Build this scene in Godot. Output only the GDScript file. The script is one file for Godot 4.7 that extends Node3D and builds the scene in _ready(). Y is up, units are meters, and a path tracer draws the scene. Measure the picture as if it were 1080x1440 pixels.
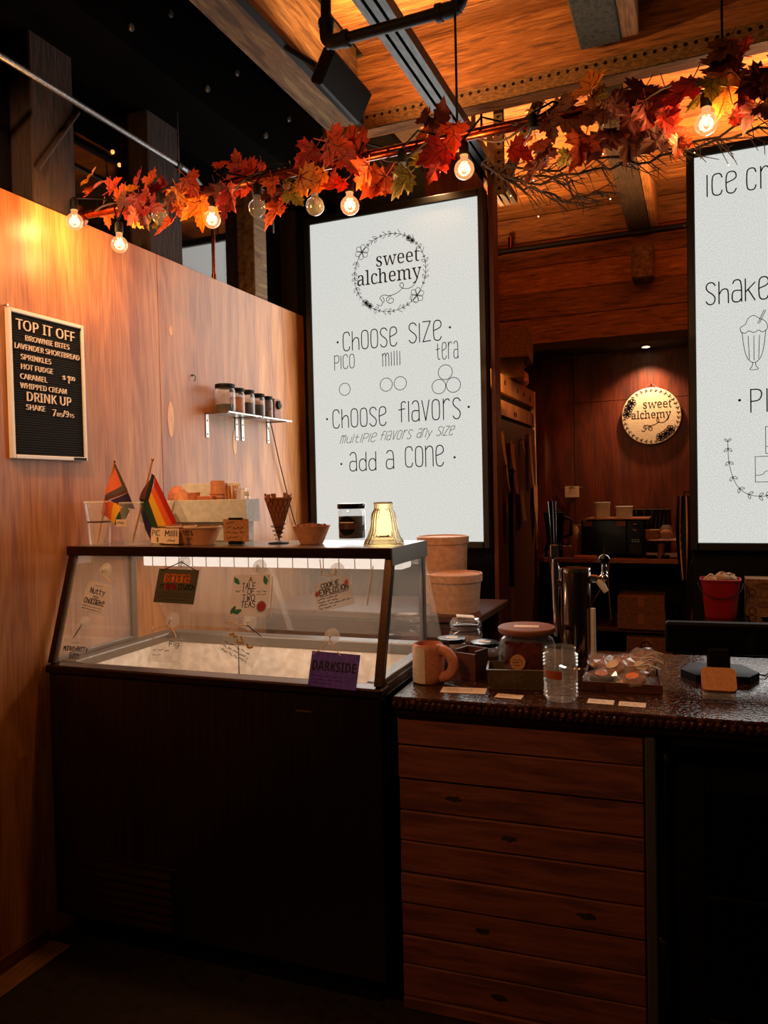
extends Node3D

var M := {}
var MESH := {}
var RNG := RandomNumberGenerator.new()
var used := {}
const WX := -1.997          # face of the plywood wall
const FO := Vector3(-1.972, 0, -1.855)   # freezer frame
const FA := 0.0384
const KO := Vector3(-0.79, 0, -1.925)    # counter frame
const KA := 0.0628
const GLYPH := {
	"a": [[4, 0, 4, 7, 3.4, 10, 1, 10, 0.3, 8.5], [4, 5, 1, 5.4, 0, 4, 0, 1, 1, 0, 3, 0, 4, 1.5]],
	"b": [[0, 10, 0, 0], [0, 4.5, 1.5, 6, 4, 5.5, 4, 0.5, 1.5, 0, 0, 1]],
	"c": [[4, 8, 3.4, 10, 1, 10, 0, 8.5, 0, 1.5, 1, 0, 3.4, 0, 4, 2]],
	"d": [[4, 10, 4, 0], [4, 4.5, 3, 6.4, 1, 6.2, 0, 4.5, 0, 1.5, 1, 0, 3, 0, 4, 1.5]],
	"e": [[0, 5, 4, 6.4, 4, 8.8, 3, 10, 1, 10, 0, 8.4, 0, 1.6, 1, 0, 3.2, 0, 4, 1.8]],
	"f": [[4, 9.4, 3, 10.2, 1.6, 9.6, 1.5, 8, 1.5, 0], [0, 6, 3.5, 6.5]],
	"g": [[4, 6, 1, 7, 0, 5, 0, 2, 1, 1, 3, 1.4, 4, 3], [4, 6.5, 4, -1, 3, -3, 0.5, -2.5]],
	"h": [[0, 10, 0, 0], [0, 4.2, 1.5, 6.6, 3.6, 6.4, 4, 4.5, 4, 0]],
	"i": [[1, 0, 1, 9.5]], "l": [[1, 0, 1, 10]],
	"k": [[0, 10, 0, 0], [4, 8, 0, 4], [1.2, 5, 4, 0]],
	"m": [[0, 0, 0, 9], [0, 7, 1, 9.4, 2, 8.5, 2, 0], [2, 7, 3, 9.4, 4, 8.5, 4, 0]],
	"n": [[0, 0, 0, 10], [0, 8, 1.5, 10, 3.6, 9.6, 4, 7.5, 4, 0]],
	"o": [[2, 10, 0.6, 9.6, 0, 8, 0, 2, 0.6, 0.4, 2, 0, 3.4, 0.4, 4, 2, 4, 8, 3.4, 9.6, 2, 10]],
	"p": [[0, -0.6, 0, 10], [0, 9.4, 2.5, 10.2, 4, 8.8, 4, 6, 2.5, 4.4, 0, 4.8]],
	"r": [[0.5, 0, 0.5, 10], [0.5, 7.5, 1.5, 9.6, 3.2, 10, 3.8, 9]],
	"s": [[4, 8.5, 3, 10, 1, 10, 0, 8.5, 0.3, 6.5, 3.6, 4, 4, 2, 3, 0, 1, 0, 0, 1.5]],
	"t": [[1.2, 9.6, 1.2, 1.5, 2, 0, 3.5, 0.5], [-0.5, 6, 3.2, 6.5]],
	"u": [[0, 7, 0, 1.5, 1.2, 0, 3, 0.5, 4, 2], [4, 7, 4, 0]],
	"v": [[0, 10, 2, 0], [2, 0, 4, 10]],
	"y": [[0, 7, 2, 2], [4, 7, 1, -3]],
	"z": [[0, 10, 4, 10], [4, 10, 0, 0], [0, 0, 4, 0.3]],
	"A": [[0, 0, 2, 10], [2, 10, 4, 0], [0.8, 4, 3.2, 4]],
	"B": [[0, 0, 0, 10], [0, 10, 3, 10, 3.8, 8, 2.6, 5.4, 0, 5.2], [0, 5.2, 3.4, 5, 4, 2.4, 3, 0, 0, 0]],
	"C": [[4, 8.5, 3, 10, 1, 10, 0, 8, 0, 2, 1, 0, 3, 0, 4, 1.5]],
	"D": [[0, 0, 0, 10], [0, 10, 2.6, 9.6, 4, 7, 4, 3, 2.6, 0.4, 0, 0]],
	"E": [[4, 10, 0, 10], [0, 10, 0, 0], [0, 0, 4, 0], [0, 5, 3.2, 5]],
	"F": [[4, 10, 0, 10], [0, 10, 0, 0], [0, 5, 3.2, 5]],
	"I": [[2, 0, 2, 10]],
	"K": [[0, 0, 0, 10], [4, 10, 0, 4.5], [1, 5.6, 4, 0]],
	"L": [[0, 10, 0, 0], [0, 0, 4, 0]],
	"M": [[0, 0, 0.4, 10], [0.4, 10, 2, 4], [2, 4, 3.6, 10], [3.6, 10, 4, 0]],
	"N": [[0, 0, 0, 10], [0, 10, 4, 0], [4, 0, 4, 10]],
	"O": [[2, 10, 0.4, 9.4, 0, 7, 0, 3, 0.4, 0.6, 2, 0, 3.6, 0.6, 4, 3, 4, 7, 3.6, 9.4, 2, 10]],
	"P": [[0, 0, 0, 10], [0, 10, 3, 10, 4, 8, 3, 5, 0, 4.8]],
	"R": [[0, 0, 0, 10], [0, 10, 3, 10, 4, 8, 3, 5.4, 0, 5], [1.4, 5, 4, 0]],
	"S": [[4, 8.5, 3, 10, 1, 10, 0, 8.5, 0.3, 6.5, 3.6, 4, 4, 2, 3, 0, 1, 0, 0, 1.5]],
	"T": [[0, 10, 4, 10], [2, 10, 2, 0]],
	"W": [[0, 10, 1, 0], [1, 0, 2, 7], [2, 7, 3, 0], [3, 0, 4, 10]],
	"X": [[0, 10, 4, 0], [4, 10, 0, 0]],
	"$": [[4, 8.5, 2.5, 9.5, 1, 9, 0.2, 7, 3.6, 4, 4, 2, 2.5, 0.6, 0, 1.5], [2, 11, 2, -1]],
	"!": [[2, 10, 2, 3], [2, 0.6, 2, 0]],
}

# ---------------------------------------------------------------- mesh builder
class MB:
	var st := SurfaceTool.new()
	func _init() -> void:
		st.begin(Mesh.PRIMITIVE_TRIANGLES)
	func t(a: Vector3, b: Vector3, c: Vector3, g := 0xFFFFFFFF) -> void:
		st.set_smooth_group(g)
		st.add_vertex(a); st.add_vertex(c); st.add_vertex(b)
	func q(a: Vector3, b: Vector3, c: Vector3, d: Vector3, g := 0xFFFFFFFF) -> void:
		t(a, b, c, g); t(a, c, d, g)
	# box about centre c, full size s, chamfer v
	func box(c: Vector3, s: Vector3, v := 0.0, b := Basis()) -> MB:
		var h := s / 2.0
		v = minf(v, minf(h.x, minf(h.y, h.z)) * 0.9)
		for ax in 3:
			for sg in [-1.0, 1.0]:
				var n := Vector3(); n[ax] = sg
				var u := Vector3(); u[(ax + 1) % 3] = 1.0
				var w := Vector3(); w[(ax + 2) % 3] = sg
				var o: Vector3 = n * h
				var du: Vector3 = u * (h[(ax + 1) % 3] - v)
				var dw: Vector3 = w * (h[(ax + 2) % 3] - v)
				q(c + b * (o - du - dw), c + b * (o + du - dw), c + b * (o + du + dw), c + b * (o - du + dw))
		if v > 0.0:
			for ax in 3:
				for s1 in [-1.0, 1.0]:
					for s2 in [-1.0, 1.0]:
						var i := (ax + 1) % 3
						var j := (ax + 2) % 3
						var p1 := Vector3(); p1[i] = s1 * h[i]; p1[j] = s2 * (h[j] - v)
						var p2 := Vector3(); p2[i] = s1 * (h[i] - v); p2[j] = s2 * h[j]
						var e := Vector3(); e[ax] = h[ax] - v
						if s1 * s2 > 0:
							q(c + b * (p1 - e), c + b * (p2 - e), c + b * (p2 + e), c + b * (p1 + e))
						else:
							q(c + b * (p2 - e), c + b * (p1 - e), c + b * (p1 + e), c + b * (p2 + e))
			for sx in [-1.0, 1.0]:
				for sy in [-1.0, 1.0]:
					for sz in [-1.0, 1.0]:
						var k := Vector3(sx, sy, sz)
						var a := c + b * (k * Vector3(h.x, h.y - v, h.z - v))
						var d := c + b * (k * Vector3(h.x - v, h.y, h.z - v))
						var f := c + b * (k * Vector3(h.x - v, h.y - v, h.z))
						if sx * sy * sz > 0: t(a, d, f)
						else: t(a, f, d)
		return self
	# box from corner lo to corner hi
	func bx(lo: Vector3, hi: Vector3, v := 0.0) -> MB:
		return box((lo + hi) / 2.0, (hi - lo).abs(), v)
	func tube(p: Array, r, n := 8, cap := true) -> MB:
		var m := p.size()
		var rings := []
		var up := Vector3.UP
		for i in m:
			var d: Vector3 = (p[mini(i + 1, m - 1)] - p[maxi(i - 1, 0)]).normalized()
			if i == 0 and absf(d.dot(up)) > 0.9: up = Vector3.RIGHT
			var x := up.cross(d)
			if x.length() < 0.01: x = Vector3.RIGHT.cross(d)
			x = x.normalized()
			var y := d.cross(x)
			up = y
			var rr: float = r[i] if r is Array else r
			var ring := []
			for k in n:
				var a := TAU * k / n
				ring.append(p[i] + (x * cos(a) + y * sin(a)) * rr)
			rings.append(ring)
		for i in m - 1:
			for k in n:
				var k2 := (k + 1) % n
				q(rings[i][k], rings[i][k2], rings[i + 1][k2], rings[i + 1][k], 1)
		if cap:
			for k in n:
				t(p[0], rings[0][(k + 1) % n], rings[0][k])
				t(p[m - 1], rings[m - 1][k], rings[m - 1][(k + 1) % n])
		return self
	# lathe about local y; prof is [r, y] pairs from bottom outside up; flute = radial ripple count/amount
	func lathe(prof: Array, n := 24, at := Vector3.ZERO, b := Basis(), flute := 0, amt := 0.0, sq := 0.0) -> MB:
		var g := 2
		var m := prof.size()
		for i in m - 1:
			if i > 0:
				var d1 := Vector2(prof[i][0] - prof[i - 1][0], prof[i][1] - prof[i - 1][1])
				var d2 := Vector2(prof[i + 1][0] - prof[i][0], prof[i + 1][1] - prof[i][1])
				if absf(d1.angle_to(d2)) > 0.7: g += 1
			for k in n:
				var v := []
				for e in [[i, k], [i, k + 1], [i + 1, k + 1], [i + 1, k]]:
					var a: float = TAU * e[1] / n
					var r: float = prof[e[0]][0] * (1.0 + (amt * cos(a * flute) if flute else 0.0))
					if sq > 0.0: r *= 1.0 / pow(pow(absf(cos(a)), sq) + pow(absf(sin(a)), sq), 1.0 / sq)
					v.append(at + b * Vector3(cos(a) * r, prof[e[0]][1], -sin(a) * r))
				if prof[i][0] > 1e-5: t(v[0], v[1], v[2], g)
				if prof[i + 1][0] > 1e-5: t(v[0], v[2], v[3], g)
		return self
	# extruded polygon in the xy plane (counter-clockwise), from z0 to z1, through xf
	func prism(poly: PackedVector2Array, z0: float, z1: float, xf := Transform3D()) -> MB:
		if Geometry2D.is_polygon_clockwise(poly): poly.reverse()
		var idx := Geometry2D.triangulate_polygon(poly)
		for i in range(0, idx.size(), 3):
			var a := poly[idx[i]]; var b := poly[idx[i + 1]]; var c := poly[idx[i + 2]]
			if (b - a).cross(c - a) < 0:
				var sw := b; b = c; c = sw
			t(xf * Vector3(a.x, a.y, z1), xf * Vector3(b.x, b.y, z1), xf * Vector3(c.x, c.y, z1))
			t(xf * Vector3(a.x, a.y, z0), xf * Vector3(c.x, c.y, z0), xf * Vector3(b.x, b.y, z0))
		for i in poly.size():
			var a := poly[i]; var b := poly[(i + 1) % poly.size()]
			q(xf * Vector3(a.x, a.y, z0), xf * Vector3(b.x, b.y, z0), xf * Vector3(b.x, b.y, z1), xf * Vector3(a.x, a.y, z1))
		return self
	# pen strokes: flat ribbons in the xy plane at z
	func pen(line: PackedVector2Array, w: float, xf := Transform3D()) -> MB:
		for i in line.size() - 1:
			var d := line[i + 1] - line[i]
			if d.length() < 1e-6: continue
			d = d.normalized() * w * 0.5
			var n := Vector2(-d.y, d.x)
			var a := line[i] - d * 0.6; var b := line[i + 1] + d * 0.6
			q(xf * v3(a - n), xf * v3(b - n), xf * v3(b + n), xf * v3(a + n))
		return self
	func v3(p: Vector2) -> Vector3: return Vector3(p.x, p.y, 0)
	func ball(c: Vector3, r, n := 12, m := 8) -> MB:
		var rr: Vector3 = r if r is Vector3 else Vector3(r, r, r)
		for i in m:
			for k in n:
				var v := []
				for e in [[i, k], [i, k + 1], [i + 1, k + 1], [i + 1, k]]:
					var a: float = TAU * e[1] / n
					var f: float = PI * e[0] / m - PI / 2
					v.append(c + rr * Vector3(cos(f) * cos(a), sin(f), -cos(f) * sin(a)))
				if i > 0: t(v[0], v[1], v[2], 1)
				if i < m - 1: t(v[0], v[2], v[3], 1)
		return self
	func done() -> ArrayMesh:
		st.generate_normals()
		st.index()
		return st.commit()

func mb() -> MB: return MB.new()

func smooth(pts: Array, n := 2) -> PackedVector2Array:
	var l := PackedVector2Array()
	for p in pts: l.append(p if p is Vector2 else Vector2(p[0], p[1]))
	if l.size() < 3: return l
	for it in n:
		var o := PackedVector2Array([l[0]])
		for i in l.size() - 1:
			o.append(l[i].lerp(l[i + 1], 0.25)); o.append(l[i].lerp(l[i + 1], 0.75))
		o.append(l[l.size() - 1])
		l = o
	return l

func circle(c: Vector2, r: float, n := 28) -> PackedVector2Array:
	var l := PackedVector2Array()
	for i in n + 1: l.append(c + Vector2(cos(TAU * i / n), sin(TAU * i / n)) * r)
	return l

# handwriting of s into m: lower left corner at (x, y), total width w, height h
func write(m: MB, s: String, x: float, y: float, w: float, h: float, pen_w: float, xf := Transform3D(), slant := 0.0) -> void:
	var units := 0.0
	for ch in s: units += adv(ch)
	units -= 1.6
	var k := w / maxf(units, 1.0)
	var cur := 0.0
	for ch in s:
		if GLYPH.has(ch):
			for ln in GLYPH[ch]:
				var p := []
				for i in range(0, ln.size(), 2):
					var yy: float = ln[i + 1] * h / 10.0
					p.append(Vector2(x + (cur + ln[i] - (1.0 if ch in "il" else 0.0)) * k + yy * slant, y + yy))
				m.pen(smooth(p), pen_w, xf)
		cur += adv(ch)

func adv(ch: String) -> float:
	if ch == " ": return 3.5
	if ch in "il": return 1.8
	if ch == "I": return 4.0
	return 5.6

# small illegible handwriting: a wavy pen line
func scribble(m: MB, x: float, y: float, w: float, h: float, pen_w: float, seed_: int, xf := Transform3D()) -> void:
	var r := RandomNumberGenerator.new(); r.seed = seed_
	var cur := x
	while cur < x + w:
		var n := r.randi_range(3, 7)
		var p := []
		for i in n * 2:
			p.append(Vector2(cur, y + r.randf_range(0.0, h)))
			cur += h * 0.42
			if cur > x + w: break
		m.pen(smooth(p, 1), pen_w, xf)
		cur += h * 0.7

# ---------------------------------------------------------------- nodes
func numbered(n: String) -> String:
	used[n] = used.get(n, -1) + 1
	return n if used[n] == 0 else "%s_%03d" % [n, used[n]]

func thing(n: String, label: String, cat: String, at := Vector3.ZERO, turn := 0.0, group := "") -> Node3D:
	var o := Node3D.new()
	o.name = numbered(n); add_child(o)
	o.position = at; o.rotation.y = turn
	o.set_meta("label", label); o.set_meta("category", cat)
	if group: o.set_meta("group", group)
	return o

func struct(n: String, label: String) -> Node3D:
	var o := Node3D.new()
	o.name = n; add_child(o)
	o.set_meta("kind", "structure"); o.set_meta("label", label)
	return o

func part(par: Node3D, n: String, m, mat: Material, label := "") -> MeshInstance3D:
	var o := MeshInstance3D.new()
	o.name = n
	o.mesh = m.done() if m is MB else m
	o.material_override = mat
	par.add_child(o, true)
	if label: o.set_meta("label", label)
	return o

# printed or raised type, fitted into w x h about the middle of its box
func type_(par: Node3D, n: String, s: String, w: float, h: float, at: Vector3, mat: Material, depth := 0.001, serif := false, tilt := 0.0, bold := false) -> MeshInstance3D:
	var f := SystemFont.new()
	f.font_names = PackedStringArray(["Droid Serif" if serif else "Droid Sans"])
	if bold: f.font_weight = 700
	var tm := TextMesh.new()
	tm.text = s; tm.font = f; tm.font_size = 64; tm.pixel_size = 0.01; tm.depth = 0.1; tm.curve_step = 1.5
	var bb := tm.get_aabb()
	var sc := Vector3(w / bb.size.x, h / bb.size.y, depth / 0.1)
	var o := part(par, n, tm, mat)
	var bs := Basis(Vector3(0, 0, 1), tilt) * Basis.from_scale(sc)
	o.transform = Transform3D(bs, at - bs * (bb.position + bb.size / 2.0))
	return o

func F(u: float, y: float, z: float) -> Vector3: return FO + Basis(Vector3.UP, FA) * Vector3(u, y, z)
func K(u: float, y: float, z: float) -> Vector3: return KO + Basis(Vector3.UP, KA) * Vector3(u, y, z)

func omni(par: Node3D, at: Vector3, col: Color, e: float, size := 0.02) -> OmniLight3D:
	var l := OmniLight3D.new()
	l.name = "glow"; l.light_color = col; l.light_energy = e; l.light_size = size
	l.omni_range = 12.0; l.omni_attenuation = 2.0; l.shadow_enabled = true
	par.add_child(l, true); l.position = at
	return l

func spot(par: Node3D, at: Vector3, to: Vector3, col: Color, e: float, ang: float, size := 0.03) -> SpotLight3D:
	var l := SpotLight3D.new()
	l.name = "beam_light"; l.light_color = col; l.light_energy = e; l.light_size = size
	l.spot_range = 12.0; l.spot_attenuation = 2.0; l.spot_angle = ang; l.spot_angle_attenuation = 0.8; l.shadow_enabled = true
	par.add_child(l, true)
	l.look_at_from_position(par.global_transform * at, to, Vector3.RIGHT)
	return l

func area(par: Node3D, at: Vector3, rot: Vector3, size: Vector2, col: Color, e: float) -> AreaLight3D:
	var l := AreaLight3D.new()
	l.name = "panel_light"; l.light_color = col; l.light_energy = e; l.area_size = size
	l.area_range = 12.0; l.area_attenuation = 2.0; l.shadow_enabled = true
	par.add_child(l, true); l.position = at; l.rotation = rot
	return l

# ---------------------------------------------------------------- materials
func mat(c: Color, rough := 0.6, metal := 0.0, spec := 0.5) -> StandardMaterial3D:
	var m := StandardMaterial3D.new()
	m.albedo_color = c; m.roughness = rough; m.metallic = metal; m.metallic_specular = spec
	return m

func noise_tex(seed_: int, freq: float, cols: Array, warp := 0.0, size := 512, oct := 5) -> NoiseTexture2D:
	var f := FastNoiseLite.new()
	f.seed = seed_; f.frequency = freq; f.noise_type = FastNoiseLite.TYPE_SIMPLEX_SMOOTH
	f.fractal_type = FastNoiseLite.FRACTAL_FBM; f.fractal_octaves = oct
	if warp > 0.0:
		f.domain_warp_enabled = true; f.domain_warp_amplitude = warp; f.domain_warp_frequency = freq * 0.6
	var t := NoiseTexture2D.new()
	t.width = size; t.height = size; t.seamless = true; t.noise = f
	if cols.size():
		var g := Gradient.new()
		g.offsets = PackedFloat32Array(); g.colors = PackedColorArray()
		var o := PackedFloat32Array(); var k := PackedColorArray()
		for i in cols.size():
			o.append(0.22 + 0.56 * i / maxf(cols.size() - 1, 1)); k.append(cols[i])
		g.offsets = o; g.colors = k
		t.color_ramp = g
	return t

func tex(cols: Array, seed_: int, freq: float, sc: Vector3, rough := 0.6, metal := 0.0, warp := 0.0, bump := 0.0, world := true) -> StandardMaterial3D:
	var m := mat(Color.WHITE, rough, metal)
	m.albedo_texture = noise_tex(seed_, freq, cols, warp)
	m.uv1_triplanar = true; m.uv1_world_triplanar = world; m.uv1_scale = sc
	if bump > 0.0:
		m.heightmap_enabled = true; m.heightmap_scale = bump; m.heightmap_texture = noise_tex(seed_ + 1, freq * 1.5, [], warp)
	return m

# sliced veneer: slow cathedral figure and fine pores, one image per kind of sheet
func veneer(seed_: int, lo: Color, mid: Color, hi: Color) -> ImageTexture:
	var w := 400
	var h := 800
	var im := Image.create(w, h, false, Image.FORMAT_RGB8)
	var a := FastNoiseLite.new(); a.seed = seed_; a.frequency = 0.006; a.fractal_octaves = 3
	var b := FastNoiseLite.new(); b.seed = seed_ + 7; b.frequency = 0.05; b.fractal_octaves = 3
	var c := FastNoiseLite.new(); c.seed = seed_ + 9; c.frequency = 0.008; c.fractal_octaves = 2
	for x in w:
		for y in h:
			var n := a.get_noise_2d(x * 1.3, y * 0.22)
			var ring := 0.5 + 0.5 * sin((x * 0.012 + n * 4.0) * TAU)
			ring = pow(ring, 1.5)
			var fine := b.get_noise_2d(x * 6.0, y * 0.25)
			var tone := c.get_noise_2d(x * 2.0, y * 0.25)
			var v := clampf(0.5 + 0.26 * (ring - 0.4) + 0.42 * fine + 0.45 * tone, 0.0, 1.0)
			im.set_pixel(x, y, lo.lerp(mid, v * 2.0) if v < 0.5 else mid.lerp(hi, v * 2.0 - 1.0))
	return ImageTexture.create_from_image(im)

func glassy(tint := Color(0.9, 0.93, 0.92), alpha := 0.07, rough := 0.02) -> StandardMaterial3D:
	var m := mat(Color(tint.r, tint.g, tint.b, alpha), rough)
	m.transparency = BaseMaterial3D.TRANSPARENCY_ALPHA
	return m

func lit(c: Color, e: float, base := Color(0.8, 0.8, 0.8)) -> StandardMaterial3D:
	var m := mat(base, 0.5)
	m.emission_enabled = true; m.emission = c; m.emission_energy_multiplier = e
	return m

func make_materials() -> void:
	var pl := veneer(3, Color(0.55, 0.32, 0.16), Color(0.69, 0.45, 0.25), Color(0.78, 0.55, 0.33))
	for i in 3:
		var m := mat(Color.WHITE, 0.38)
		m.albedo_texture = pl
		m.uv1_triplanar = true; m.uv1_world_triplanar = true
		m.uv1_scale = Vector3(0.82, 0.41, 0.82); m.uv1_offset = Vector3(0.3 * i, 0.37 * i, 0.041 + 0.43 * i)
		M["ply%d" % i] = m
	var bp := veneer(21, Color(0.24, 0.08, 0.04), Color(0.38, 0.145, 0.07), Color(0.48, 0.20, 0.10))
	var m2 := mat(Color.WHITE, 0.5); m2.albedo_texture = bp
	m2.uv1_triplanar = true; m2.uv1_world_triplanar = true; m2.uv1_scale = Vector3(0.9, 0.41, 0.9)
	M["backply"] = m2
	M["plug"] = tex([Color(0.82, 0.58, 0.34), Color(0.90, 0.68, 0.43)], 5, 0.02, Vector3(4, 1, 4), 0.4)
	M["darkwood"] = tex([Color(0.08, 0.038, 0.022), Color(0.16, 0.08, 0.045), Color(0.115, 0.055, 0.032)], 8, 0.02, Vector3(3, 0.5, 3), 0.85, 0, 10, 0.3)
	M["black"] = mat(Color(0.025, 0.023, 0.022), 0.6, 0.0, 0.3)
	M["soot"] = mat(Color(0.03, 0.026, 0.024), 0.95, 0.0, 0.1)
	M["blackgloss"] = mat(Color(0.02, 0.02, 0.022), 0.18)
	M["frame_black"] = mat(Color(0.012, 0.012, 0.012), 0.45)
	M["darkwall"] = tex([Color(0.24, 0.215, 0.20), Color(0.31, 0.28, 0.26)], 9, 0.02, Vector3(1, 1, 1), 0.9)
	M["floor"] = tex([Color(0.09, 0.065, 0.05), Color(0.17, 0.12, 0.09), Color(0.12, 0.085, 0.065)], 10, 0.02, Vector3(1.2, 1.2, 1.2), 0.6, 0, 0, 0.2)
	M["floorstrip"] = tex([Color(0.45, 0.30, 0.17), Color(0.58, 0.40, 0.24)], 11, 0.03, Vector3(6, 6, 0.6), 0.6)
	M["skirting"] = tex([Color(0.35, 0.16, 0.09), Color(0.46, 0.23, 0.13)], 12, 0.03, Vector3(6, 6, 0.6), 0.5)
	for i in 4:
		var k := 0.86 + 0.09 * i
		M["board%d" % i] = tex([Color(0.40 * k, 0.23 * k, 0.10 * k), Color(0.58 * k, 0.36 * k, 0.17 * k), Color(0.52 * k, 0.31 * k, 0.145 * k), Color(0.64 * k, 0.42 * k, 0.21 * k)], 31 + i, 0.012, Vector3(0.55, 5, 4), 0.7, 0, 25, 0.5)
	M["beam"] = tex([Color(0.30, 0.21, 0.13), Color(0.44, 0.33, 0.21), Color(0.38, 0.28, 0.18), Color(0.50, 0.40, 0.27)], 41, 0.012, Vector3(3, 3, 0.4), 0.85, 0, 12, 0.3)
	M["beamdark"] = tex([Color(0.12, 0.075, 0.05), Color(0.22, 0.14, 0.09)], 42, 0.02, Vector3(4, 4, 0.6), 0.85)
	M["beamgreen"] = tex([Color(0.13, 0.13, 0.10), Color(0.24, 0.235, 0.19), Color(0.17, 0.17, 0.135)], 43, 0.02, Vector3(3, 3, 2), 0.85, 0, 20)
	M["batten"] = tex([Color(0.45, 0.28, 0.14), Color(0.64, 0.43, 0.23)], 44, 0.02, Vector3(6, 6, 0.6), 0.7)
	M["flake"] = tex([Color(0.62, 0.55, 0.42), Color(0.75, 0.68, 0.54)], 45, 0.05, Vector3(3, 3, 3), 0.9)
	M["strut"] = tex([Color(0.13, 0.13, 0.135), Color(0.24, 0.24, 0.245)], 246, 0.05, Vector3(3, 3, 0.5), 0.42, 0.8)
	M["galv"] = tex([Color(0.42, 0.43, 0.44), Color(0.62, 0.63, 0.64)], 46, 0.05, Vector3(3, 3, 3), 0.35, 0.9)
	M["angle"] = tex([Color(0.34, 0.24, 0.14), Color(0.52, 0.39, 0.24)], 47, 0.03, Vector3(2, 6, 6), 0.55, 0.3)
	M["iron"] = tex([Color(0.035, 0.03, 0.028), Color(0.09, 0.07, 0.06)], 48, 0.05, Vector3(3, 3, 3), 0.6, 0.3)
	M["copper"] = tex([Color(0.42, 0.17, 0.10), Color(0.60, 0.28, 0.17)], 49, 0.03, Vector3(3, 3, 3), 0.25, 1.0)
	M["steel"] = tex([Color(0.62, 0.61, 0.60), Color(0.72, 0.71, 0.70)], 50, 0.08, Vector3(6, 0.6, 6), 0.28, 1.0)
	M["brushed"] = tex([Color(0.30, 0.26, 0.235), Color(0.37, 0.32, 0.29)], 51, 0.05, Vector3(3, 0.08, 3), 0.24, 0.95)
	M["bronze"] = tex([Color(0.20, 0.13, 0.09), Color(0.27, 0.18, 0.125)], 52, 0.06, Vector3(0.5, 4, 4), 0.36, 0.85)
	M["railgrey"] = mat(Color(0.45, 0.43, 0.40), 0.42, 0.75)
	M["chrome"] = mat(Color(0.82, 0.80, 0.78), 0.1, 1.0)
	M["white"] = mat(Color(0.86, 0.83, 0.79), 0.5)
	M["liner"] = tex([Color(0.80, 0.76, 0.70), Color(0.90, 0.87, 0.82)], 53, 0.02, Vector3(2, 2, 2), 0.45)
	M["glass"] = glassy()
	M["glassdirty"] = glassy(Color(0.85, 0.83, 0.80), 0.10, 0.04)
	M["plastic"] = glassy(Color(0.92, 0.92, 0.90), 0.14, 0.06)
	M["acrylic"] = glassy(Color(0.88, 0.84, 0.80), 0.30, 0.06)
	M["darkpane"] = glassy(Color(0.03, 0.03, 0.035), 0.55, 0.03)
	M["ink"] = mat(Color(0.03, 0.03, 0.05), 0.8)
	M["inkblue"] = mat(Color(0.10, 0.10, 0.22), 0.8)
	M["inkpale"] = mat(Color(0.28, 0.28, 0.38), 0.8)
	M["red"] = mat(Color(0.62, 0.06, 0.08), 0.45)
	M["orange"] = mat(Color(0.90, 0.45, 0.08), 0.6)
	M["green"] = mat(Color(0.13, 0.45, 0.28), 0.6)
	M["paper"] = tex([Color(0.84, 0.73, 0.62), Color(0.91, 0.82, 0.71)], 54, 0.03, Vector3(8, 8, 8), 0.8)
	M["paperwhite"] = tex([Color(0.80, 0.77, 0.72), Color(0.88, 0.85, 0.80)], 55, 0.03, Vector3(8, 8, 8), 0.8)
	M["kraft"] = tex([Color(0.50, 0.33, 0.20), Color(0.62, 0.43, 0.27)], 56, 0.03, Vector3(5, 5, 5), 0.8)
	M["card"] = tex([Color(0.40, 0.27, 0.16), Color(0.52, 0.36, 0.22)], 57, 0.03, Vector3(3, 3, 3), 0.85)
	M["terracotta"] = tex([Color(0.70, 0.42, 0.30), Color(0.80, 0.52, 0.38)], 58, 0.03, Vector3(5, 5, 5), 0.55)
	M["bowl"] = tex([Color(0.72, 0.48, 0.33), Color(0.82, 0.58, 0.42)], 59, 0.03, Vector3(6, 6, 6), 0.6)
	M["cocoa"] = tex([Color(0.10, 0.05, 0.03), Color(0.22, 0.11, 0.06)], 60, 0.12, Vector3(8, 8, 8), 0.85, 0, 0, 1.0, false)
	M["crumb"] = tex([Color(0.45, 0.24, 0.11), Color(0.70, 0.42, 0.22)], 61, 0.12, Vector3(8, 8, 8), 0.85, 0, 0, 1.0, false)
	M["waffle"] = tex([Color(0.66, 0.36, 0.16), Color(0.82, 0.52, 0.26)], 62, 0.08, Vector3(8, 8, 8), 0.7, 0, 0, 0.5, false)
	M["granite"] = tex([Color(0.05, 0.028, 0.02), Color(0.30, 0.165, 0.10), Color(0.10, 0.055, 0.038), Color(0.44, 0.27, 0.17)], 63, 0.035, Vector3(2.2, 2.2, 3.5), 0.10, 0.0, 20, 0.12)
	for i in 3:
		M["plank%d" % i] = tex([Color(0.33, 0.15, 0.085), Color(0.43, 0.21, 0.12), Color(0.47, 0.24, 0.135), Color(0.41, 0.195, 0.11)], 64 + i * 3, 0.01, Vector3(0.45, 3.0, 3.0), 0.75, 0, 22, 0.25)
	M["shelfwood"] = tex([Color(0.24, 0.12, 0.07), Color(0.36, 0.20, 0.12)], 77, 0.02, Vector3(1, 5, 5), 0.5)
	M["traywood"] = tex([Color(0.26, 0.13, 0.08), Color(0.38, 0.19, 0.12)], 78, 0.02, Vector3(1, 5, 5), 0.5)
	M["lidwood"] = tex([Color(0.45, 0.25, 0.15), Color(0.58, 0.35, 0.22)], 79, 0.02, Vector3(1, 5, 5), 0.5)
	M["ceramic"] = tex([Color(0.27, 0.21, 0.12), Color(0.38, 0.30, 0.18)], 80, 0.03, Vector3(6, 6, 6), 0.35)
	M["greybox"] = tex([Color(0.76, 0.80, 0.80), Color(0.84, 0.87, 0.87)], 81, 0.02, Vector3(3, 3, 3), 0.5)
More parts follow.
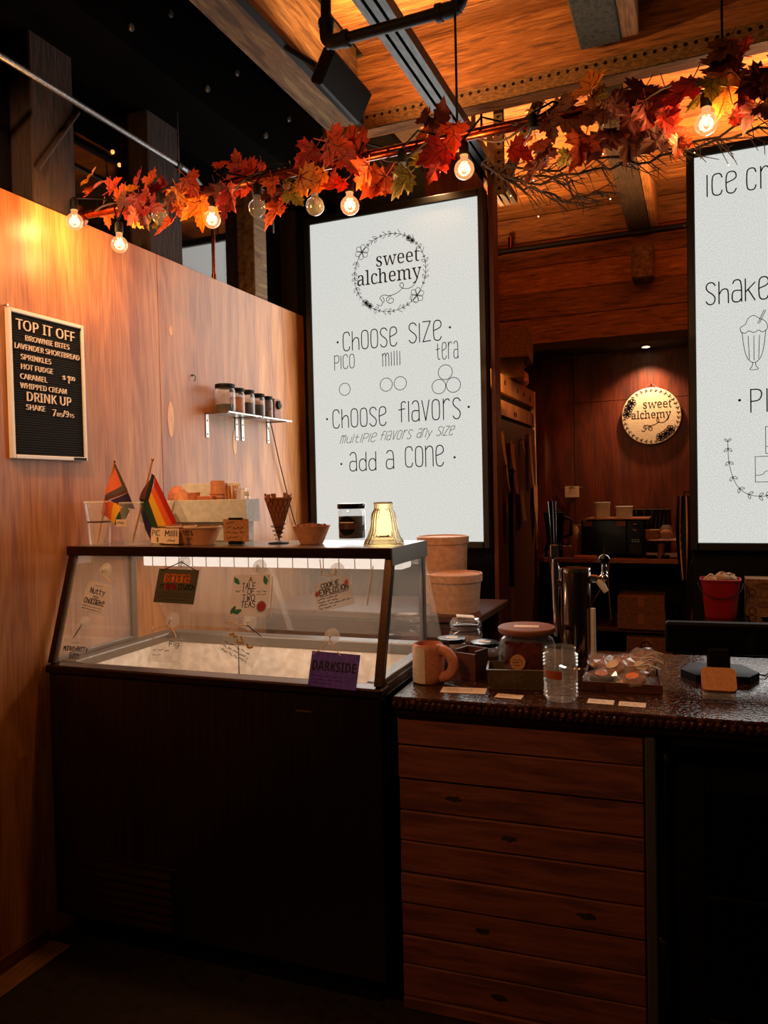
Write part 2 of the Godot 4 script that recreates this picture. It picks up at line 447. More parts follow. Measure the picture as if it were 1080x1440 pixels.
	M["tub"] = tex([Color(0.74, 0.56, 0.43), Color(0.82, 0.65, 0.52)], 82, 0.02, Vector3(3, 3, 3), 0.6)
	M["cork"] = tex([Color(0.70, 0.47, 0.30), Color(0.80, 0.57, 0.38)], 83, 0.03, Vector3(5, 5, 5), 0.7)
	var am := mat(Color(0.95, 0.89, 0.74, 0.06), 0.04)
	am.refraction_enabled = true; am.refraction_scale = 0.05
	M["amber"] = am
	M["wrap"] = glassy(Color(0.95, 0.93, 0.90), 0.12, 0.12)
	M["cookie"] = tex([Color(0.50, 0.25, 0.12), Color(0.78, 0.46, 0.26)], 84, 0.08, Vector3(8, 8, 8), 0.8, 0, 0, 0.6)
	M["jam"] = tex([Color(0.26, 0.03, 0.03), Color(0.45, 0.09, 0.08)], 85, 0.08, Vector3(10, 10, 10), 0.3, 0, 0, 0.8)
	M["rag"] = tex([Color(0.62, 0.48, 0.36), Color(0.75, 0.62, 0.48)], 86, 0.08, Vector3(5, 5, 5), 0.9)
	M["pvc"] = mat(Color(0.55, 0.045, 0.055), 0.4)
	M["purple"] = tex([Color(0.24, 0.13, 0.55), Color(0.36, 0.19, 0.68)], 87, 0.03, Vector3(4, 2, 4), 0.4)
	M["olive"] = mat(Color(0.29, 0.28, 0.21), 0.35)
	M["twig"] = tex([Color(0.11, 0.06, 0.035), Color(0.19, 0.11, 0.065)], 88, 0.05, Vector3(5, 5, 5), 0.8)
	M["string"] = mat(Color(0.85, 0.72, 0.55), 0.9)
	M["felt"] = mat(Color(0.018, 0.016, 0.016), 0.95)
	M["aluminium"] = mat(Color(0.88, 0.87, 0.85), 0.45, 0.1)
	M["letter"] = mat(Color(0.88, 0.82, 0.76), 0.5)
	M["pine"] = mat(Color(0.72, 0.46, 0.25), 0.6)
	M["gold"] = mat(Color(0.75, 0.52, 0.18), 0.25, 1.0)
	# leaves: dye in blotches
	var lc := {"O": [Color(0.62, 0.17, 0.02), Color(0.86, 0.40, 0.06)], "R": [Color(0.42, 0.05, 0.03), Color(0.66, 0.13, 0.06)], "M": [Color(0.52, 0.10, 0.03), Color(0.80, 0.28, 0.07)], "D": [Color(0.20, 0.025, 0.025), Color(0.40, 0.06, 0.05)], "Y": [Color(0.78, 0.38, 0.04), Color(0.92, 0.62, 0.14)], "G": [Color(0.28, 0.28, 0.04), Color(0.62, 0.54, 0.12)], "B": [Color(0.30, 0.14, 0.03), Color(0.58, 0.30, 0.06)], "P": [Color(0.24, 0.10, 0.09), Color(0.42, 0.17, 0.13)], "A": [Color(0.72, 0.22, 0.05), Color(0.60, 0.50, 0.10)]}
	var sd := 100
	for k in lc:
		var m := tex([lc[k][0], lc[k][1]], sd, 0.03, Vector3(12, 12, 12), 0.6)
		m.backlight_enabled = true; m.backlight = lc[k][1] * 0.5
		M["leaf" + k] = m
		sd += 1
	M["vein"] = mat(Color(0.30, 0.12, 0.04), 0.7)

# ---------------------------------------------------------------- the room
func build_room() -> void:
	var fl := struct("floor", "dark brown floor in front of and behind the counter")
	part(fl, "slab", mb().bx(Vector3(-3.6, -0.12, -6.5), Vector3(3.2, 0, 2.4)), M.floor)
	part(fl, "edge_strip", mb().bx(Vector3(WX + 0.014, 0, -1.84), Vector3(WX + 0.10, 0.006, 2.2), 0.002), M.floorstrip, "pale wooden strip along the wall")
	var bb := struct("baseboard_left", "low reddish baseboard along the plywood wall")
	part(bb, "board", mb().bx(Vector3(WX, 0, -1.84), Vector3(WX + 0.013, 0.05, 2.2), 0.003), M.skirting)
	# left wall: plywood sheets, studs above, header
	var wl := struct("wall_left", "warm varnished plywood wall with bare studs above it")
	var edges := [2.30, 1.17, -0.05, -1.27, -2.49, -3.71]
	for i in edges.size() - 1:
		part(wl, "plywood_sheet", mb().bx(Vector3(WX - 0.018, 0.0, edges[i + 1] + 0.0008), Vector3(WX, 2.42, edges[i] - 0.0008), 0.0015), M["ply%d" % ((i + 2) % 3)])
	for e in [[1.765, -2.549, 0.020, 0.075], [1.696, -3.009, 0.016, 0.06], [2.129, -2.565, 0.011, 0.022]]:
		var poly := PackedVector2Array()
		for k in 20:
			var a := TAU * k / 20
			poly.append(Vector2(sin(a) * e[2] * (1.0 - 0.35 * pow(cos(a), 4)), cos(a) * e[3]))
		part(wl, "patch", mb().prism(poly, 0.0, 0.0015, Transform3D(Basis(Vector3.UP, PI / 2), Vector3(WX, e[0], e[1]))), M.plug, "pale football shaped veneer patch")
	for s in [[-0.6, 0.16], [-1.15, 0.16], [-2.01, 0.19], [-2.60, 0.21], [-3.335, 0.12], [-3.80, 0.2]]:
		part(wl, "stud", mb().bx(Vector3(-2.17, 0.0, s[0] - s[1] / 2), Vector3(-2.03, 3.6, s[0] + s[1] / 2), 0.004), M.beam if s[0] == -3.335 else M.darkwood)
	part(wl, "header", mb().bx(Vector3(-2.2, 3.0, -4.1), Vector3(-1.80, 3.34, 2.2), 0.004), M.soot, "dark steel header with bolt heads")
	for i in 8:
		part(wl, "bolt", mb().lathe([[0, 0.012], [0.012, 0.010], [0.014, 0]], 8, Vector3(-1.80, 3.07 + 0.17 * (i % 2), -1.7 - 0.22 * i), Basis(Vector3(0, 0, 1), -PI / 2)), M.galv)
	part(wl, "brace", mb().tube([Vector3(-2.025, 2.55, -1.93), Vector3(-2.025, 2.82, -2.12)], 0.009, 6), M.darkwood)
	part(wl, "back_lining", mb().bx(Vector3(-3.5, 0, -6.3), Vector3(-3.4, 3.9, 2.3)), M.darkwall)
	part(wl, "end_post", mb().bx(Vector3(-2.2, 0, -3.95), Vector3(-1.99, 3.54, -3.72), 0.004), M.black)
	var zs := [-0.68, -1.23, -1.915, -2.495, -3.275, -3.70]
	var wn := 1
	for i in zs.size() - 1:
		var w := struct("window_%d" % wn, "dark glass pane between the bare studs above the plywood")
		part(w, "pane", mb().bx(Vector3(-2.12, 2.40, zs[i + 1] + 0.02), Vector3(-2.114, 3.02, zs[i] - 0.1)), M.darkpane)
		wn += 1
	part(wl, "conduit_hanger", mb().tube([Vector3(-1.93, 2.80, -2.56), Vector3(-1.93, 3.0, -2.56)], 0.003, 6), M.galv)
	# right and front walls, out of view, close the room
	var wr := struct("wall_right", "dark wall closing the shop on the right")
	part(wr, "plaster", mb().bx(Vector3(3.0, 0, -6.4), Vector3(3.12, 3.8, 2.4)), M.darkwall)
	var wf := struct("wall_front", "dark wall behind the customer side")
	part(wf, "plaster", mb().bx(Vector3(-3.5, 0, 2.3), Vector3(3.1, 3.8, 2.42)), M.darkwall)
	# back wall: plywood below, boards above, soffit between
	var wb := struct("wall_back", "back room wall of reddish plywood under dark old boards")
	for e in [[-3.4, -0.93, 0, 2.5], [-0.925, 1.2, 0, 2.12], [-0.925, 1.2, 2.124, 2.5], [1.205, 3.0, 0, 2.5]]:
		part(wb, "plywood_sheet", mb().bx(Vector3(e[0], e[2], -6.22), Vector3(e[1], e[3], -6.2), 0.0015), M.backply)
	part(wb, "backing", mb().bx(Vector3(-3.5, 0, -6.36), Vector3(3.1, 3.8, -6.22)), M.darkwall)
	part(wb, "soffit", mb().bx(Vector3(-3.4, 2.5, -6.2), Vector3(3.0, 2.56, -5.86), 0.003), M.darkwood)
	for i in 5:
		part(wb, "board", mb().bx(Vector3(-3.4, 2.562 + i * 0.196, -5.93), Vector3(3.0, 2.755 + i * 0.196, -5.9), 0.004), M["board%d" % ((i * 3 + 1) % 4)])
	part(wb, "corbel", mb().bx(Vector3(-0.44, 2.93, -5.9), Vector3(-0.29, 3.16, -5.74), 0.01), M.beam)
	# ceiling: boards across, beams along
	var ce := struct("ceiling", "old timber ceiling of rough warm boards carried by beams")
	part(ce, "deck", mb().bx(Vector3(-3.5, 3.58, -6.4), Vector3(3.1, 3.8, 2.4)), M.darkwood)
	var z := 2.3
	var i := 0
	var rg := RandomNumberGenerator.new(); rg.seed = 77
	while z > -5.9:
		var wd := rg.randf_range(0.135, 0.165)
		var cut := rg.randf_range(-0.25, 1.2)
		for seg in [[-1.47, cut], [cut + 0.003, 3.0]]:
			var dy := rg.randf_range(-0.003, 0.003)
			part(ce, "plank", mb().bx(Vector3(seg[0], 3.54 + dy, z - wd + 0.004), Vector3(seg[1], 3.585, z), 0.004), M["board%d" % rg.randi_range(0, 3)])
		z -= wd
		i += 1
	for k in 26:
		var p := Vector3(rg.randf_range(-1.3, 0.6), 3.534, rg.randf_range(-5.4, -2.1))
		var poly := PackedVector2Array()
		var n := 9
		for j in n:
			var a := TAU * j / n
			poly.append(Vector2(cos(a) * rg.randf_range(0.015, 0.06), sin(a) * rg.randf_range(0.004, 0.012)))
		part(ce, "paint_flake", mb().prism(poly, 0.0, 0.003, Transform3D(Basis(Vector3.UP, rg.randf_range(-0.3, 0.3)) * Basis(Vector3.RIGHT, PI / 2), p)), M.flake)
	part(ce, "beam", mb().bx(Vector3(-1.655, 3.2, -3.36), Vector3(-1.487, 3.56, 2.3), 0.006), M.beam, "weathered timber beam with flaking paint")
	part(ce, "beam", mb().bx(Vector3(-0.45, 3.30, -3.36), Vector3(-0.285, 3.545, 2.3), 0.005), M.beamgreen, "grey green painted beam")
	part(ce, "batten", mb().bx(Vector3(-0.284, 3.31, -3.36), Vector3(-0.215, 3.545, 2.3), 0.004), M.batten, "bare pale batten beside the painted beam")
	part(ce, "beam", mb().bx(Vector3(-0.46, 3.28, -5.9), Vector3(-0.315, 3.545, -3.48), 0.005), M.beamdark, "dark stained beam over the back room")
	part(ce, "batten", mb().bx(Vector3(-0.314, 3.29, -5.9), Vector3(-0.265, 3.545, -3.48), 0.004), M.batten, "bare pale batten beside the dark beam")
	part(ce, "cross_beam", mb().bx(Vector3(-1.70, 3.19, -3.49), Vector3(3.0, 3.545, -3.405), 0.003), M.board1, "timber cross beam edged with perforated steel")
	part(ce, "left_deck", mb().bx(Vector3(-3.4, 3.54, -6.2), Vector3(-1.66, 3.6, 2.3)), M.soot)
	# perforated steel angle on the cross beam
	var an := thing("perforated_angle", "brown steel angle with a row of punched holes along the cross beam", "steel angle", Vector3(-1.49, 3.19, -3.40))
	part(an, "flange", mb().bx(Vector3(0, 0, -0.004), Vector3(4.4, 0.082, 0), 0.001), M.angle)
	part(an, "lip", mb().bx(Vector3(0, 0, -0.036), Vector3(4.4, 0.004, 0), 0.001), M.angle)
	var hol := mb()
	for k in 110: hol.lathe([[0.0, 0.0006], [0.0085, 0.0006], [0.0085, -0.002]], 8, Vector3(0.03 + k * 0.0395, 0.058, 0), Basis(Vector3.RIGHT, PI / 2))
	var ho := part(an, "hole_row", hol, M.black, "row of dark punched holes"); ho.set_meta("kind", "stuff")
	for e in [[Vector3(-0.85, 2.82, -3.52), Vector3(-0.85, 3.25, -3.52), "upright slotted steel angle hanging below the cross beam"], [Vector3(-0.86, 2.84, -3.55), Vector3(-0.62, 3.33, -3.55), "slanting slotted steel angle brace below the cross beam"]]:
		var d: Vector3 = e[1] - e[0]
		var o := thing("slotted_angle", e[2], "steel angle", e[0])
		o.rotation.z = -atan2(d.x, d.y)
		part(o, "web", mb().bx(Vector3(-0.022, 0, -0.003), Vector3(0.022, d.length(), 0), 0.001), M.angle)
		part(o, "flange", mb().bx(Vector3(0.019, 0, -0.03), Vector3(0.022, d.length(), 0), 0.001), M.angle)
		var hh := mb()
		for k in 10: hh.lathe([[0.0, 0.0006], [0.008, 0.0006], [0.008, -0.001]], 8, Vector3(0, 0.03 + k * d.length() / 10.5, 0), Basis(Vector3.RIGHT, PI / 2))
		part(o, "hole_row", hh, M.black).set_meta("kind", "stuff")
	# board behind the head of the left screen
	var hb := thing("header_board", "brown plywood board high behind the lit menu screen", "board", Vector3(-1.16, 2.72, -3.82))
	part(hb, "sheet", mb().bx(Vector3(-0.16, -0.1, -0.012), Vector3(0.155, 0.47, 0.0), 0.001), M.backply)
	for x in [-0.12, 0.11]: part(hb, "hanger_strap", mb().bx(Vector3(x - 0.012, 0.40, 0.0), Vector3(x + 0.012, 0.822, 0.003)), M.galv)

func build_overhead() -> void:
	# conduit
	var c := thing("conduit", "thin bright metal conduit running along the studs above the plywood", "conduit", Vector3(-1.93, 2.785, -1.0))
	part(c, "pipe", mb().tube([Vector3(0, 0, 1.6), Vector3(0, 0, -1.60), Vector3(0, -0.008, -1.66), Vector3(0.0, -0.04, -1.73)], 0.0105, 10), M.galv)
	part(c, "clamp", mb().lathe([[0.0105, -0.012], [0.015, -0.012], [0.015, 0.012], [0.0105, 0.012]], 12, Vector3(0, 0, -1.56), Basis(Vector3.RIGHT, PI / 2)), M.iron)
	part(c, "clamp_screw", mb().tube([Vector3(0, -0.012, -1.56), Vector3(0, -0.035, -1.56)], 0.005, 6), M.galv)
	# copper pipe riser standing on the plywood
	var rz := thing("copper_riser", "short upright copper tube standing on top of the plywood wall", "pipe", Vector3(-2.00, 2.42, -2.885))
	part(rz, "tube", mb().tube([Vector3(0, 0, 0), Vector3(0, 0.34, 0)], 0.008, 8), M.copper)
	part(rz, "coupling", mb().tube([Vector3(0, 0.16, 0), Vector3(0, 0.19, 0)], 0.0105, 8), M.copper)
	part(rz, "coupling", mb().tube([Vector3(0, 0.0, 0), Vector3(0, 0.02, 0)], 0.0105, 8), M.copper)
	var wr := thing("hanging_wire", "thin grey wire hanging beside the weathered stud", "wire", Vector3(-1.95, 2.75, -3.33))
	part(wr, "strand", mb().tube([Vector3(0, 0, 0), Vector3(0, 0.2, 0.0), Vector3(0.02, 0.4, -0.01), Vector3(0.0, 0.6, 0.02)], 0.004, 6), M.galv)
	# black iron U pipe
	var u := thing("iron_pipe", "black iron pipe with elbows dropping in a U below the ceiling", "pipe", Vector3(-1.077, 2.87, -2.2))
	part(u, "run", mb().tube([Vector3(0.0, 0, 0), Vector3(0.44, 0, 0)], 0.017, 14), M.iron)
	for x in [0.0, 0.44]:
		part(u, "riser", mb().tube([Vector3(x, 0.02, 0), Vector3(x, 0.7, 0)], 0.017, 14), M.iron)
		var s := 1.0 if x == 0.0 else -1.0
		var e := mb()
		var pts := []
		for k in 7:
			var a := PI / 2 * k / 6.0
			pts.append(Vector3(x + s * 0.03 * (1 - cos(a)), 0.03 * (1 - sin(a)), 0))
		e.tube([Vector3(x, 0.06, 0)] + pts + [Vector3(x + s * 0.06, 0, 0)], 0.0225, 14)
		part(u, "elbow", e, M.iron)
		part(u, "collar", mb().tube([Vector3(x + s * 0.058, 0, 0), Vector3(x + s * 0.075, 0, 0)], 0.026, 14), M.iron)
		part(u, "collar", mb().tube([Vector3(x, 0.055, 0), Vector3(x, 0.072, 0)], 0.026, 14), M.iron)
	# strut channel
	var st := thing("strut_channel", "grooved galvanised steel channel running back under the ceiling boards", "channel", Vector3(-0.95, 3.0, -4.15))
	var prof := PackedVector2Array()
	for p in [[-0.048, 0], [-0.024, 0], [-0.024, 0.008], [-0.034, 0.008], [-0.034, 0.034], [-0.006, 0.034], [-0.006, 0.008], [-0.012, 0.008], [-0.012, 0], [0.012, 0], [0.012, 0.008], [0.006, 0.008], [0.006, 0.034], [0.034, 0.034], [0.034, 0.008], [0.024, 0.008], [0.024, 0], [0.048, 0], [0.048, 0.044], [-0.048, 0.044]]:
		prof.append(Vector2(p[0], p[1]))
	part(st, "channel", mb().prism(prof, 0, 4.3), M.strut)
	for z in [0.55, 1.75, 3.2]:
		part(st, "hanger_rod", mb().tube([Vector3(0, 0.04, z), Vector3(0, 0.54, z)], 0.006, 6), M.iron)
		part(st, "washer", mb().bx(Vector3(-0.02, 0.044, z - 0.02), Vector3(0.02, 0.05, z + 0.02)), M.galv)
	for e in [Vector3(-0.62, 2.42, -2.085), Vector3(0.06, 2.42, -2.085)]:
		var h := thing("hanger_rod", "thin dark threaded rod holding the copper garland pipe", "rod", e, 0.0, "rods holding the garland pipe")
		part(h, "rod", mb().tube([Vector3(0, 0, 0), Vector3(0, 1.12, 0)], 0.0035, 6), M.iron)
		part(h, "pipe_hook", mb().tube([Vector3(0, 0.04, 0), Vector3(0, 0.02, 0.02), Vector3(0, 0.0, 0.0), Vector3(0, 0.02, -0.02)], 0.003, 6), M.iron)
	# track light on the beam
	var tr := thing("track_light", "black track with a boxy black flood head on the weathered beam", "track light", Vector3(-1.46, 3.17, -2.4))
	part(tr, "track", mb().bx(Vector3(-0.018, 0, -0.92), Vector3(0.018, 0.032, 3.0), 0.003), M.black)
	part(tr, "arm", mb().tube([Vector3(0.0, 0.005, -0.22), Vector3(0.05, -0.03, -0.24), Vector3(0.10, -0.06, -0.28)], 0.012, 8), M.black)
	var hd := Basis(Vector3(0, 0, 1), -0.5)
	var hp := Vector3(0.155, -0.10, -0.40)
	part(tr, "head", mb().box(hp, Vector3(0.055, 0.135, 0.36), 0.008, hd), M.black, "boxy black flood head")
	part(tr, "heat_sink", mb().box(hp + hd * Vector3(-0.034, 0.0, 0), Vector3(0.014, 0.10, 0.30), 0.003, hd), M.iron)
	part(tr, "flood_lens", mb().box(hp + hd * Vector3(0.0, 0.0668, 0), Vector3(0.034, 0.003, 0.33), 0.0, hd), lit(Color(1.0, 0.78, 0.5), 2.0), "glowing flood lens turned to the ceiling")
	var fa := area(tr, hp + hd * Vector3(0.0, 0.074, 0), Vector3.ZERO, Vector2(0.034, 0.33), Color(1.0, 0.73, 0.44), FLOOD)
	fa.basis = hd * Basis(Vector3.RIGHT, PI / 2)
	for e in [[1.9, Vector3(-1.98, 2.20, -1.75), KEY, KEYA], [2.9, Vector3(-0.85, 1.40, -2.3), KEY2, KEYB]]:
		var at := Vector3(0.0, -0.10, e[0])
		var dir: Vector3 = (e[1] - (tr.position + at)).normalized()
		part(tr, "arm", mb().tube([Vector3(0, 0.005, e[0]), at], 0.010, 8), M.black)
		var sh := part(tr, "spot_head", mb().tube([at - dir * 0.07, at - dir * 0.05, at + dir * 0.06], [0.02, 0.042, 0.046], 16, true), M.black, "round black spot head")
		part(sh, "spot_lens", mb().tube([at + dir * 0.061, at + dir * 0.063], 0.040, 16), lit(Color(1.0, 0.82, 0.6), 4.0), "glowing lens")
		spot(tr, at + dir * 0.072, e[1], Color(1.0, 0.73, 0.49), e[2], e[3], 0.04)
	# low pipe near the back wall
	var bp := thing("sprinkler_pipe", "long rusty brown pipe under the ceiling at the back wall", "pipe", Vector3(-1.42, 3.27, -5.8))
	part(bp, "pipe", mb().tube([Vector3(0, 0, 0), Vector3(3.2, 0, 0)], 0.022, 10), M.iron)
	part(bp, "sprinkler_head", mb().tube([Vector3(0.10, 0.02, 0), Vector3(0.10, 0.10, 0)], [0.016, 0.022], 8), M.copper)
	part(bp, "end_cap", mb().tube([Vector3(-0.03, 0, 0), Vector3(0.02, 0, 0)], 0.028, 10), M.iron)
	# uplights behind the two screens: what lights the boards above
	for e in [[Vector3(-1.24, 2.56, -4.58), "small amber uplight standing on the tall cabinet behind the left menu screen", 0.43], [Vector3(0.42, 2.56, -4.58), "tall floor uplight behind the right menu screen", 2.55]]:
		var l := thing("uplight_lamp", e[1], "lamp", e[0])
		part(l, "shade", mb().lathe([[0.02, 0.0], [0.03, 0.01], [0.055, 0.08], [0.053, 0.08], [0.028, 0.014], [0.0, 0.012]], 16), M.lampshade)
		part(l, "stem", mb().tube([Vector3(0, 0.0, 0), Vector3(0, -e[2], 0.0)], 0.008, 8), M.black)
		part(l, "foot", mb().lathe([[0.0, 0.0], [0.06, 0.0], [0.06, 0.012], [0.01, 0.02]], 20, Vector3(0, -e[2] - 0.01, 0)), M.black)
		part(l, "bulb", mb().ball(Vector3(0, 0.038, 0), Vector3(0.018, 0.022, 0.018)), lit(Color(1.0, 0.8, 0.55), 6.0))
		omni(l, Vector3(0, 0.036, 0), Color(1.0, 0.72, 0.44), UPL, 0.02)
	var sl := thing("shelf_spot", "small black spot clipped behind the brown upright, lighting the tall cabinet", "lamp", Vector3(-0.99, 2.25, -3.86))
	part(sl, "can", mb().tube([Vector3(0, 0, 0.03), Vector3(0, 0, -0.03)], [0.018, 0.026], 14), M.black)
	part(sl, "lens", mb().tube([Vector3(0, 0, -0.0302), Vector3(0, 0, -0.032)], 0.022, 14), lit(Color(1.0, 0.8, 0.55), 4.0))
	part(sl, "clip", mb().bx(Vector3(-0.012, -0.02, 0.02), Vector3(0.05, 0.02, 0.060), 0.003), M.black)
	spot(sl, Vector3(0, 0, -0.04), Vector3(-1.26, 1.98, -5.0), Color(1.0, 0.76, 0.48), 3.6, 11.0, 0.02)
	# lamp glimpsed above the garland
	var sp := thing("spot_lamp", "small glowing spot lamp seen through the garland below the cross beam", "lamp", Vector3(-1.20, 3.02, -3.62))
	part(sp, "can", mb().lathe([[0.0, 0.15], [0.03, 0.15], [0.034, 0.14], [0.038, 0.0], [0.034, 0.0], [0.03, 0.03], [0.0, 0.03]], 16), M.iron)
	part(sp, "lens", mb().lathe([[0.0, -0.004], [0.02, -0.002], [0.033, 0.006], [0.033, 0.01]], 16), lit(Color(1.0, 0.55, 0.28), 6.0))
	part(sp, "stem", mb().tube([Vector3(0, 0.15, 0), Vector3(0, 0.30, 0.15)], 0.006, 6), M.iron)
	spot(sp, Vector3(0, -0.012, 0), Vector3(-1.2, 0, -3.62), Color(1.0, 0.76, 0.5), 0.5, 60.0)
	# puck light over the round sign
	var pk := thing("puck_light", "small round downlight in the dark soffit over the round sign", "lamp", Vector3(-0.365, 2.485, -6.03))
	part(pk, "ring", mb().lathe([[0.0, 0.015], [0.04, 0.015], [0.042, 0.004], [0.034, 0.0], [0.03, 0.004]], 20), M.chrome)
	part(pk, "lens", mb().lathe([[0.0, -0.002], [0.022, 0.0], [0.03, 0.004]], 20), lit(Color(1.0, 0.86, 0.66), 8.0))
	spot(pk, Vector3(0, -0.012, 0), Vector3(-0.365, 0, -6.10), Color(1.0, 0.81, 0.60), PUCK, 58.0)
	# bulbs in the dark next room, behind the glass
	for e in [Vector3(-2.9, 3.27, -2.72), Vector3(-2.9, 3.22, -2.77), Vector3(-2.9, 3.32, -2.92), Vector3(-2.9, 3.26, -2.97), Vector3(-2.9, 3.31, -3.28), Vector3(-2.9, 3.26, -3.33)]:
		var b := thing("tiny_bulb", "tiny warm bulb glowing in the dark behind the glass above the plywood", "bulb", e, 0.0, "tiny bulbs behind the dark glass")
		part(b, "globe", mb().ball(Vector3.ZERO, 0.011, 10, 6), lit(Color(1.0, 0.6, 0.3), 9.0))
		part(b, "wire", mb().tube([Vector3(0, 0.01, 0), Vector3(0, 0.27, 0)], 0.002, 4), M.iron)
		omni(b, Vector3(0, -0.013, 0), Color(1.0, 0.6, 0.3), 0.004, 0.01)
	for e in [Vector3(-2.30, 3.355, -3.24), Vector3(-2.30, 3.305, -3.25)]:
		var b := thing("recessed_lamp", "oval recessed lamp glowing behind the glass near the dark header", "lamp", e, 0.0, "oval lamps behind the glass")
		part(b, "lens", mb().ball(Vector3.ZERO, Vector3(0.02, 0.012, 0.03), 12, 8), lit(Color(1.0, 0.88, 0.62), 4.0))
		part(b, "can", mb().lathe([[0.02, 0.0], [0.03, 0.004], [0.03, 0.03], [0.0, 0.03]], 12), M.black)
		omni(b, Vector3(0, -0.014, 0), Color(1.0, 0.85, 0.6), 0.006, 0.01)

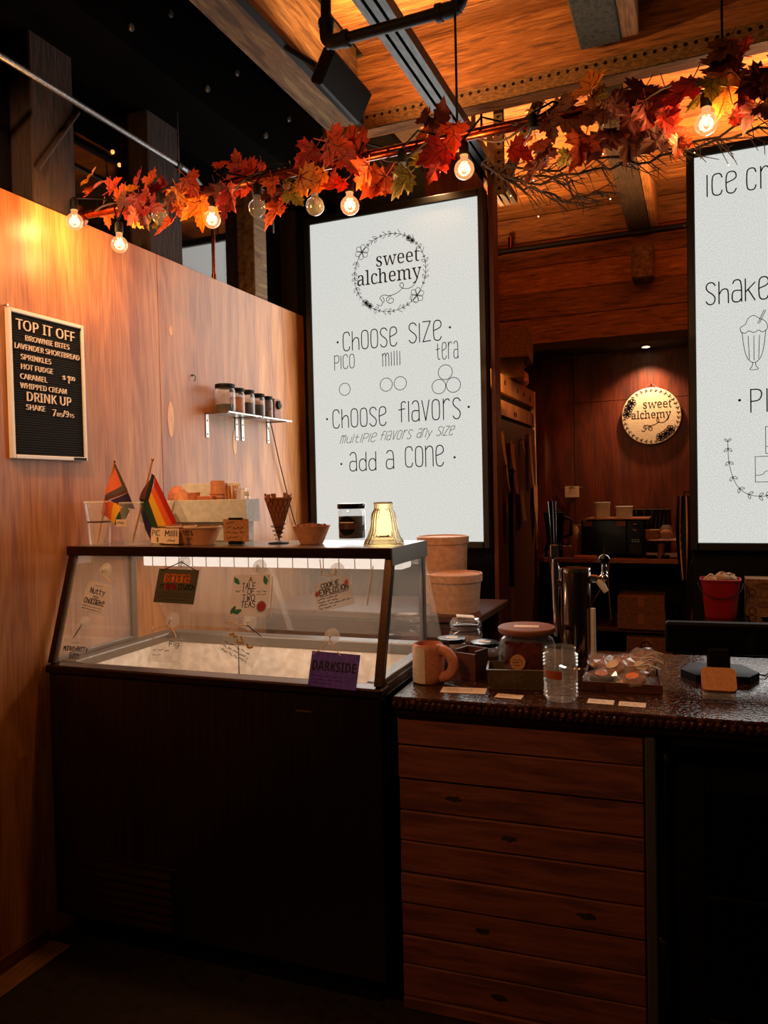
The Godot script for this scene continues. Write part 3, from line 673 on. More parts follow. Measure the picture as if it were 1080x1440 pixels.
const LEAVES := [[-1.925,2.533,-2.086,0.083,"O"],[-1.930,2.560,-2.072,0.075,"Y"],[-1.917,2.475,-2.115,0.046,"R"],[-1.925,2.443,-2.140,0.051,"O"],[-1.832,2.490,-2.106,0.073,"O"],[-1.824,2.521,-2.137,0.053,"Y"],[-1.653,2.472,-1.985,0.055,"R"],[-1.662,2.503,-2.059,0.057,"O"],[-1.688,2.494,-2.140,0.093,"M"],[-1.681,2.454,-2.090,0.083,"R"],[-1.830,2.452,-2.133,0.085,"R"],[-1.671,2.407,-1.999,0.059,"R"],[-1.702,2.398,-2.060,0.082,"D"],[-1.633,2.388,-2.022,0.070,"R"],[-1.734,2.377,-2.072,0.051,"Y"],[-1.668,2.366,-2.078,0.051,"G"],[-1.548,2.304,-1.982,0.067,"O"],[-1.524,2.409,-2.017,0.064,"Y"],[-1.485,2.440,-2.028,0.080,"M"],[-1.616,2.419,-2.136,0.051,"O"],[-1.542,2.398,-2.110,0.075,"Y"],[-1.432,2.338,-2.007,0.087,"Y"],[-1.506,2.415,-2.116,0.084,"Y"],[-1.771,2.474,-2.004,0.060,"M"],[-1.708,2.478,-2.085,0.074,"M"],[-1.692,2.361,-2.002,0.059,"M"],[-1.527,2.373,-1.980,0.067,"D"],[-1.696,2.415,-2.128,0.063,"D"],[-1.740,2.424,-2.016,0.056,"D"],[-1.358,2.477,-2.017,0.052,"M"],[-1.359,2.498,-2.147,0.098,"M"],[-1.394,2.456,-2.128,0.076,"R"],[-1.336,2.373,-2.029,0.080,"R"],[-1.484,2.416,-2.143,0.076,"Y"],[-1.249,2.463,-2.072,0.045,"R"],[-1.309,2.425,-2.095,0.062,"M"],[-1.179,2.378,-2.015,0.052,"O"],[-1.254,2.393,-2.140,0.076,"D"],[-1.222,2.334,-2.097,0.079,"O"],[-1.209,2.405,-2.144,0.059,"D"],[-1.185,2.454,-2.132,0.072,"G"],[-1.114,2.341,-2.031,0.064,"G"],[-1.070,2.459,-2.041,0.081,"R"],[-1.048,2.367,-2.008,0.084,"Y"],[-1.011,2.360,-2.005,0.071,"Y"],[-0.955,2.331,-1.991,0.067,"M"],[-0.966,2.460,-2.031,0.101,"M"],[-1.010,2.396,-2.083,0.054,"M"],[-1.328,2.316,-1.981,0.043,"R"],[-1.349,2.506,-2.095,0.062,"M"],[-1.393,2.399,-2.037,0.069,"D"],[-1.100,2.369,-2.033,0.056,"Y"],[-1.211,2.368,-2.119,0.055,"M"],[-0.930,2.476,-2.062,0.102,"M"],[-0.884,2.366,-2.034,0.081,"O"],[-0.858,2.343,-2.062,0.090,"O"],[-0.835,2.382,-2.100,0.067,"D"],[-0.752,2.305,-1.990,0.079,"G"],[-0.753,2.420,-2.146,0.068,"G"],[-0.651,2.359,-1.984,0.090,"R"],[-0.732,2.468,-2.107,0.067,"O"],[-0.682,2.506,-2.124,0.097,"D"],[-0.600,2.406,-1.983,0.071,"O"],[-0.722,2.532,-2.114,0.054,"D"],[-0.671,2.347,-2.042,0.065,"R"],[-0.625,2.415,-2.078,0.054,"M"],[-0.424,2.325,-1.982,0.063,"M"],[-0.370,2.328,-1.988,0.051,"O"],[-0.390,2.280,-2.011,0.072,"D"],[-0.388,2.372,-2.142,0.059,"D"],[-0.927,2.401,-2.013,0.060,"M"],[-0.855,2.337,-2.108,0.050,"O"],[-0.675,2.459,-2.138,0.064,"D"],[-0.722,2.459,-2.140,0.064,"M"],[-0.250,2.484,-2.039,0.085,"Y"],[-0.228,2.445,-2.040,0.053,"G"],[-0.326,2.432,-2.069,0.094,"B"],[-0.442,2.390,-2.112,0.063,"R"],[-0.364,2.314,-1.998,0.055,"D"],[-0.285,2.358,-2.107,0.084,"O"],[-0.328,2.341,-2.116,0.046,"G"],[-0.240,2.362,-2.126,0.084,"D"],[-0.236,2.377,-1.986,0.071,"B"],[-0.179,2.481,-2.141,0.081,"D"],[-0.130,2.415,-1.996,0.075,"D"],[-0.153,2.375,-2.038,0.085,"D"],[-0.131,2.344,-2.084,0.087,"D"],[-0.068,2.448,-2.136,0.080,"R"],[-0.029,2.413,-2.038,0.089,"R"],[-0.062,2.367,-2.137,0.089,"M"],[-0.073,2.374,-2.073,0.066,"R"],[-0.096,2.304,-2.033,0.068,"P"],[-0.042,2.286,-2.034,0.052,"O"],[-0.187,2.400,-2.010,0.068,"D"],[-0.111,2.359,-1.993,0.071,"R"],[-0.196,2.321,-2.005,0.064,"D"],[-0.161,2.334,-2.097,0.071,"P"],[-0.094,2.379,-2.149,0.064,"M"],[-0.346,2.378,-2.007,0.056,"B"],[0.057,2.467,-1.988,0.071,"B"],[0.054,2.512,-2.148,0.098,"B"],[0.090,2.505,-2.071,0.066,"M"],[0.073,2.411,-2.049,0.097,"A"],[0.033,2.403,-2.020,0.064,"G"],[0.102,2.391,-2.081,0.066,"R"],[0.098,2.361,-2.120,0.050,"R"],[0.131,2.409,-2.057,0.073,"P"],[0.122,2.336,-2.052,0.061,"D"],[0.147,2.316,-1.989,0.051,"D"],[0.005,2.434,-2.136,0.055,"G"],[0.064,2.437,-1.986,0.067,"D"],[0.143,2.388,-2.064,0.061,"D"],[0.179,2.442,-2.123,0.084,"R"],[0.198,2.403,-2.002,0.079,"O"],[0.238,2.403,-2.104,0.083,"D"],[0.280,2.454,-2.141,0.093,"M"],[0.310,2.444,-2.087,0.083,"R"]]
const BULBS := [[-1.895,2.364,-1.954,1],[-1.787,2.299,-2.040,1],[-1.617,2.367,-2.040,0],[-1.416,2.324,-2.040,1],[-1.249,2.332,-2.040,0],[-1.050,2.306,-2.040,0],[-0.936,2.289,-2.040,1],[-0.770,2.342,-2.040,0],[-0.589,2.331,-2.040,1],[-0.399,2.365,-2.040,0],[-0.196,2.365,-2.040,0],[0.022,2.330,-2.040,1],[0.216,2.344,-2.040,0]]

func leaf_mesh(v: int) -> ArrayMesh:
	var half := [[0.0, 0.0], [0.10, -0.03], [0.24, -0.08], [0.22, 0.04], [0.46, 0.04], [0.40, 0.14], [0.54, 0.28], [0.43, 0.33], [0.47, 0.45], [0.33, 0.40], [0.20, 0.42], [0.27, 0.60], [0.21, 0.63], [0.23, 0.75], [0.11, 0.78], [0.0, 1.0]]
	var poly := PackedVector2Array()
	for p in half: poly.append(Vector2(p[0], p[1]))
	for i in range(half.size() - 2, 0, -1): poly.append(Vector2(-half[i][0], half[i][1]))
	var curl: float = [0.25, -0.35, 0.55, 0.1][v]
	var fold: float = [0.30, 0.5, -0.2, 0.65][v]
	var bend: float = [0.2, 0.5, -0.3, 0.0][v]
	var f := func(p: Vector2, lift: float) -> Vector3:
		return Vector3(p.x, p.y - 0.35, fold * absf(p.x) * 0.6 + curl * (p.length_squared()) * 0.4 - bend * p.y * absf(p.y) * 0.4 + 0.03 * sin(p.x * 16.0 + p.y * 9.0 + v) + lift)
	var m := mb()
	var c := Vector2(0, 0.30)
	var n := poly.size()
	for i in n:
		var a := poly[i]; var b := poly[(i + 1) % n]
		var a2 := c.lerp(a, 0.5); var b2 := c.lerp(b, 0.5)
		m.t(f.call(c, 0.0), f.call(a2, 0.0), f.call(b2, 0.0), 1)
		m.q(f.call(a2, 0.0), f.call(a, 0.0), f.call(b, 0.0), f.call(b2, 0.0), 1)
	var st := [f.call(Vector2(0, 0.02), 0.0), f.call(Vector2(0.02, -0.16), 0.03), f.call(Vector2(0.05, -0.34), 0.1)]
	m.tube(st, 0.014, 5)
	return m.done()

func vein_mesh(v: int) -> ArrayMesh:
	var curl: float = [0.25, -0.35, 0.55, 0.1][v]
	var fold: float = [0.30, 0.5, -0.2, 0.65][v]
	var bend: float = [0.2, 0.5, -0.3, 0.0][v]
	var m := mb()
	for e in [[0.0, 0.92], [0.45, 0.40], [-0.45, 0.40], [0.36, 0.07], [-0.36, 0.07], [0.20, 0.66], [-0.20, 0.66]]:
		var p0 := Vector2(0, 0.35) if absf(e[1] - 0.66) < 0.01 else Vector2(0, 0.03)
		var pts := []
		for k in 5:
			var p := p0.lerp(Vector2(e[0], e[1]), k / 4.0)
			pts.append(Vector3(p.x, p.y - 0.35, fold * absf(p.x) * 0.6 + curl * p.length_squared() * 0.4 - bend * p.y * absf(p.y) * 0.4 + 0.03 * sin(p.x * 16.0 + p.y * 9.0 + v) + 0.004))
		m.tube(pts, [0.012, 0.011, 0.010, 0.008, 0.005], 4, false)
	return m.done()

func build_garland() -> void:
	var cp := thing("copper_pipe", "long dull copper pipe carrying the autumn garland across the counter", "pipe", Vector3(-1.985, 2.44, -2.085))
	part(cp, "pipe", mb().tube([Vector3(0, 0, 0), Vector3(4.4, 0, 0)], 0.0155, 14), M.copper)
	part(cp, "wall_flange", mb().lathe([[0.0, 0.0], [0.034, 0.0], [0.034, 0.006], [0.018, 0.012], [0.018, 0.03]], 16, Vector3(-0.012, 0, 0), Basis(Vector3(0, 0, 1), -PI / 2)), M.copper)
	part(cp, "coupling", mb().tube([Vector3(0.62, 0, 0), Vector3(0.68, 0, 0)], 0.0185, 14), M.copper)
	var g := thing("leaf_garland", "garland of artificial red, orange and yellow maple leaves wound along the copper pipe", "garland", Vector3(-1.9, 2.44, -2.06))
	var vine := []
	for i in 90:
		var x := i * 0.026
		vine.append(Vector3(x, 0.024 * sin(x * 21.0) - 0.01, 0.026 * cos(x * 21.0) - 0.02))
	part(g, "vine", mb().tube(vine, 0.0035, 5), M.twig)
	var lm := []
	var vm := []
	for v in 4:
		lm.append(leaf_mesh(v)); vm.append(vein_mesh(v))
	var r := RandomNumberGenerator.new(); r.seed = 12
	for e in LEAVES:
		var v := r.randi_range(0, 3)
		var o := part(g, "leaf", lm[v], M["leaf" + e[4]])
		var up: float = 0.0 if e[1] > 2.47 else PI
		var roll := up + r.randf_range(-1.2, 1.2)
		var b := Basis(Vector3(0, 1, 0), r.randf_range(-0.6, 0.5)) * Basis(Vector3(1, 0, 0), r.randf_range(-0.6, 0.4)) * Basis(Vector3(0, 0, 1), roll)
		o.transform = Transform3D(b.scaled_local(Vector3.ONE * e[3] * 1.18), Vector3(e[0], e[1], e[2]) - g.position)
		part(o, "vein", vm[v], M.vein)
	# twig garland with pin lights
	var t := thing("twig_garland", "bare brown twig garland with pin lights hanging below the copper pipe", "garland", Vector3(-0.55, 2.40, -2.27))
	var strands := [[[-0.02, 0.0], [0.10, -0.05], [0.26, -0.05], [0.36, -0.03], [0.46, -0.02], [0.62, -0.03], [0.75, -0.01], [0.9, 0.02]], [[0.0, -0.01], [0.06, -0.05], [0.14, -0.085], [0.21, -0.12], [0.30, -0.11]], [[0.02, 0.01], [0.16, -0.02], [0.30, -0.01], [0.45, -0.05], [0.55, -0.02], [0.70, 0.03]], [[-0.05, 0.03], [0.05, -0.03], [0.12, -0.03], [0.22, -0.07]]]
	var tw := mb()
	var tips := []
	for s in strands:
		var pts := []
		for p in s: pts.append(Vector2(p[0], p[1]))
		var sm := smooth(pts, 2)
		var p3 := []
		for k in sm.size(): p3.append(Vector3(sm[k].x, sm[k].y + 0.006 * sin(k * 1.9), 0.02 * sin(k * 0.9)))
		tw.tube(p3, 0.0036, 5)
		for k in range(1, p3.size() - 1):
			for j in 1 + k % 2:
				var d := Vector3(r.randf_range(0.2, 1.0), r.randf_range(-1.0, 0.35), r.randf_range(-0.6, 0.6)).normalized()
				var l := r.randf_range(0.05, 0.12)
				var q: Vector3 = p3[k] + d * l * 0.5 + Vector3(0, r.randf_range(-0.01, 0.01), 0)
				var e2: Vector3 = p3[k] + d * l + Vector3(0, r.randf_range(-0.02, 0.02), 0)
				tw.tube([p3[k], q, e2], [0.0019, 0.0014, 0.0008], 4, false)
				tips.append(e2)
				tw.tube([q, q + Vector3(r.randf_range(0, 0.03), r.randf_range(-0.04, 0.02), r.randf_range(-0.02, 0.02))], [0.0015, 0.0008], 4, false)
	part(t, "twigs", tw, M.twig)
	var hook := mb()
	for x in [0.05, 0.4, 0.75]: hook.tube([Vector3(x, -0.03, 0), Vector3(x + 0.01, 0.02, 0.1), Vector3(x, 0.055, 0.185)], 0.0015, 4)
	part(t, "tie_wire", hook, M.twig)
	for k in 14:
		part(t, "pin_light", mb().ball(tips[(k * 13) % tips.size()], 0.0022, 6, 4), M.pin)
	# string of globe bulbs
	var s := thing("string_light", "black cord of clear globe bulbs looped along the garland pipe", "string light", Vector3(-1.95, 2.44, -2.05))
	var cord := []
	for i in BULBS.size():
		var b := Vector3(BULBS[i][0], BULBS[i][1], BULBS[i][2]) - s.position
		var topy := b.y + 0.075
		cord.append(Vector3(b.x, topy, b.z + 0.004))
		if i + 1 < BULBS.size():
			var nx: float = BULBS[i + 1][0] - s.position.x
			for k in 3:
				var w := (k + 1) / 4.0
				cord.append(Vector3(lerpf(b.x, nx, w), 0.02 * sin(w * TAU) + 0.005 + 0.022 * (k % 2), [0.0, -0.06, 0.0][k] - 0.0))
	var smc := []
	for k in cord.size() - 1:
		for j in 3: smc.append(cord[k].lerp(cord[k + 1], j / 3.0))
	part(s, "cord", mb().tube(smc, 0.003, 6), M.black)
	for e in BULBS:
		var at := Vector3(e[0], e[1], e[2]) - s.position
		var so := part(s, "socket", mb().lathe([[0.0, 0.0], [0.0125, 0.0], [0.0135, 0.004], [0.0135, 0.028], [0.010, 0.036], [0.0, 0.038]], 14), M.black)
		so.position = at + Vector3(0, 0.036, 0)
		var prof := []
		for k in 13:
			var a := -PI / 2 + PI * k / 12.0 * 0.86
			prof.append([maxf(cos(a) * 0.0275, 0.0), sin(a) * 0.0275 - 0.002])
		prof.append([0.0105, 0.026]); prof.append([0.0105, 0.037])
		var bu := part(s, "bulb", mb().lathe(prof, 20), M.bulblit if e[3] else M.glass, "lit amber globe bulb" if e[3] else "unlit clear globe bulb")
		bu.position = at
		if e[3]:
			part(bu, "filament", mb().ball(Vector3(0, 0.002, 0), Vector3(0.006, 0.011, 0.006), 10, 6), M.filament)
			omni(bu, Vector3(0, 0, 0), Color(1.0, 0.70, 0.40), BULBE, 0.02)
		else:
			part(bu, "filament", mb().tube([Vector3(-0.004, 0.03, 0), Vector3(-0.006, 0.0, 0), Vector3(0, 0.006, 0), Vector3(0.006, 0.0, 0), Vector3(0.004, 0.03, 0)], 0.0008, 4), M.copper)

# ---------------------------------------------------------------- menu screens
const TXT := [["choose", -0.281, 1.003, 0.304, 0.097], ["size", 0.090, 1.009, 0.172, 0.100], ["pico", -0.334, 0.910, 0.115, 0.073], ["milli", -0.058, 0.904, 0.097, 0.073], ["tera", 0.235, 0.912, 0.112, 0.084], ["choose", -0.352, 0.600, 0.306, 0.097], ["flavors", 0.025, 0.612, 0.329, 0.103], ["add", -0.259, 0.370, 0.150, 0.097], ["a", -0.050, 0.375, 0.041, 0.094], ["cone", 0.056, 0.380, 0.205, 0.104]]

func screen(at: Vector3, label: String) -> Node3D:
	var s := thing("menu_screen", label, "screen", at)
	part(s, "display", mb().bx(Vector3(-0.4615, 0, -0.012), Vector3(0.4615, 1.688, 0)), M.screen, "glowing white mottled sheet")
	part(s, "bezel", mb().bx(Vector3(-0.495, -0.035, -0.05), Vector3(-0.4615, 1.725, 0.012), 0.004), M.frame_black)
	part(s, "bezel", mb().bx(Vector3(0.4615, -0.035, -0.05), Vector3(0.495, 1.725, 0.012), 0.004), M.frame_black)
	part(s, "bezel", mb().bx(Vector3(-0.4615, 1.688, -0.05), Vector3(0.4615, 1.725, 0.012), 0.004), M.frame_black)
	part(s, "bezel", mb().bx(Vector3(-0.4615, -0.035, -0.05), Vector3(0.4615, 0, 0.012), 0.004), M.frame_black)
	part(s, "back_panel", mb().bx(Vector3(-0.49, -at.y, -0.085), Vector3(0.49, 1.72, -0.05), 0.002), M.black, "black panel behind and below the display")
	area(s, Vector3(0, 0.844, 0.02), Vector3(0, PI, 0), Vector2(0.90, 1.66), Color(1.0, 0.98, 0.95), SCRL)
	return s

func sprig(m: MB, p: Vector2, dir: float, n: int, step: float, lf: float, w: float) -> void:
	var q := p
	for i in n:
		var q2 := q + Vector2(cos(dir), sin(dir)) * step
		m.pen(PackedVector2Array([q, q2]), w)
		for sd in [-1.0, 1.0]:
			var d: float = dir + sd * 0.8
			var e := q2 + Vector2(cos(d), sin(d)) * lf
			var nn := Vector2(-sin(d), cos(d)) * lf * 0.25
			m.pen(smooth([q2, q2.lerp(e, 0.5) + nn, e, q2.lerp(e, 0.5) - nn, q2], 1), w)
		q = q2

func flower(m: MB, c: Vector2, r: float, n: int, w: float, a0 := 0.3) -> void:
	for i in n:
		var a := a0 + TAU * i / n
		var e := c + Vector2(cos(a), sin(a)) * r
		var nn := Vector2(-sin(a), cos(a)) * r * 0.42
		m.pen(smooth([c, c.lerp(e, 0.55) + nn, e, c.lerp(e, 0.55) - nn, c], 2), w)
	m.pen(circle(c, r * 0.15, 8), w)

func wreath(m: MB, c: Vector2, r: float, w: float) -> void:
	m.pen(circle(c, r, 60), w)
	var k := 46
	for i in k:
		var a := TAU * i / k
		if absf(a - 2.45) < 0.22 or absf(a - 5.55) < 0.22: continue
		var p := c + Vector2(cos(a), sin(a)) * r
		for sd in [-1.0, 1.0]:
			var d: float = a + PI / 2 + sd * 0.7
			var l := r * (0.11 + 0.05 * sin(i * 2.3))
			var e := p + Vector2(cos(d), sin(d)) * l
			var nn := Vector2(-sin(d), cos(d)) * l * 0.22
			if i % 3 == 0: m.pen(PackedVector2Array([p, e]), w)
			else: m.pen(smooth([p, p.lerp(e, 0.5) + nn, e, p.lerp(e, 0.5) - nn, p], 1), w * 0.9)
	flower(m, c + Vector2(cos(2.45), sin(2.45)) * r, r * 0.22, 6, w)
	flower(m, c + Vector2(cos(5.55), sin(5.55)) * r, r * 0.22, 6, w)
	for a in [0.85, 0.98, 3.95, 4.08]:
		flower(m, c + Vector2(cos(a), sin(a)) * r * 0.98, r * 0.08, 7, w)

func flourish(m: MB, c: Vector2, k: float, w: float) -> void:
	var pts := [[0.144, -0.037], [0.128, -0.07], [0.101, -0.087], [0.064, -0.085], [0.041, -0.067], [0.056, -0.047], [0.072, -0.071], [0.036, -0.101], [-0.012, -0.113], [-0.049, -0.10], [-0.069, -0.118], [-0.055, -0.13], [-0.05, -0.143], [-0.06, -0.16], [-0.084, -0.148]]
	var o := []
	for p in pts: o.append(c + Vector2(p[0], p[1]) * k)
	m.pen(smooth(o, 3), w)
	o = []
	for p in [[-0.05, -0.113], [-0.04, -0.13], [-0.046, -0.142]]: o.append(c + Vector2(p[0], p[1]) * k)
	m.pen(smooth(o, 2), w)
	o = []
	for p in [[-0.002, -0.113], [-0.03, -0.118], [-0.028, -0.14], [-0.008, -0.153], [0.011, -0.142], [0.008, -0.126], [-0.012, -0.122], [-0.018, -0.136]]: o.append(c + Vector2(p[0], p[1]) * k)
	m.pen(smooth(o, 3), w)

func build_screens() -> void:
	var s := screen(Vector3(-1.4505, 1.194, -3.65), "tall glowing menu screen reading choose size, choose flavors, add a cone")
	var z := 0.0012
	var m := mb()
	for e in TXT:
		m = mb()
		write(m, e[0], e[1], e[2], e[3], e[4], 0.0052 if e[4] > 0.09 else 0.0038)
		part(s, "lettering", m, M.inkblue, "thin handwritten word " + e[0]).position.z = z
	m = mb()
	for d in [[-0.313, 1.052], [0.308, 1.067], [-0.386, 0.651], [0.397, 0.667], [-0.308, 0.409], [0.319, 0.421]]:
		part(s, "dot", mb().prism(circle(Vector2(d[0], d[1]), 0.006, 10).slice(0, 10), 0, 0.0003), M.inkblue).position.z = z
	for c in [[-0.278, 0.802, 0.032], [-0.041, 0.809, 0.034], [0.037, 0.81, 0.034], [0.279, 0.847, 0.037], [0.244, 0.778, 0.036], [0.32, 0.781, 0.037]]: part(s, "scoop_circle", mb().pen(circle(Vector2(c[0], c[1]), c[2]), 0.0032), M.inkblue).position.z = z
	for e in [["multiple", -0.313, 0.518, 0.20], ["flavors", -0.085, 0.524, 0.17], ["any", 0.118, 0.528, 0.075], ["size", 0.225, 0.532, 0.085]]:
		m = mb()
		write(m, e[0], e[1], e[2], e[3], 0.046, 0.0028, Transform3D(), 0.35)
		part(s, "script_word", m, M.inkpale, "slanted pale script word " + e[0]).position.z = z
	m = mb()
	wreath(m, Vector2(-0.009, 1.378), 0.197, 0.0026)
	flourish(m, Vector2(0, 1.372), 1.0, 0.0032)
	part(s, "wreath", m, M.inkpale, "fine drawn wreath of leaves and flowers").position.z = z
	type_(s, "name_lettering", "sweet", 0.236, 0.066, Vector3(0.036, 1.449, z), M.inkblue, 0.0006, true)
	type_(s, "name_lettering", "alchemy", 0.355, 0.100, Vector3(-0.014, 1.358, z), M.inkblue, 0.0006, true)
	# right screen
	var x0 := 0.4505
	s = screen(Vector3(x0, 1.194, -3.65), "glowing menu screen reading ice cr, shake, cut by the picture edge")
	m = mb()
	for e in [["Ice", 0.020, 1.512, 0.135, 0.092], ["cr", 0.196, 1.512, 0.085, 0.092], ["shake", 0.031, 1.043, 0.245, 0.095], ["Pl", 0.204, 0.564, 0.065, 0.098]]:
		m = mb()
		write(m, e[0], e[1] - x0, e[2], e[3], e[4], 0.0052)
		part(s, "lettering", m, M.inkblue, "thin handwritten menu lettering").position.z = z
	part(s, "dot", mb().prism(circle(Vector2(0.16 - x0, 0.619), 0.006, 10).slice(0, 10), 0, 0.0003), M.inkblue).position.z = z
	m = mb()
	var g := Vector2(0.218 - x0, 0.742)
	for l in [[[-0.046, 0.17], [-0.04, 0.11], [-0.03, 0.06], [-0.01, 0.035], [0.01, 0.035], [0.03, 0.06], [0.04, 0.11], [0.046, 0.17]], [[-0.006, 0.035], [-0.006, 0.02], [-0.022, 0.004], [0.022, 0.004], [0.006, 0.02], [0.006, 0.035]], [[-0.05, 0.17], [-0.055, 0.19], [-0.03, 0.20], [-0.025, 0.225], [0.0, 0.24], [0.02, 0.222], [0.045, 0.21], [0.055, 0.185], [0.05, 0.17], [0.03, 0.16], [0.02, 0.175], [0.0, 0.16], [-0.02, 0.175], [-0.035, 0.16], [-0.05, 0.17]], [[0.015, 0.20], [0.04, 0.255]], [[0.022, 0.20], [0.047, 0.255]], [[-0.018, 0.05], [-0.022, 0.15]], [[0.0, 0.045], [0.0, 0.15]], [[0.018, 0.05], [0.022, 0.15]]]:
		var p := []
		for q in l: p.append(g + Vector2(q[0], q[1]))
		m.pen(smooth(p, 2), 0.0026)
	part(s, "milkshake_drawing", m, M.inkpale, "line drawing of a milkshake glass").position.z = z
	m = mb()
	var sp := smooth([Vector2(0.112 - x0, 0.434), Vector2(0.114 - x0, 0.35), Vector2(0.137 - x0, 0.259), Vector2(0.178 - x0, 0.213), Vector2(0.238 - x0, 0.199), Vector2(0.267 - x0, 0.205)], 2)
	m.pen(sp, 0.0024)
	for i in range(2, sp.size() - 1, 3):
		var d := (sp[i + 1] - sp[i]).angle()
		sprig(m, sp[i], d, 1, 0.004, 0.024, 0.0024)
	sprig(m, sp[0], PI / 2, 1, 0.008, 0.02, 0.0024)
	for b in [[0.219, 0.263, 0.11, 0.11], [0.26, 0.385, 0.11, 0.115]]:
		m.pen(PackedVector2Array([Vector2(b[0] - x0, b[1]), Vector2(b[0] + b[2] - x0, b[1]), Vector2(b[0] + b[2] - x0, b[1] + b[3]), Vector2(b[0] - x0, b[1] + b[3]), Vector2(b[0] - x0, b[1])]), 0.0026)
		m.pen(smooth([Vector2(b[0] - x0, b[1] + 0.03), Vector2(b[0] + 0.03 - x0, b[1] + 0.03), Vector2(b[0] + 0.04 - x0, b[1] + 0.05), Vector2(b[0] + 0.08 - x0, b[1] + 0.045)], 2), 0.0024)
	part(s, "tub_drawing", m, M.inkpale, "line drawing of tubs and a leafy sprig").position.z = z
	var tr := struct("trim_1", "narrow brown wooden upright beside the left menu screen")
	part(tr, "upright", mb().bx(Vector3(-0.952, 0, -3.80), Vector3(-0.928, 3.19, -3.70), 0.002), M.skirting)

# ---------------------------------------------------------------- things on the plywood wall
func build_wall_things() -> void:
	var R := PI / 2
	var b := thing("letter_board", "black felt letter board in a pale metal frame reading TOP IT OFF", "letter board", Vector3(WX + 0.002, 1.58, -1.909), R)
	part(b, "felt", mb().bx(Vector3(-0.148, 0.01, 0.0), Vector3(0.148, 0.462, 0.010)), M.felt)
	var rib := mb()
	for i in 56: rib.bx(Vector3(-0.146, 0.014 + i * 0.008, 0.010), Vector3(0.146, 0.0185 + i * 0.008, 0.0118))
	part(b, "felt_ribs", rib, M.felt).set_meta("kind", "stuff")
	for e in [[-0.157, 0, -0.145, 0.471], [0.145, 0, 0.157, 0.471], [-0.145, 0, 0.145, 0.013], [-0.145, 0.458, 0.145, 0.471]]:
		part(b, "frame_bar", mb().bx(Vector3(e[0], e[1], 0), Vector3(e[2], e[3], 0.018), 0.002), M.aluminium)
	var W := 0.314
	for l in [["TOP IT OFF", 0.10, 0.87, 0.425, 0.033], ["BROWNIE BITES", 0.21, 0.79, 0.386, 0.017], ["LAVENDER SHORTBREAD", 0.075, 0.93, 0.356, 0.017], ["SPRINKLES", 0.145, 0.53, 0.324, 0.017], ["HOT FUDGE", 0.145, 0.55, 0.293, 0.017], ["CARAMEL", 0.13, 0.47, 0.262, 0.017], ["WHIPPED CREAM", 0.125, 0.73, 0.233, 0.017], ["DRINK UP", 0.205, 0.79, 0.200, 0.030], ["SHAKE", 0.19, 0.43, 0.166, 0.017], ["$", 0.68, 0.725, 0.279, 0.016], ["1", 0.745, 0.775, 0.275, 0.026], ["00", 0.785, 0.855, 0.280, 0.014], ["7", 0.53, 0.575, 0.157, 0.022], ["85", 0.585, 0.665, 0.152, 0.013], ["/", 0.672, 0.70, 0.158, 0.022], ["9", 0.705, 0.75, 0.157, 0.021], ["15", 0.76, 0.825, 0.153, 0.013]]:
		type_(b, "lettering", l[0], (l[2] - l[1]) * W, l[4], Vector3(-0.157 + W * (l[1] + l[2]) / 2.0, l[3], 0.0135), M.letter, 0.0035)
	part(b, "maker_tag", mb().bx(Vector3(0.092, 0.002, 0.018), Vector3(0.150, 0.011, 0.0186)), M.black)
	part(b, "hanging_nail", mb().tube([Vector3(-0.16, 0.475, 0.0), Vector3(-0.16, 0.475, 0.02)], 0.003, 6), M.chrome)
	var hk := thing("cup_hook", "small dark hook screwed into the plywood above the jar shelf", "hook", Vector3(WX, 1.955, -2.70), R)
	part(hk, "screw", mb().tube([Vector3(0, 0.01, 0), Vector3(0, 0.01, 0.012), Vector3(0, 0.0, 0.018), Vector3(0, -0.012, 0.014), Vector3(0, -0.014, 0.008)], 0.0018, 6), M.iron)
	part(hk, "collar", mb().lathe([[0.005, 0.0], [0.005, 0.002], [0.0, 0.002]], 10, Vector3(0, 0.01, 0), Basis(Vector3.RIGHT, R)), M.iron)
	# two bracket shelves
	for i in 2:
		var sh := thing("bracket_shelf", ["thin metal bracket shelf carrying three spice jars", "thin metal bracket shelf carrying two jars and the wooden dial box"][i], "shelf", Vector3(WX, 1.81, [-2.79, -3.07][i]), R)
		part(sh, "plate", mb().bx(Vector3(-0.01, 0, 0.002), Vector3(0.262, 0.003, 0.125), 0.001), M.steel)
		part(sh, "front_lip", mb().bx(Vector3(-0.01, -0.003, 0.123), Vector3(0.262, 0.004, 0.126), 0.001), M.steel)
		for x in [0.005, 0.235]:
			var br := part(sh, "bracket", mb().bx(Vector3(x - 0.011, -0.105, 0), Vector3(x + 0.011, 0, 0.004), 0.001).bx(Vector3(x - 0.011, -0.004, 0), Vector3(x + 0.011, 0, 0.115), 0.001), M.steel)
			for y in [-0.03, -0.09]: part(br, "screw", mb().lathe([[0.0, 0.002], [0.004, 0.001], [0.0045, 0.0]], 8, Vector3(x, y, 0.004), Basis(Vector3.RIGHT, R)), M.black)
	var jars := [[-2.845, 0.045, 0.125, "cocoa", 0.35], [-2.938, 0.035, 0.118, "waffle", 0.8], [-3.016, 0.038, 0.118, "cocoa", 0.62], [-3.112, 0.034, 0.112, "cocoa", 0.65], [-3.188, 0.032, 0.108, "crumb", 0.45]]
	var lab := ["largest glass jar with black lid, quarter full of dark powder, on the wall shelf", "glass jar with black lid packed with brown bark pieces on the wall shelf", "square shouldered glass jar with black lid, over half full of cocoa powder", "slim glass jar with black lid, two thirds full of brown powder", "smallest glass jar with black lid next to the wooden dial box"]
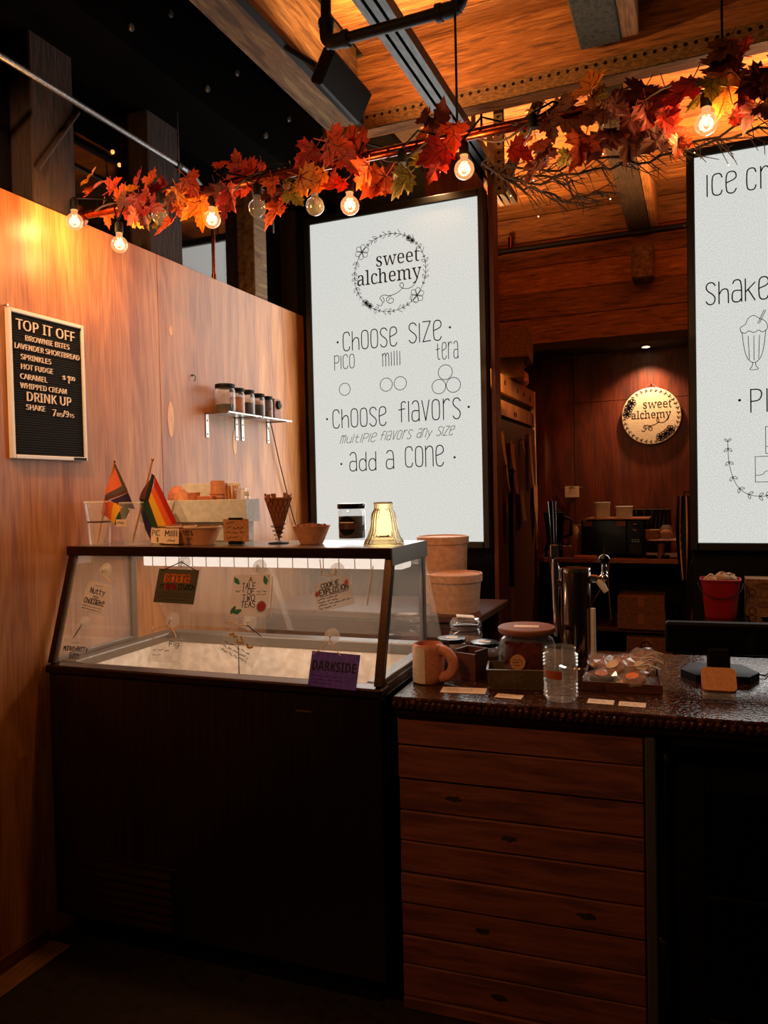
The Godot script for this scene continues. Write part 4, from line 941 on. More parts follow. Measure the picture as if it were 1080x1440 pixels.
	for i in 5:
		var j: Array = jars[i]
		var t := thing("spice_jar", lab[i], "jar", Vector3(WX + 0.066, 1.8135, j[0]), R, "jars on the wall shelf")
		jar(t, j[1], j[2], M[j[3]], j[4], M.black)
	var sb := thing("dial_box", "small wooden box with a round black dial at the end of the shelf", "box", Vector3(WX + 0.05, 1.8135, -3.272), R)
	part(sb, "body", mb().bx(Vector3(-0.032, 0, -0.03), Vector3(0.032, 0.105, 0.03), 0.003), M.lidwood)
	part(sb, "dial", mb().lathe([[0.0, 0.012], [0.018, 0.011], [0.021, 0.006], [0.021, 0.0]], 20, Vector3(0.004, 0.075, 0.03), Basis(Vector3.RIGHT, R)), M.black, "round black dial")
	part(sb, "dial_dot", mb().ball(Vector3(0.008, 0.082, 0.0425), 0.003, 6, 4), M.white)
	var cd := thing("power_cord", "thin dark cord hanging down the plywood from the jar shelf", "cord", Vector3(WX + 0.01, 1.81, -3.30), R)
	part(cd, "cord", mb().tube([Vector3(0, 0, 0.01), Vector3(0.02, -0.02, 0.004), Vector3(0.09, -0.2, 0.004), Vector3(0.20, -0.45, 0.004), Vector3(0.29, -0.62, 0.004)], 0.0028, 6), M.black)

func jar(t: Node3D, r: float, h: float, fill: Material, level: float, lid: Material) -> void:
	part(t, "glass", mb().lathe([[0.0, 0.0], [r * 0.9, 0.0], [r, 0.006], [r, h * 0.78], [r * 0.9, h * 0.85], [r * 0.88, h * 0.9]], 24), M.glass)
	part(t, "contents", mb().lathe([[0.0, 0.004], [r * 0.86, 0.004], [r * 0.94, 0.01], [r * 0.94, h * 0.80 * level], [r * 0.5, h * 0.80 * level + 0.004], [0.0, h * 0.8 * level + 0.002]], 20), fill)
	part(t, "lid", mb().lathe([[r * 0.9, h * 0.87], [r * 0.97, h * 0.87], [r * 0.98, h * 0.88], [r * 0.98, h - 0.002], [r * 0.95, h], [0.0, h]], 24), lid)

# ---------------------------------------------------------------- dipping cabinet
const GT := 0.3097        # glass tilt from vertical
func G(u: float, s: float, off := 0.0) -> Vector3:
	return Vector3(u, 0.915 + s * cos(GT) + off * sin(GT), -0.012 - s * sin(GT) + off * cos(GT))

func build_freezer() -> void:
	var f := thing("dipping_cabinet", "long ice cream dipping cabinet with dark steel front and sloped glass hood", "freezer", FO, FA)
	var W := 1.16
	part(f, "front_panel", mb().bx(Vector3(0, 0.09, -0.025), Vector3(W, 0.885, 0.0), 0.004), M.brushed, "dark brushed steel front")
	part(f, "side_panel", mb().bx(Vector3(0, 0.09, -0.62), Vector3(0.02, 0.885, -0.026), 0.002), M.brushed)
	part(f, "side_panel", mb().bx(Vector3(W - 0.02, 0.09, -0.62), Vector3(W, 0.885, -0.026), 0.002), M.brushed)
	part(f, "rear_panel", mb().bx(Vector3(0.021, 0.09, -0.62), Vector3(W - 0.021, 0.885, -0.60), 0.002), M.brushed)
	part(f, "floor_pan", mb().bx(Vector3(0.021, 0.09, -0.6), Vector3(W - 0.021, 0.12, -0.026)), M.black)
	part(f, "plinth", mb().bx(Vector3(0.04, 0, -0.58), Vector3(W - 0.04, 0.09, -0.05)), M.black, "black recessed plinth")
	# liner
	part(f, "liner_wall", mb().bx(Vector3(0.06, 0.42, -0.575), Vector3(W - 0.06, 0.884, -0.555)), M.liner, "white inside wall")
	part(f, "liner_wall", mb().bx(Vector3(0.06, 0.42, -0.07), Vector3(W - 0.06, 0.884, -0.05)), M.liner, "white inside wall")
	part(f, "liner_wall", mb().bx(Vector3(0.04, 0.42, -0.575), Vector3(0.06, 0.884, -0.05)), M.liner, "white inside wall")
	part(f, "liner_wall", mb().bx(Vector3(W - 0.06, 0.42, -0.575), Vector3(W - 0.04, 0.884, -0.05)), M.liner, "white inside wall")
	part(f, "liner_floor", mb().bx(Vector3(0.06, 0.40, -0.56), Vector3(W - 0.06, 0.42, -0.06)), M.liner)
	part(f, "liner_joint", mb().bx(Vector3(0.375, 0.42, -0.5545), Vector3(0.379, 0.884, -0.5535)), M.black, "dark joint in the white liner")
	# rim
	part(f, "front_rail", mb().bx(Vector3(-0.004, 0.885, -0.055), Vector3(W + 0.006, 0.912, 0.012), 0.005), M.bronze, "bronze front rail")
	part(f, "rim_rail", mb().bx(Vector3(-0.002, 0.885, -0.62), Vector3(0.065, 0.915, -0.056), 0.004), M.railgrey)
	part(f, "rim_rail", mb().bx(Vector3(W - 0.065, 0.885, -0.62), Vector3(W, 0.915, -0.056), 0.004), M.railgrey)
	part(f, "rim_rail", mb().bx(Vector3(0.066, 0.885, -0.62), Vector3(W - 0.066, 0.922, -0.55), 0.004), M.railgrey)
	# hood
	var gp := func(x0: float, x1: float, s0: float, s1: float, o0: float, o1: float, m: MB) -> MB:
		var c := G((x0 + x1) / 2, (s0 + s1) / 2, (o0 + o1) / 2)
		return m.box(c, Vector3(x1 - x0, s1 - s0, o1 - o0), 0.001, Basis(Vector3.RIGHT, -GT))
	part(f, "front_glass", gp.call(0.02, W - 0.02, 0.004, 0.362, -0.003, 0.003, mb()), M.glassdirty, "sloped clear front pane")
	part(f, "front_post", gp.call(-0.002, 0.020, -0.002, 0.37, -0.010, 0.012, mb()), M.bronze, "slanting bronze post")
	part(f, "front_post", gp.call(W - 0.020, W + 0.004, -0.002, 0.37, -0.012, 0.012, mb()), M.bronze, "slanting bronze post")
	part(f, "hood_top", mb().bx(Vector3(-0.004, 1.264, -0.44), Vector3(W + 0.004, 1.289, -0.112), 0.003), M.steel, "flat steel hood top")
	part(f, "hood_fascia", mb().bx(Vector3(-0.006, 1.258, -0.113), Vector3(W + 0.006, 1.290, -0.102), 0.003), M.bronze, "bronze fascia")
	for x in [0.0, W - 0.016]:
		part(f, "rear_post", mb().bx(Vector3(x, 0.915, -0.435), Vector3(x + 0.016, 1.264, -0.405), 0.002), M.railgrey)
		var pl := PackedVector2Array([Vector2(0.03, 0.92), Vector2(0.40, 0.92), Vector2(0.40, 1.262), Vector2(0.135, 1.262)])
		part(f, "side_glass", mb().prism(pl, x + 0.006, x + 0.010, Transform3D(Basis(Vector3(0, 0, -1), Vector3(0, 1, 0), Vector3(1, 0, 0)), Vector3.ZERO)), M.glass)
		part(f, "side_rail", mb().bx(Vector3(x, 0.916, -0.405), Vector3(x + 0.016, 0.93, -0.03), 0.002), M.railgrey)
	var rb := Basis(Vector3.RIGHT, 0.52)
	part(f, "rear_door", mb().box(Vector3(0.30, 1.095, -0.525), Vector3(0.56, 0.36, 0.005), 0.001, rb), M.glass, "sloping clear rear door")
	part(f, "rear_door", mb().box(Vector3(0.86, 1.095, -0.520), Vector3(0.60, 0.36, 0.005), 0.001, rb), M.glass, "sloping clear rear door")
	part(f, "rear_door_rail", mb().bx(Vector3(0.017, 1.215, -0.43), Vector3(W - 0.017, 1.232, -0.418), 0.001), M.plastic)
	part(f, "lamp_tray", mb().bx(Vector3(0.017, 1.250, -0.40), Vector3(W - 0.017, 1.262, -0.26), 0.001), M.white)
	var dif := part(f, "lamp_diffuser", mb().bx(Vector3(0.16, 1.208, -0.38), Vector3(W - 0.03, 1.250, -0.29), 0.004), M.led, "ribbed white lamp diffuser")
	var rb2 := mb()
	for i in 17: rb2.bx(Vector3(0.20 + i * 0.055, 1.2072, -0.381), Vector3(0.203 + i * 0.055, 1.251, -0.289))
	part(dif, "diffuser_rib", rb2, M.white)
	area(f, Vector3(0.66, 1.202, -0.335), Vector3(-PI / 2, 0, 0), Vector2(0.9, 0.08), Color(1.0, 0.86, 0.76), LEDL)
	# vents and details
	var vn := part(f, "vent_panel", mb().bx(Vector3(0.02, 0.095, 0.0), Vector3(0.475, 0.305, 0.003), 0.001), M.brushed)
	for i in 7:
		part(vn, "louver", mb().box(Vector3(0.247, 0.118 + i * 0.027, 0.006), Vector3(0.43, 0.020, 0.006), 0.002, Basis(Vector3.RIGHT, -0.5)), M.bronze)
	part(vn, "screw", mb().lathe([[0.0, 0.003], [0.005, 0.002], [0.005, 0]], 8, Vector3(0.26, 0.10, 0.003), Basis(Vector3.RIGHT, PI / 2)), M.chrome)
	part(f, "handle_slot", mb().bx(Vector3(0.90, 0.83, 0.0), Vector3(0.95, 0.836, 0.003)), M.chrome)
	part(f, "corner_cap", mb().bx(Vector3(W + 0.001, 1.238, -0.44), Vector3(W + 0.006, 1.29, -0.10), 0.002), M.railgrey)
	build_cards()

func suction(t: Node3D, at: Vector3) -> void:
	var c := part(t, "suction_cup", mb().lathe([[0.0, 0.0], [0.024, 0.0], [0.0245, 0.001], [0.014, 0.005], [0.007, 0.008], [0.007, 0.013], [0.0, 0.014]], 20, at, Basis(Vector3.RIGHT, PI / 2)), M.suction, "clear suction cup")
	part(c, "knob", mb().ball(at + Vector3(0, 0, 0.012), 0.0055, 10, 6), M.plasticmilk)
	part(t, "hook", mb().tube([at + Vector3(0, -0.002, 0.013), at + Vector3(0, -0.012, 0.016), at + Vector3(0.002, -0.016, 0.012)], 0.0014, 5), M.chrome)

# card: cup at local origin of the glass frame; plate centre (cx, cy) relative, size, tilt
func card(label: String, u: float, s: float, cu: float, cs: float, w: float, h: float, tilt: float, plate: Material, strings: Array, draw: Callable) -> void:
	var t := thing("flavor_sign", label, "sign", FO + Basis(Vector3.UP, FA) * G(u, s, 0.0042))
	t.basis = Basis(Vector3.UP, FA) * Basis(Vector3.RIGHT, -GT)
	suction(t, Vector3.ZERO)
	var p := part(t, "plate", mb().box(Vector3.ZERO, Vector3(w, h, 0.0024), 0.0006), plate)
	p.transform = Transform3D(Basis(Vector3(0, 0, 1), tilt), Vector3(cu - u, cs - s, 0.016))
	for q in [-1.0, 1.0]:
		part(p, "rivet", mb().ball(Vector3(q * (w / 2 - 0.006), h / 2 - 0.006, 0.0012), 0.0022, 6, 4), M.chrome)
	draw.call(p)
	for l in strings:
		var pts := []
		for e in l: pts.append(Vector3(e[0], e[1], 0.0165))
		part(t, "cord", mb().tube(pts, 0.0016, 5), M.string if l.size() > 2 else M.black)

func inked(par: Node3D, n: String, m: MB, mt: Material) -> void:
	part(par, n, m, mt).position.z = 0.0016

func build_cards() -> void:
	card("clear sign lettered Nutty not Chocolate, tilted under its suction cup", 0.157, 0.310, 0.152, 0.215, 0.100, 0.100, -0.16, M.acrylic, [[[0, -0.015], [0.045, -0.042], [0.05, -0.034]]], func(p):
		var m := mb()
		write(m, "Nutty", -0.030, 0.012, 0.060, 0.018, 0.0026); write(m, "not", -0.012, -0.003, 0.024, 0.008, 0.0016)
		write(m, "Chocolate", -0.042, -0.022, 0.082, 0.016, 0.0026)
		scribble(m, -0.016, 0.037, 0.032, 0.004, 0.0012, 2)
		scribble(m, -0.042, -0.034, 0.08, 0.004, 0.0012, 3); scribble(m, -0.042, -0.043, 0.08, 0.004, 0.0014, 4)
		inked(p, "lettering", m, M.ink))
	card("clear sign lettered Monkey Berry Bath by the left post", 0.111, 0.132, 0.110, 0.037, 0.110, 0.090, 0.0, M.acrylicclear, [[[0, -0.015], [-0.02, -0.05]]], func(p):
		var m := mb()
		write(m, "MonkeyBerry", -0.048, 0.004, 0.096, 0.014, 0.0024); write(m, "Bath", -0.02, -0.016, 0.038, 0.014, 0.0024)
		m.pen(PackedVector2Array([Vector2(-0.022, -0.020), Vector2(0.02, -0.020)]), 0.002)
		scribble(m, -0.016, 0.028, 0.032, 0.004, 0.0012, 5); scribble(m, -0.05, -0.034, 0.09, 0.004, 0.0012, 6)
		inked(p, "lettering", m, M.ink))
	card("dark olive sign lettered Banana Crunch in orange and black", 0.459, 0.338, 0.454, 0.260, 0.150, 0.108, -0.02, M.olive, [[[0, 0], [-0.068, -0.03]], [[0, 0], [0.065, -0.03]]], func(p):
		var m := mb()
		write(m, "Banana", -0.046, 0.013, 0.092, 0.024, 0.005)
		inked(p, "orange_lettering", m, M.orange)
		m = mb(); write(m, "nana", -0.040, -0.010, 0.040, 0.014, 0.0045)
		inked(p, "red_lettering", m, M.red)
		m = mb(); write(m, "n", -0.058, -0.010, 0.011, 0.014, 0.0024); write(m, "Crunch", 0.010, -0.010, 0.058, 0.016, 0.0026)
		scribble(m, -0.064, -0.025, 0.128, 0.004, 0.0011, 7); scribble(m, -0.06, -0.034, 0.12, 0.004, 0.0011, 8); scribble(m, -0.035, -0.045, 0.08, 0.003, 0.0011, 9)
		inked(p, "lettering", m, M.ink))
	card("nearly invisible clear sign lettered Fig under forked pale cord", 0.449, 0.156, 0.452, 0.062, 0.115, 0.075, 0.0, M.acrylicclear, [[[0, -0.015], [-0.055, -0.035], [-0.062, -0.022]], [[0, -0.015], [0.03, -0.045], [0.034, -0.055]]], func(p):
		var m := mb()
		write(m, "Fig", 0.012, 0.012, 0.034, 0.015, 0.0020); scribble(m, -0.045, -0.005, 0.06, 0.006, 0.0014, 11); scribble(m, -0.045, -0.018, 0.035, 0.005, 0.0012, 12)
		inked(p, "lettering", m, M.ink))
	card("clear sign lettered A TALE OF TWO TEAS with green leaves and a red cup", 0.733, 0.328, 0.722, 0.238, 0.128, 0.126, 0.05, M.acrylic, [[[0.055, -0.03], [0.058, -0.035], [0.062, -0.10], [0.066, -0.165]]], func(p):
		var m := mb()
		write(m, "A", -0.008, 0.040, 0.012, 0.016, 0.002); write(m, "TALE", -0.028, 0.020, 0.044, 0.018, 0.0022)
		write(m, "OF", -0.008, 0.004, 0.022, 0.016, 0.0022); write(m, "TWO", -0.025, -0.016, 0.042, 0.018, 0.0022); write(m, "TEAS", -0.026, -0.036, 0.046, 0.018, 0.0022)
		scribble(m, -0.050, 0.010, 0.030, 0.007, 0.0018, 13); scribble(m, 0.022, 0.008, 0.034, 0.005, 0.0014, 14); scribble(m, 0.022, 0.0, 0.036, 0.005, 0.0014, 15)
		m.pen(circle(Vector2(0.042, -0.034), 0.0155), 0.0016)
		inked(p, "lettering", m, M.ink)
		for e in [[-0.048, 0.044, -0.8], [0.048, 0.046, 1.9], [-0.036, -0.048, 0.3], [-0.052, -0.042, 1.0]]:
			var d := Vector2(cos(e[2]), sin(e[2])); var nn := Vector2(-d.y, d.x)
			var c := Vector2(e[0], e[1])
			inked(p, "leaf_drawing", mb().prism(smooth([c - d * 0.017, c - d * 0.004 + nn * 0.009, c + d * 0.018, c - d * 0.004 - nn * 0.009], 1), 0, 0.0003), M.green)
		inked(p, "cup_drawing", mb().prism(circle(Vector2(0.042, -0.034), 0.014, 20).slice(0, 20), 0, 0.0003), M.red))
	card("clear crooked sign with small black writing and faded yellow letters", 0.723, 0.160, 0.712, 0.085, 0.135, 0.075, -0.36, M.acrylicclear, [[[0, -0.012], [-0.03, -0.012], [-0.05, -0.006], [-0.075, -0.003]], [[0.004, -0.012], [0.055, -0.042]]], func(p):
		var m := mb()
		for i in 3: scribble(m, -0.055, -0.010 - i * 0.012, 0.095, 0.006, 0.0017, 20 + i)
		inked(p, "lettering", m, M.ink)
		m = mb()
		scribble(m, -0.05, 0.016, 0.05, 0.012, 0.006, 24); scribble(m, -0.02, 0.004, 0.06, 0.012, 0.006, 25)
		inked(p, "yellow_lettering", m, M.mustard))
	card("clear sign lettered COOKIE EXPLOSION with red flames, tilted upward", 0.992, 0.321, 0.995, 0.250, 0.118, 0.088, 0.27, M.acrylic, [[[-0.004, -0.014], [-0.04, -0.02], [-0.052, 0.03]], [[0.118, 0.012], [0.116, -0.02], [0.110, -0.10]]], func(p):
		var m := mb()
		write(m, "COOKIE", -0.034, 0.024, 0.056, 0.013, 0.0024); write(m, "EXPLOSION", -0.042, 0.004, 0.090, 0.016, 0.0026)
		m.pen(PackedVector2Array([Vector2(-0.042, 0.0), Vector2(0.048, 0.0)]), 0.0016)
		scribble(m, -0.05, -0.010, 0.062, 0.005, 0.0017, 31); scribble(m, -0.05, -0.019, 0.062, 0.005, 0.0017, 32); scribble(m, -0.05, -0.028, 0.10, 0.005, 0.0017, 33); scribble(m, -0.05, -0.037, 0.055, 0.005, 0.0017, 34)
		inked(p, "lettering", m, M.ink)
		for c in [Vector2(0.045, 0.024), Vector2(-0.050, 0.012)]: inked(p, "flame_drawing", mb().prism(smooth([c + Vector2(-0.004, -0.009), c + Vector2(-0.008, 0.004), c + Vector2(-0.003, 0.002), c + Vector2(0.0, 0.012), c + Vector2(0.003, 0.002), c + Vector2(0.008, 0.006), c + Vector2(0.004, -0.009)], 1), 0, 0.0003), M.red))
	card("purple sign lettered DARKSIDE hanging at the bottom of the sloped glass", 0.997, 0.130, 1.020, 0.034, 0.148, 0.098, -0.03, M.purple, [[[-0.002, -0.015], [-0.018, -0.035], [-0.045, -0.055]], [[0.002, -0.015], [0.02, -0.035], [0.04, -0.055]]], func(p):
		type_(p, "lettering", "DARKSIDE", 0.134, 0.028, Vector3(0, 0.010, 0.0016), M.ink, 0.0006, false, 0.0, true)
		var m := mb()
		scribble(m, -0.065, -0.020, 0.09, 0.004, 0.0012, 41); scribble(m, -0.065, -0.030, 0.10, 0.004, 0.0012, 42); scribble(m, -0.065, -0.040, 0.07, 0.004, 0.0012, 43)
		inked(p, "small_print", m, M.ink))

# ---------------------------------------------------------------- on the hood
const FLAG1 := [["peach",[0.1088,1.5609,0.1393,1.4913,0.0745,1.4583]],["grey",[0.1123,1.5730,0.1657,1.4785,0.0711,1.4484,0.0745,1.4583,0.1393,1.4913,0.1088,1.5609]],["brown",[0.1657,1.4785,0.1683,1.4687,0.0768,1.4384,0.0711,1.4484]],["violet",[0.1683,1.4687,0.1958,1.4097,0.1484,1.4152,0.0982,1.4406]],["red",[0.0649,1.4461,0.0891,1.4407,0.0746,1.3816,0.0476,1.3967]],["orange",[0.0891,1.4407,0.1130,1.4329,0.0924,1.3691,0.0746,1.3816]],["yellow",[0.1130,1.4329,0.1459,1.4275,0.1102,1.3591,0.0924,1.3691]],["green",[0.1459,1.4275,0.1689,1.4052,0.1430,1.3515,0.1102,1.3591]]]
const FLAG2 := [["brown",[0.2687,1.5123,0.2517,1.4430,0.2227,1.4459]],["black",[0.2722,1.5290,0.2834,1.5215,0.2656,1.4284,0.2252,1.4362,0.2227,1.4459,0.2517,1.4430]],["red",[0.2834,1.5215,0.3717,1.3628,0.3489,1.3558,0.2793,1.4881]],["orange",[0.2793,1.4881,0.3489,1.3558,0.3261,1.3535,0.2728,1.4666]],["yellow",[0.2728,1.4666,0.3261,1.3535,0.3003,1.3513,0.2660,1.4380]],["green",[0.2660,1.4380,0.3003,1.3513,0.2715,1.3490,0.2281,1.4338]],["blue",[0.2281,1.4338,0.2715,1.3490,0.2618,1.3225,0.2186,1.4146]],["violet",[0.2186,1.4146,0.2618,1.3225,0.2841,1.2985,0.2665,1.2912,0.2392,1.3395]]]

func cloth(t: Node3D, polys: Array, z: float) -> void:
	var cm := {"peach": Color(0.80, 0.38, 0.22), "grey": Color(0.30, 0.27, 0.24), "brown": Color(0.34, 0.17, 0.10), "violet": Color(0.15, 0.06, 0.22), "red": Color(0.68, 0.10, 0.05), "orange": Color(0.82, 0.33, 0.06), "yellow": Color(0.83, 0.62, 0.10), "green": Color(0.08, 0.22, 0.08), "blue": Color(0.06, 0.06, 0.30), "black": Color(0.03, 0.02, 0.02)}
	for e in polys:
		var pl := PackedVector2Array()
		for i in range(0, e[1].size(), 2): pl.append(Vector2(e[1][i], e[1][i + 1]) - Vector2(t.get_meta("u"), 1.29))
		if Geometry2D.is_polygon_clockwise(pl): pl.reverse()
		var m := mb()
		var f := func(p: Vector2, o: float) -> Vector3: return Vector3(p.x, p.y, z + o + 0.007 * sin((p.x + p.y * 0.4) * 55.0))
		var idx := Geometry2D.triangulate_polygon(pl)
		for i in range(0, idx.size(), 3):
			var a := pl[idx[i]]; var b := pl[idx[i + 1]]; var c := pl[idx[i + 2]]
			if (b - a).cross(c - a) < 0:
				var sw := b; b = c; c = sw
			var n := 4
			for x in n:
				for y in n - x:
					var g := func(ii: int, jj: int) -> Vector2: return a + (b - a) * ii / float(n) + (c - a) * jj / float(n)
					m.t(f.call(g.call(x, y), 0.0), f.call(g.call(x + 1, y), 0.0), f.call(g.call(x, y + 1), 0.0), 1)
					if x + y < n - 1: m.t(f.call(g.call(x + 1, y), 0.0), f.call(g.call(x + 1, y + 1), 0.0), f.call(g.call(x, y + 1), 0.0), 1)
		part(t, "stripe", m, mat(cm[e[0]], 0.8), e[0] + " stripe of the flag")
	t.remove_meta("u")

func build_hood_things() -> void:
	var Y := 1.290
	for e in [[0.040, -0.215, "clear plastic cup with a dark band holding a small faded flag", 0.050, 0.150, 0.016, 0.113, FLAG1, "small drooping chevron pride flag on a wooden stick in the left cup"], [0.196, -0.205, "clear plastic cup with a folded paper price tag holding a rainbow flag", 0.049, 0.145, 0.173, 0.279, FLAG2, "small rainbow pride flag on a wooden stick leaning in a cup"]]:
		var c := thing("plastic_cup", e[2], "cup", F(e[0], Y, e[1]), FA)
		var r: float = e[3]
		var h: float = e[4]
		part(c, "wall", mb().lathe([[0.0, 0.002], [r * 0.68, 0.0], [r * 0.70, 0.004], [r * 0.82, h * 0.55], [r * 0.84, h * 0.56], [r * 0.98, h - 0.008]], 28), M.plastic)
		part(c, "rim", mb().lathe([[r * 0.97, h - 0.008], [r * 1.02, h - 0.006], [r * 1.03, h - 0.002], [r, h]], 28), M.plasticmilk)
		if r > 0.0495: part(c, "band", mb().lathe([[r * 0.815, h * 0.50], [r * 0.825, h * 0.53], [r * 0.83, h * 0.535]], 28), M.ceramic, "dark printed band")
		else:
			part(c, "price_tag", mb().box(Vector3(-0.015, 0.075, 0.047), Vector3(0.044, 0.024, 0.001), 0.0, Basis(Vector3.RIGHT, 0.1)), M.paper, "folded paper tag")
			var wt := mb(); scribble(wt, -0.03, 0.072, 0.028, 0.008, 0.002, 51)
			part(c, "tag_writing", wt, M.ink).position = Vector3(0, 0.0, 0.0485)
		var fl := thing("flag", e[8], "flag", F(e[5] + 0.0, Y, e[1]), FA)
		fl.set_meta("u", e[5])
		var d := Vector3(e[6] - e[5], 0.286, 0)
		part(fl, "stick", mb().tube([d * 0.012 + Vector3(0.01, 0, 0), d], 0.0032, 8), M.pine)
		part(fl, "finial", mb().ball(d, 0.005, 8, 6), M.gold)
		cloth(fl, e[7], 0.005)
	# steel tray with cups and sticks
	var t := thing("steel_tray", "pale grey steel tray raised on a stand behind the paper bowls", "tray", F(0.33, Y, -0.40), FA)
	part(t, "front_plate", mb().bx(Vector3(-0.22, 0.068, 0.052), Vector3(0.218, 0.146, 0.056), 0.001), M.greybox)
	part(t, "floor_plate", mb().bx(Vector3(-0.22, 0.068, -0.036), Vector3(0.218, 0.072, 0.052)), M.greybox)
	part(t, "rear_plate", mb().bx(Vector3(-0.10, 0.068, -0.04), Vector3(0.145, 0.205, -0.036), 0.001), M.greybox)
	part(t, "end_plate", mb().bx(Vector3(-0.222, 0.068, -0.036), Vector3(-0.22, 0.146, 0.052)), M.greybox)
	part(t, "end_plate", mb().bx(Vector3(0.218, 0.068, -0.036), Vector3(0.22, 0.146, 0.052)), M.greybox)
	part(t, "stand", mb().bx(Vector3(-0.20, 0, -0.03), Vector3(0.20, 0.068, 0.03), 0.003), M.greybox)
	var tp := F(0.33, Y + 0.072, -0.40)
	var loc := func(x: float, y: float, z: float) -> Vector3: return tp + Basis(Vector3.UP, FA) * Vector3(x, y, z)
	var k := thing("paper_cup_stack", "leaning stack of kraft paper bowls with a domed orange top in the steel tray", "paper cups", loc.call(-0.075, 0.0, 0.005), FA)
	for i in 4:
		part(k, "paper_bowl", mb().lathe([[0.024, 0.0], [0.036, 0.045], [0.038, 0.048], [0.035, 0.047], [0.022, 0.004], [0.0, 0.003]], 20, Vector3(0.012 - i * 0.006, 0.062 + i * 0.013, 0), Basis(Vector3(0, 0, 1), PI + 0.25)), M.bowl)
	part(k, "dome", mb().ball(Vector3(-0.025, 0.085, -0.01), Vector3(0.036, 0.042, 0.03), 14, 8), M.terracotta)
	k = thing("sample_cup", "small pink printed sample cup in the steel tray", "cup", loc.call(-0.012, 0.0, 0.02), FA)
	part(k, "wall", mb().lathe([[0.0, 0.004], [0.016, 0.0], [0.022, 0.100], [0.0205, 0.100], [0.015, 0.006]], 18), M.terracotta)
	part(k, "rim", mb().lathe([[0.021, 0.098], [0.0235, 0.099], [0.0235, 0.102], [0.021, 0.102]], 18), M.paper)
	k = thing("napkin_box", "low salmon printed box in the steel tray", "box", loc.call(0.045, 0.0, 0.02), FA)
	part(k, "body", mb().bx(Vector3(-0.032, 0, -0.02), Vector3(0.032, 0.088, 0.02), 0.002), M.terracotta)
	var wm := mb(); scribble(wm, -0.026, 0.062, 0.05, 0.012, 0.002, 61)
	part(k, "print", wm, M.red).position.z = 0.0205
	k = thing("paper_cup_stack", "upside down stack of brown paper cups in the steel tray", "paper cups", loc.call(0.068, 0.0, -0.014), FA)
	for i in 4:
		part(k, "paper_cup", mb().lathe([[0.030, 0.0], [0.032, 0.002], [0.032, 0.006], [0.029, 0.006], [0.026, 0.05], [0.0, 0.05]], 18, Vector3(0, 0.055 + i * 0.012, 0)), M.bowl)
	part(k, "base_cup", mb().lathe([[0.029, 0.0], [0.029, 0.056], [0.0, 0.056]], 18), M.kraft)
	k = thing("stirrer_bundle", "fan of thin wooden stirrers in the steel tray", "stirrers", loc.call(0.128, 0.0, 0.0), FA)
	for i in 11:
		part(k, "stick", mb().box(Vector3(-0.022 + i * 0.0045, 0.062, 0.004 * sin(i * 2.0)), Vector3(0.005, 0.122, 0.0015), 0.0, Basis(Vector3(0, 0, 1), 0.10 * sin(i * 1.7))), M.pine)
	k = thing("sauce_cup", "small clear cup at the end of the steel tray", "cup", loc.call(0.168, 0.0, 0.0), FA)
	part(k, "wall", mb().lathe([[0.0, 0.002], [0.013, 0.0], [0.018, 0.108], [0.019, 0.110]], 16), M.plasticmilk)
	part(k, "rim", mb().lathe([[0.018, 0.106], [0.021, 0.108], [0.021, 0.112], [0.018, 0.112]], 16), M.plasticmilk)
	k = thing("salt_shaker", "little white shaker at the end of the steel tray", "shaker", loc.call(0.197, 0.0, 0.01), FA)
	part(k, "body", mb().lathe([[0.0, 0.0], [0.013, 0.0], [0.014, 0.07], [0.009, 0.085]], 14), M.plasticmilk)
	part(k, "cap", mb().lathe([[0.009, 0.083], [0.010, 0.086], [0.009, 0.10], [0.0, 0.104]], 14), M.white)
	# sized bowls with tags
	for e in [[0.302, -0.245, 0.046, 0.064, "pico", "smallest kraft sample bowl with a paper tag lettered Pico"], [0.372, -0.225, 0.050, 0.062, "milli", "middle kraft sample bowl with a paper tag lettered Milli"], [0.462, -0.215, 0.061, 0.060, "tera", "widest kraft sample bowl lettered Tera by hand"]]:
		var b := thing("sample_bowl", e[5], "bowl", F(e[0], Y, e[1]), FA, "sized paper bowls on the hood")
		var r: float = e[2]
		var h: float = e[3]
		part(b, "wall", mb().lathe([[0.0, 0.003], [r * 0.62, 0.0], [r * 0.64, 0.003], [r * 0.97, h - 0.004], [r * 0.94, h - 0.004], [r * 0.6, 0.006], [0.0, 0.006]], 26), M.bowl)
		part(b, "rim", mb().lathe([[r * 0.96, h - 0.005], [r * 1.02, h - 0.004], [r * 1.02, h], [r * 0.95, h]], 26), M.paper)
		var m := mb()
		if e[4] == "tera":
			write(m, "Tera", -0.034, 0.030, 0.038, 0.016, 0.0026); scribble(m, -0.026, 0.014, 0.024, 0.009, 0.0022, 71)
			var o := part(b, "lettering", m, M.ink)
			o.transform = Transform3D(Basis(Vector3.UP, -0.12) * Basis(Vector3.RIGHT, 0.36), Vector3(-0.008, 0.004, r * 0.64))
		else:
			var tg := part(b, "tag", mb().box(Vector3(0, 0.030, 0), Vector3(0.058, 0.050, 0.001)), M.paper, "upright paper tag")
			tg.transform = Transform3D(Basis(Vector3.RIGHT, -0.08), Vector3(-0.004, 0.0, r * 1.0 + 0.004))
			if e[4] == "pico": write(m, "Pic", -0.024, 0.030, 0.030, 0.018, 0.0022); write(m, "$", -0.006, 0.010, 0.008, 0.013, 0.0022)
			else: write(m, "Milli", -0.024, 0.030, 0.046, 0.018, 0.003); scribble(m, -0.014, 0.010, 0.028, 0.011, 0.0024, 72)
			part(tg, "lettering", m, M.ink).position.z = 0.0012
	k = thing("notice_card", "square tan notice card with handwriting held in a black clip stand", "card", F(0.585, Y, -0.22), FA)
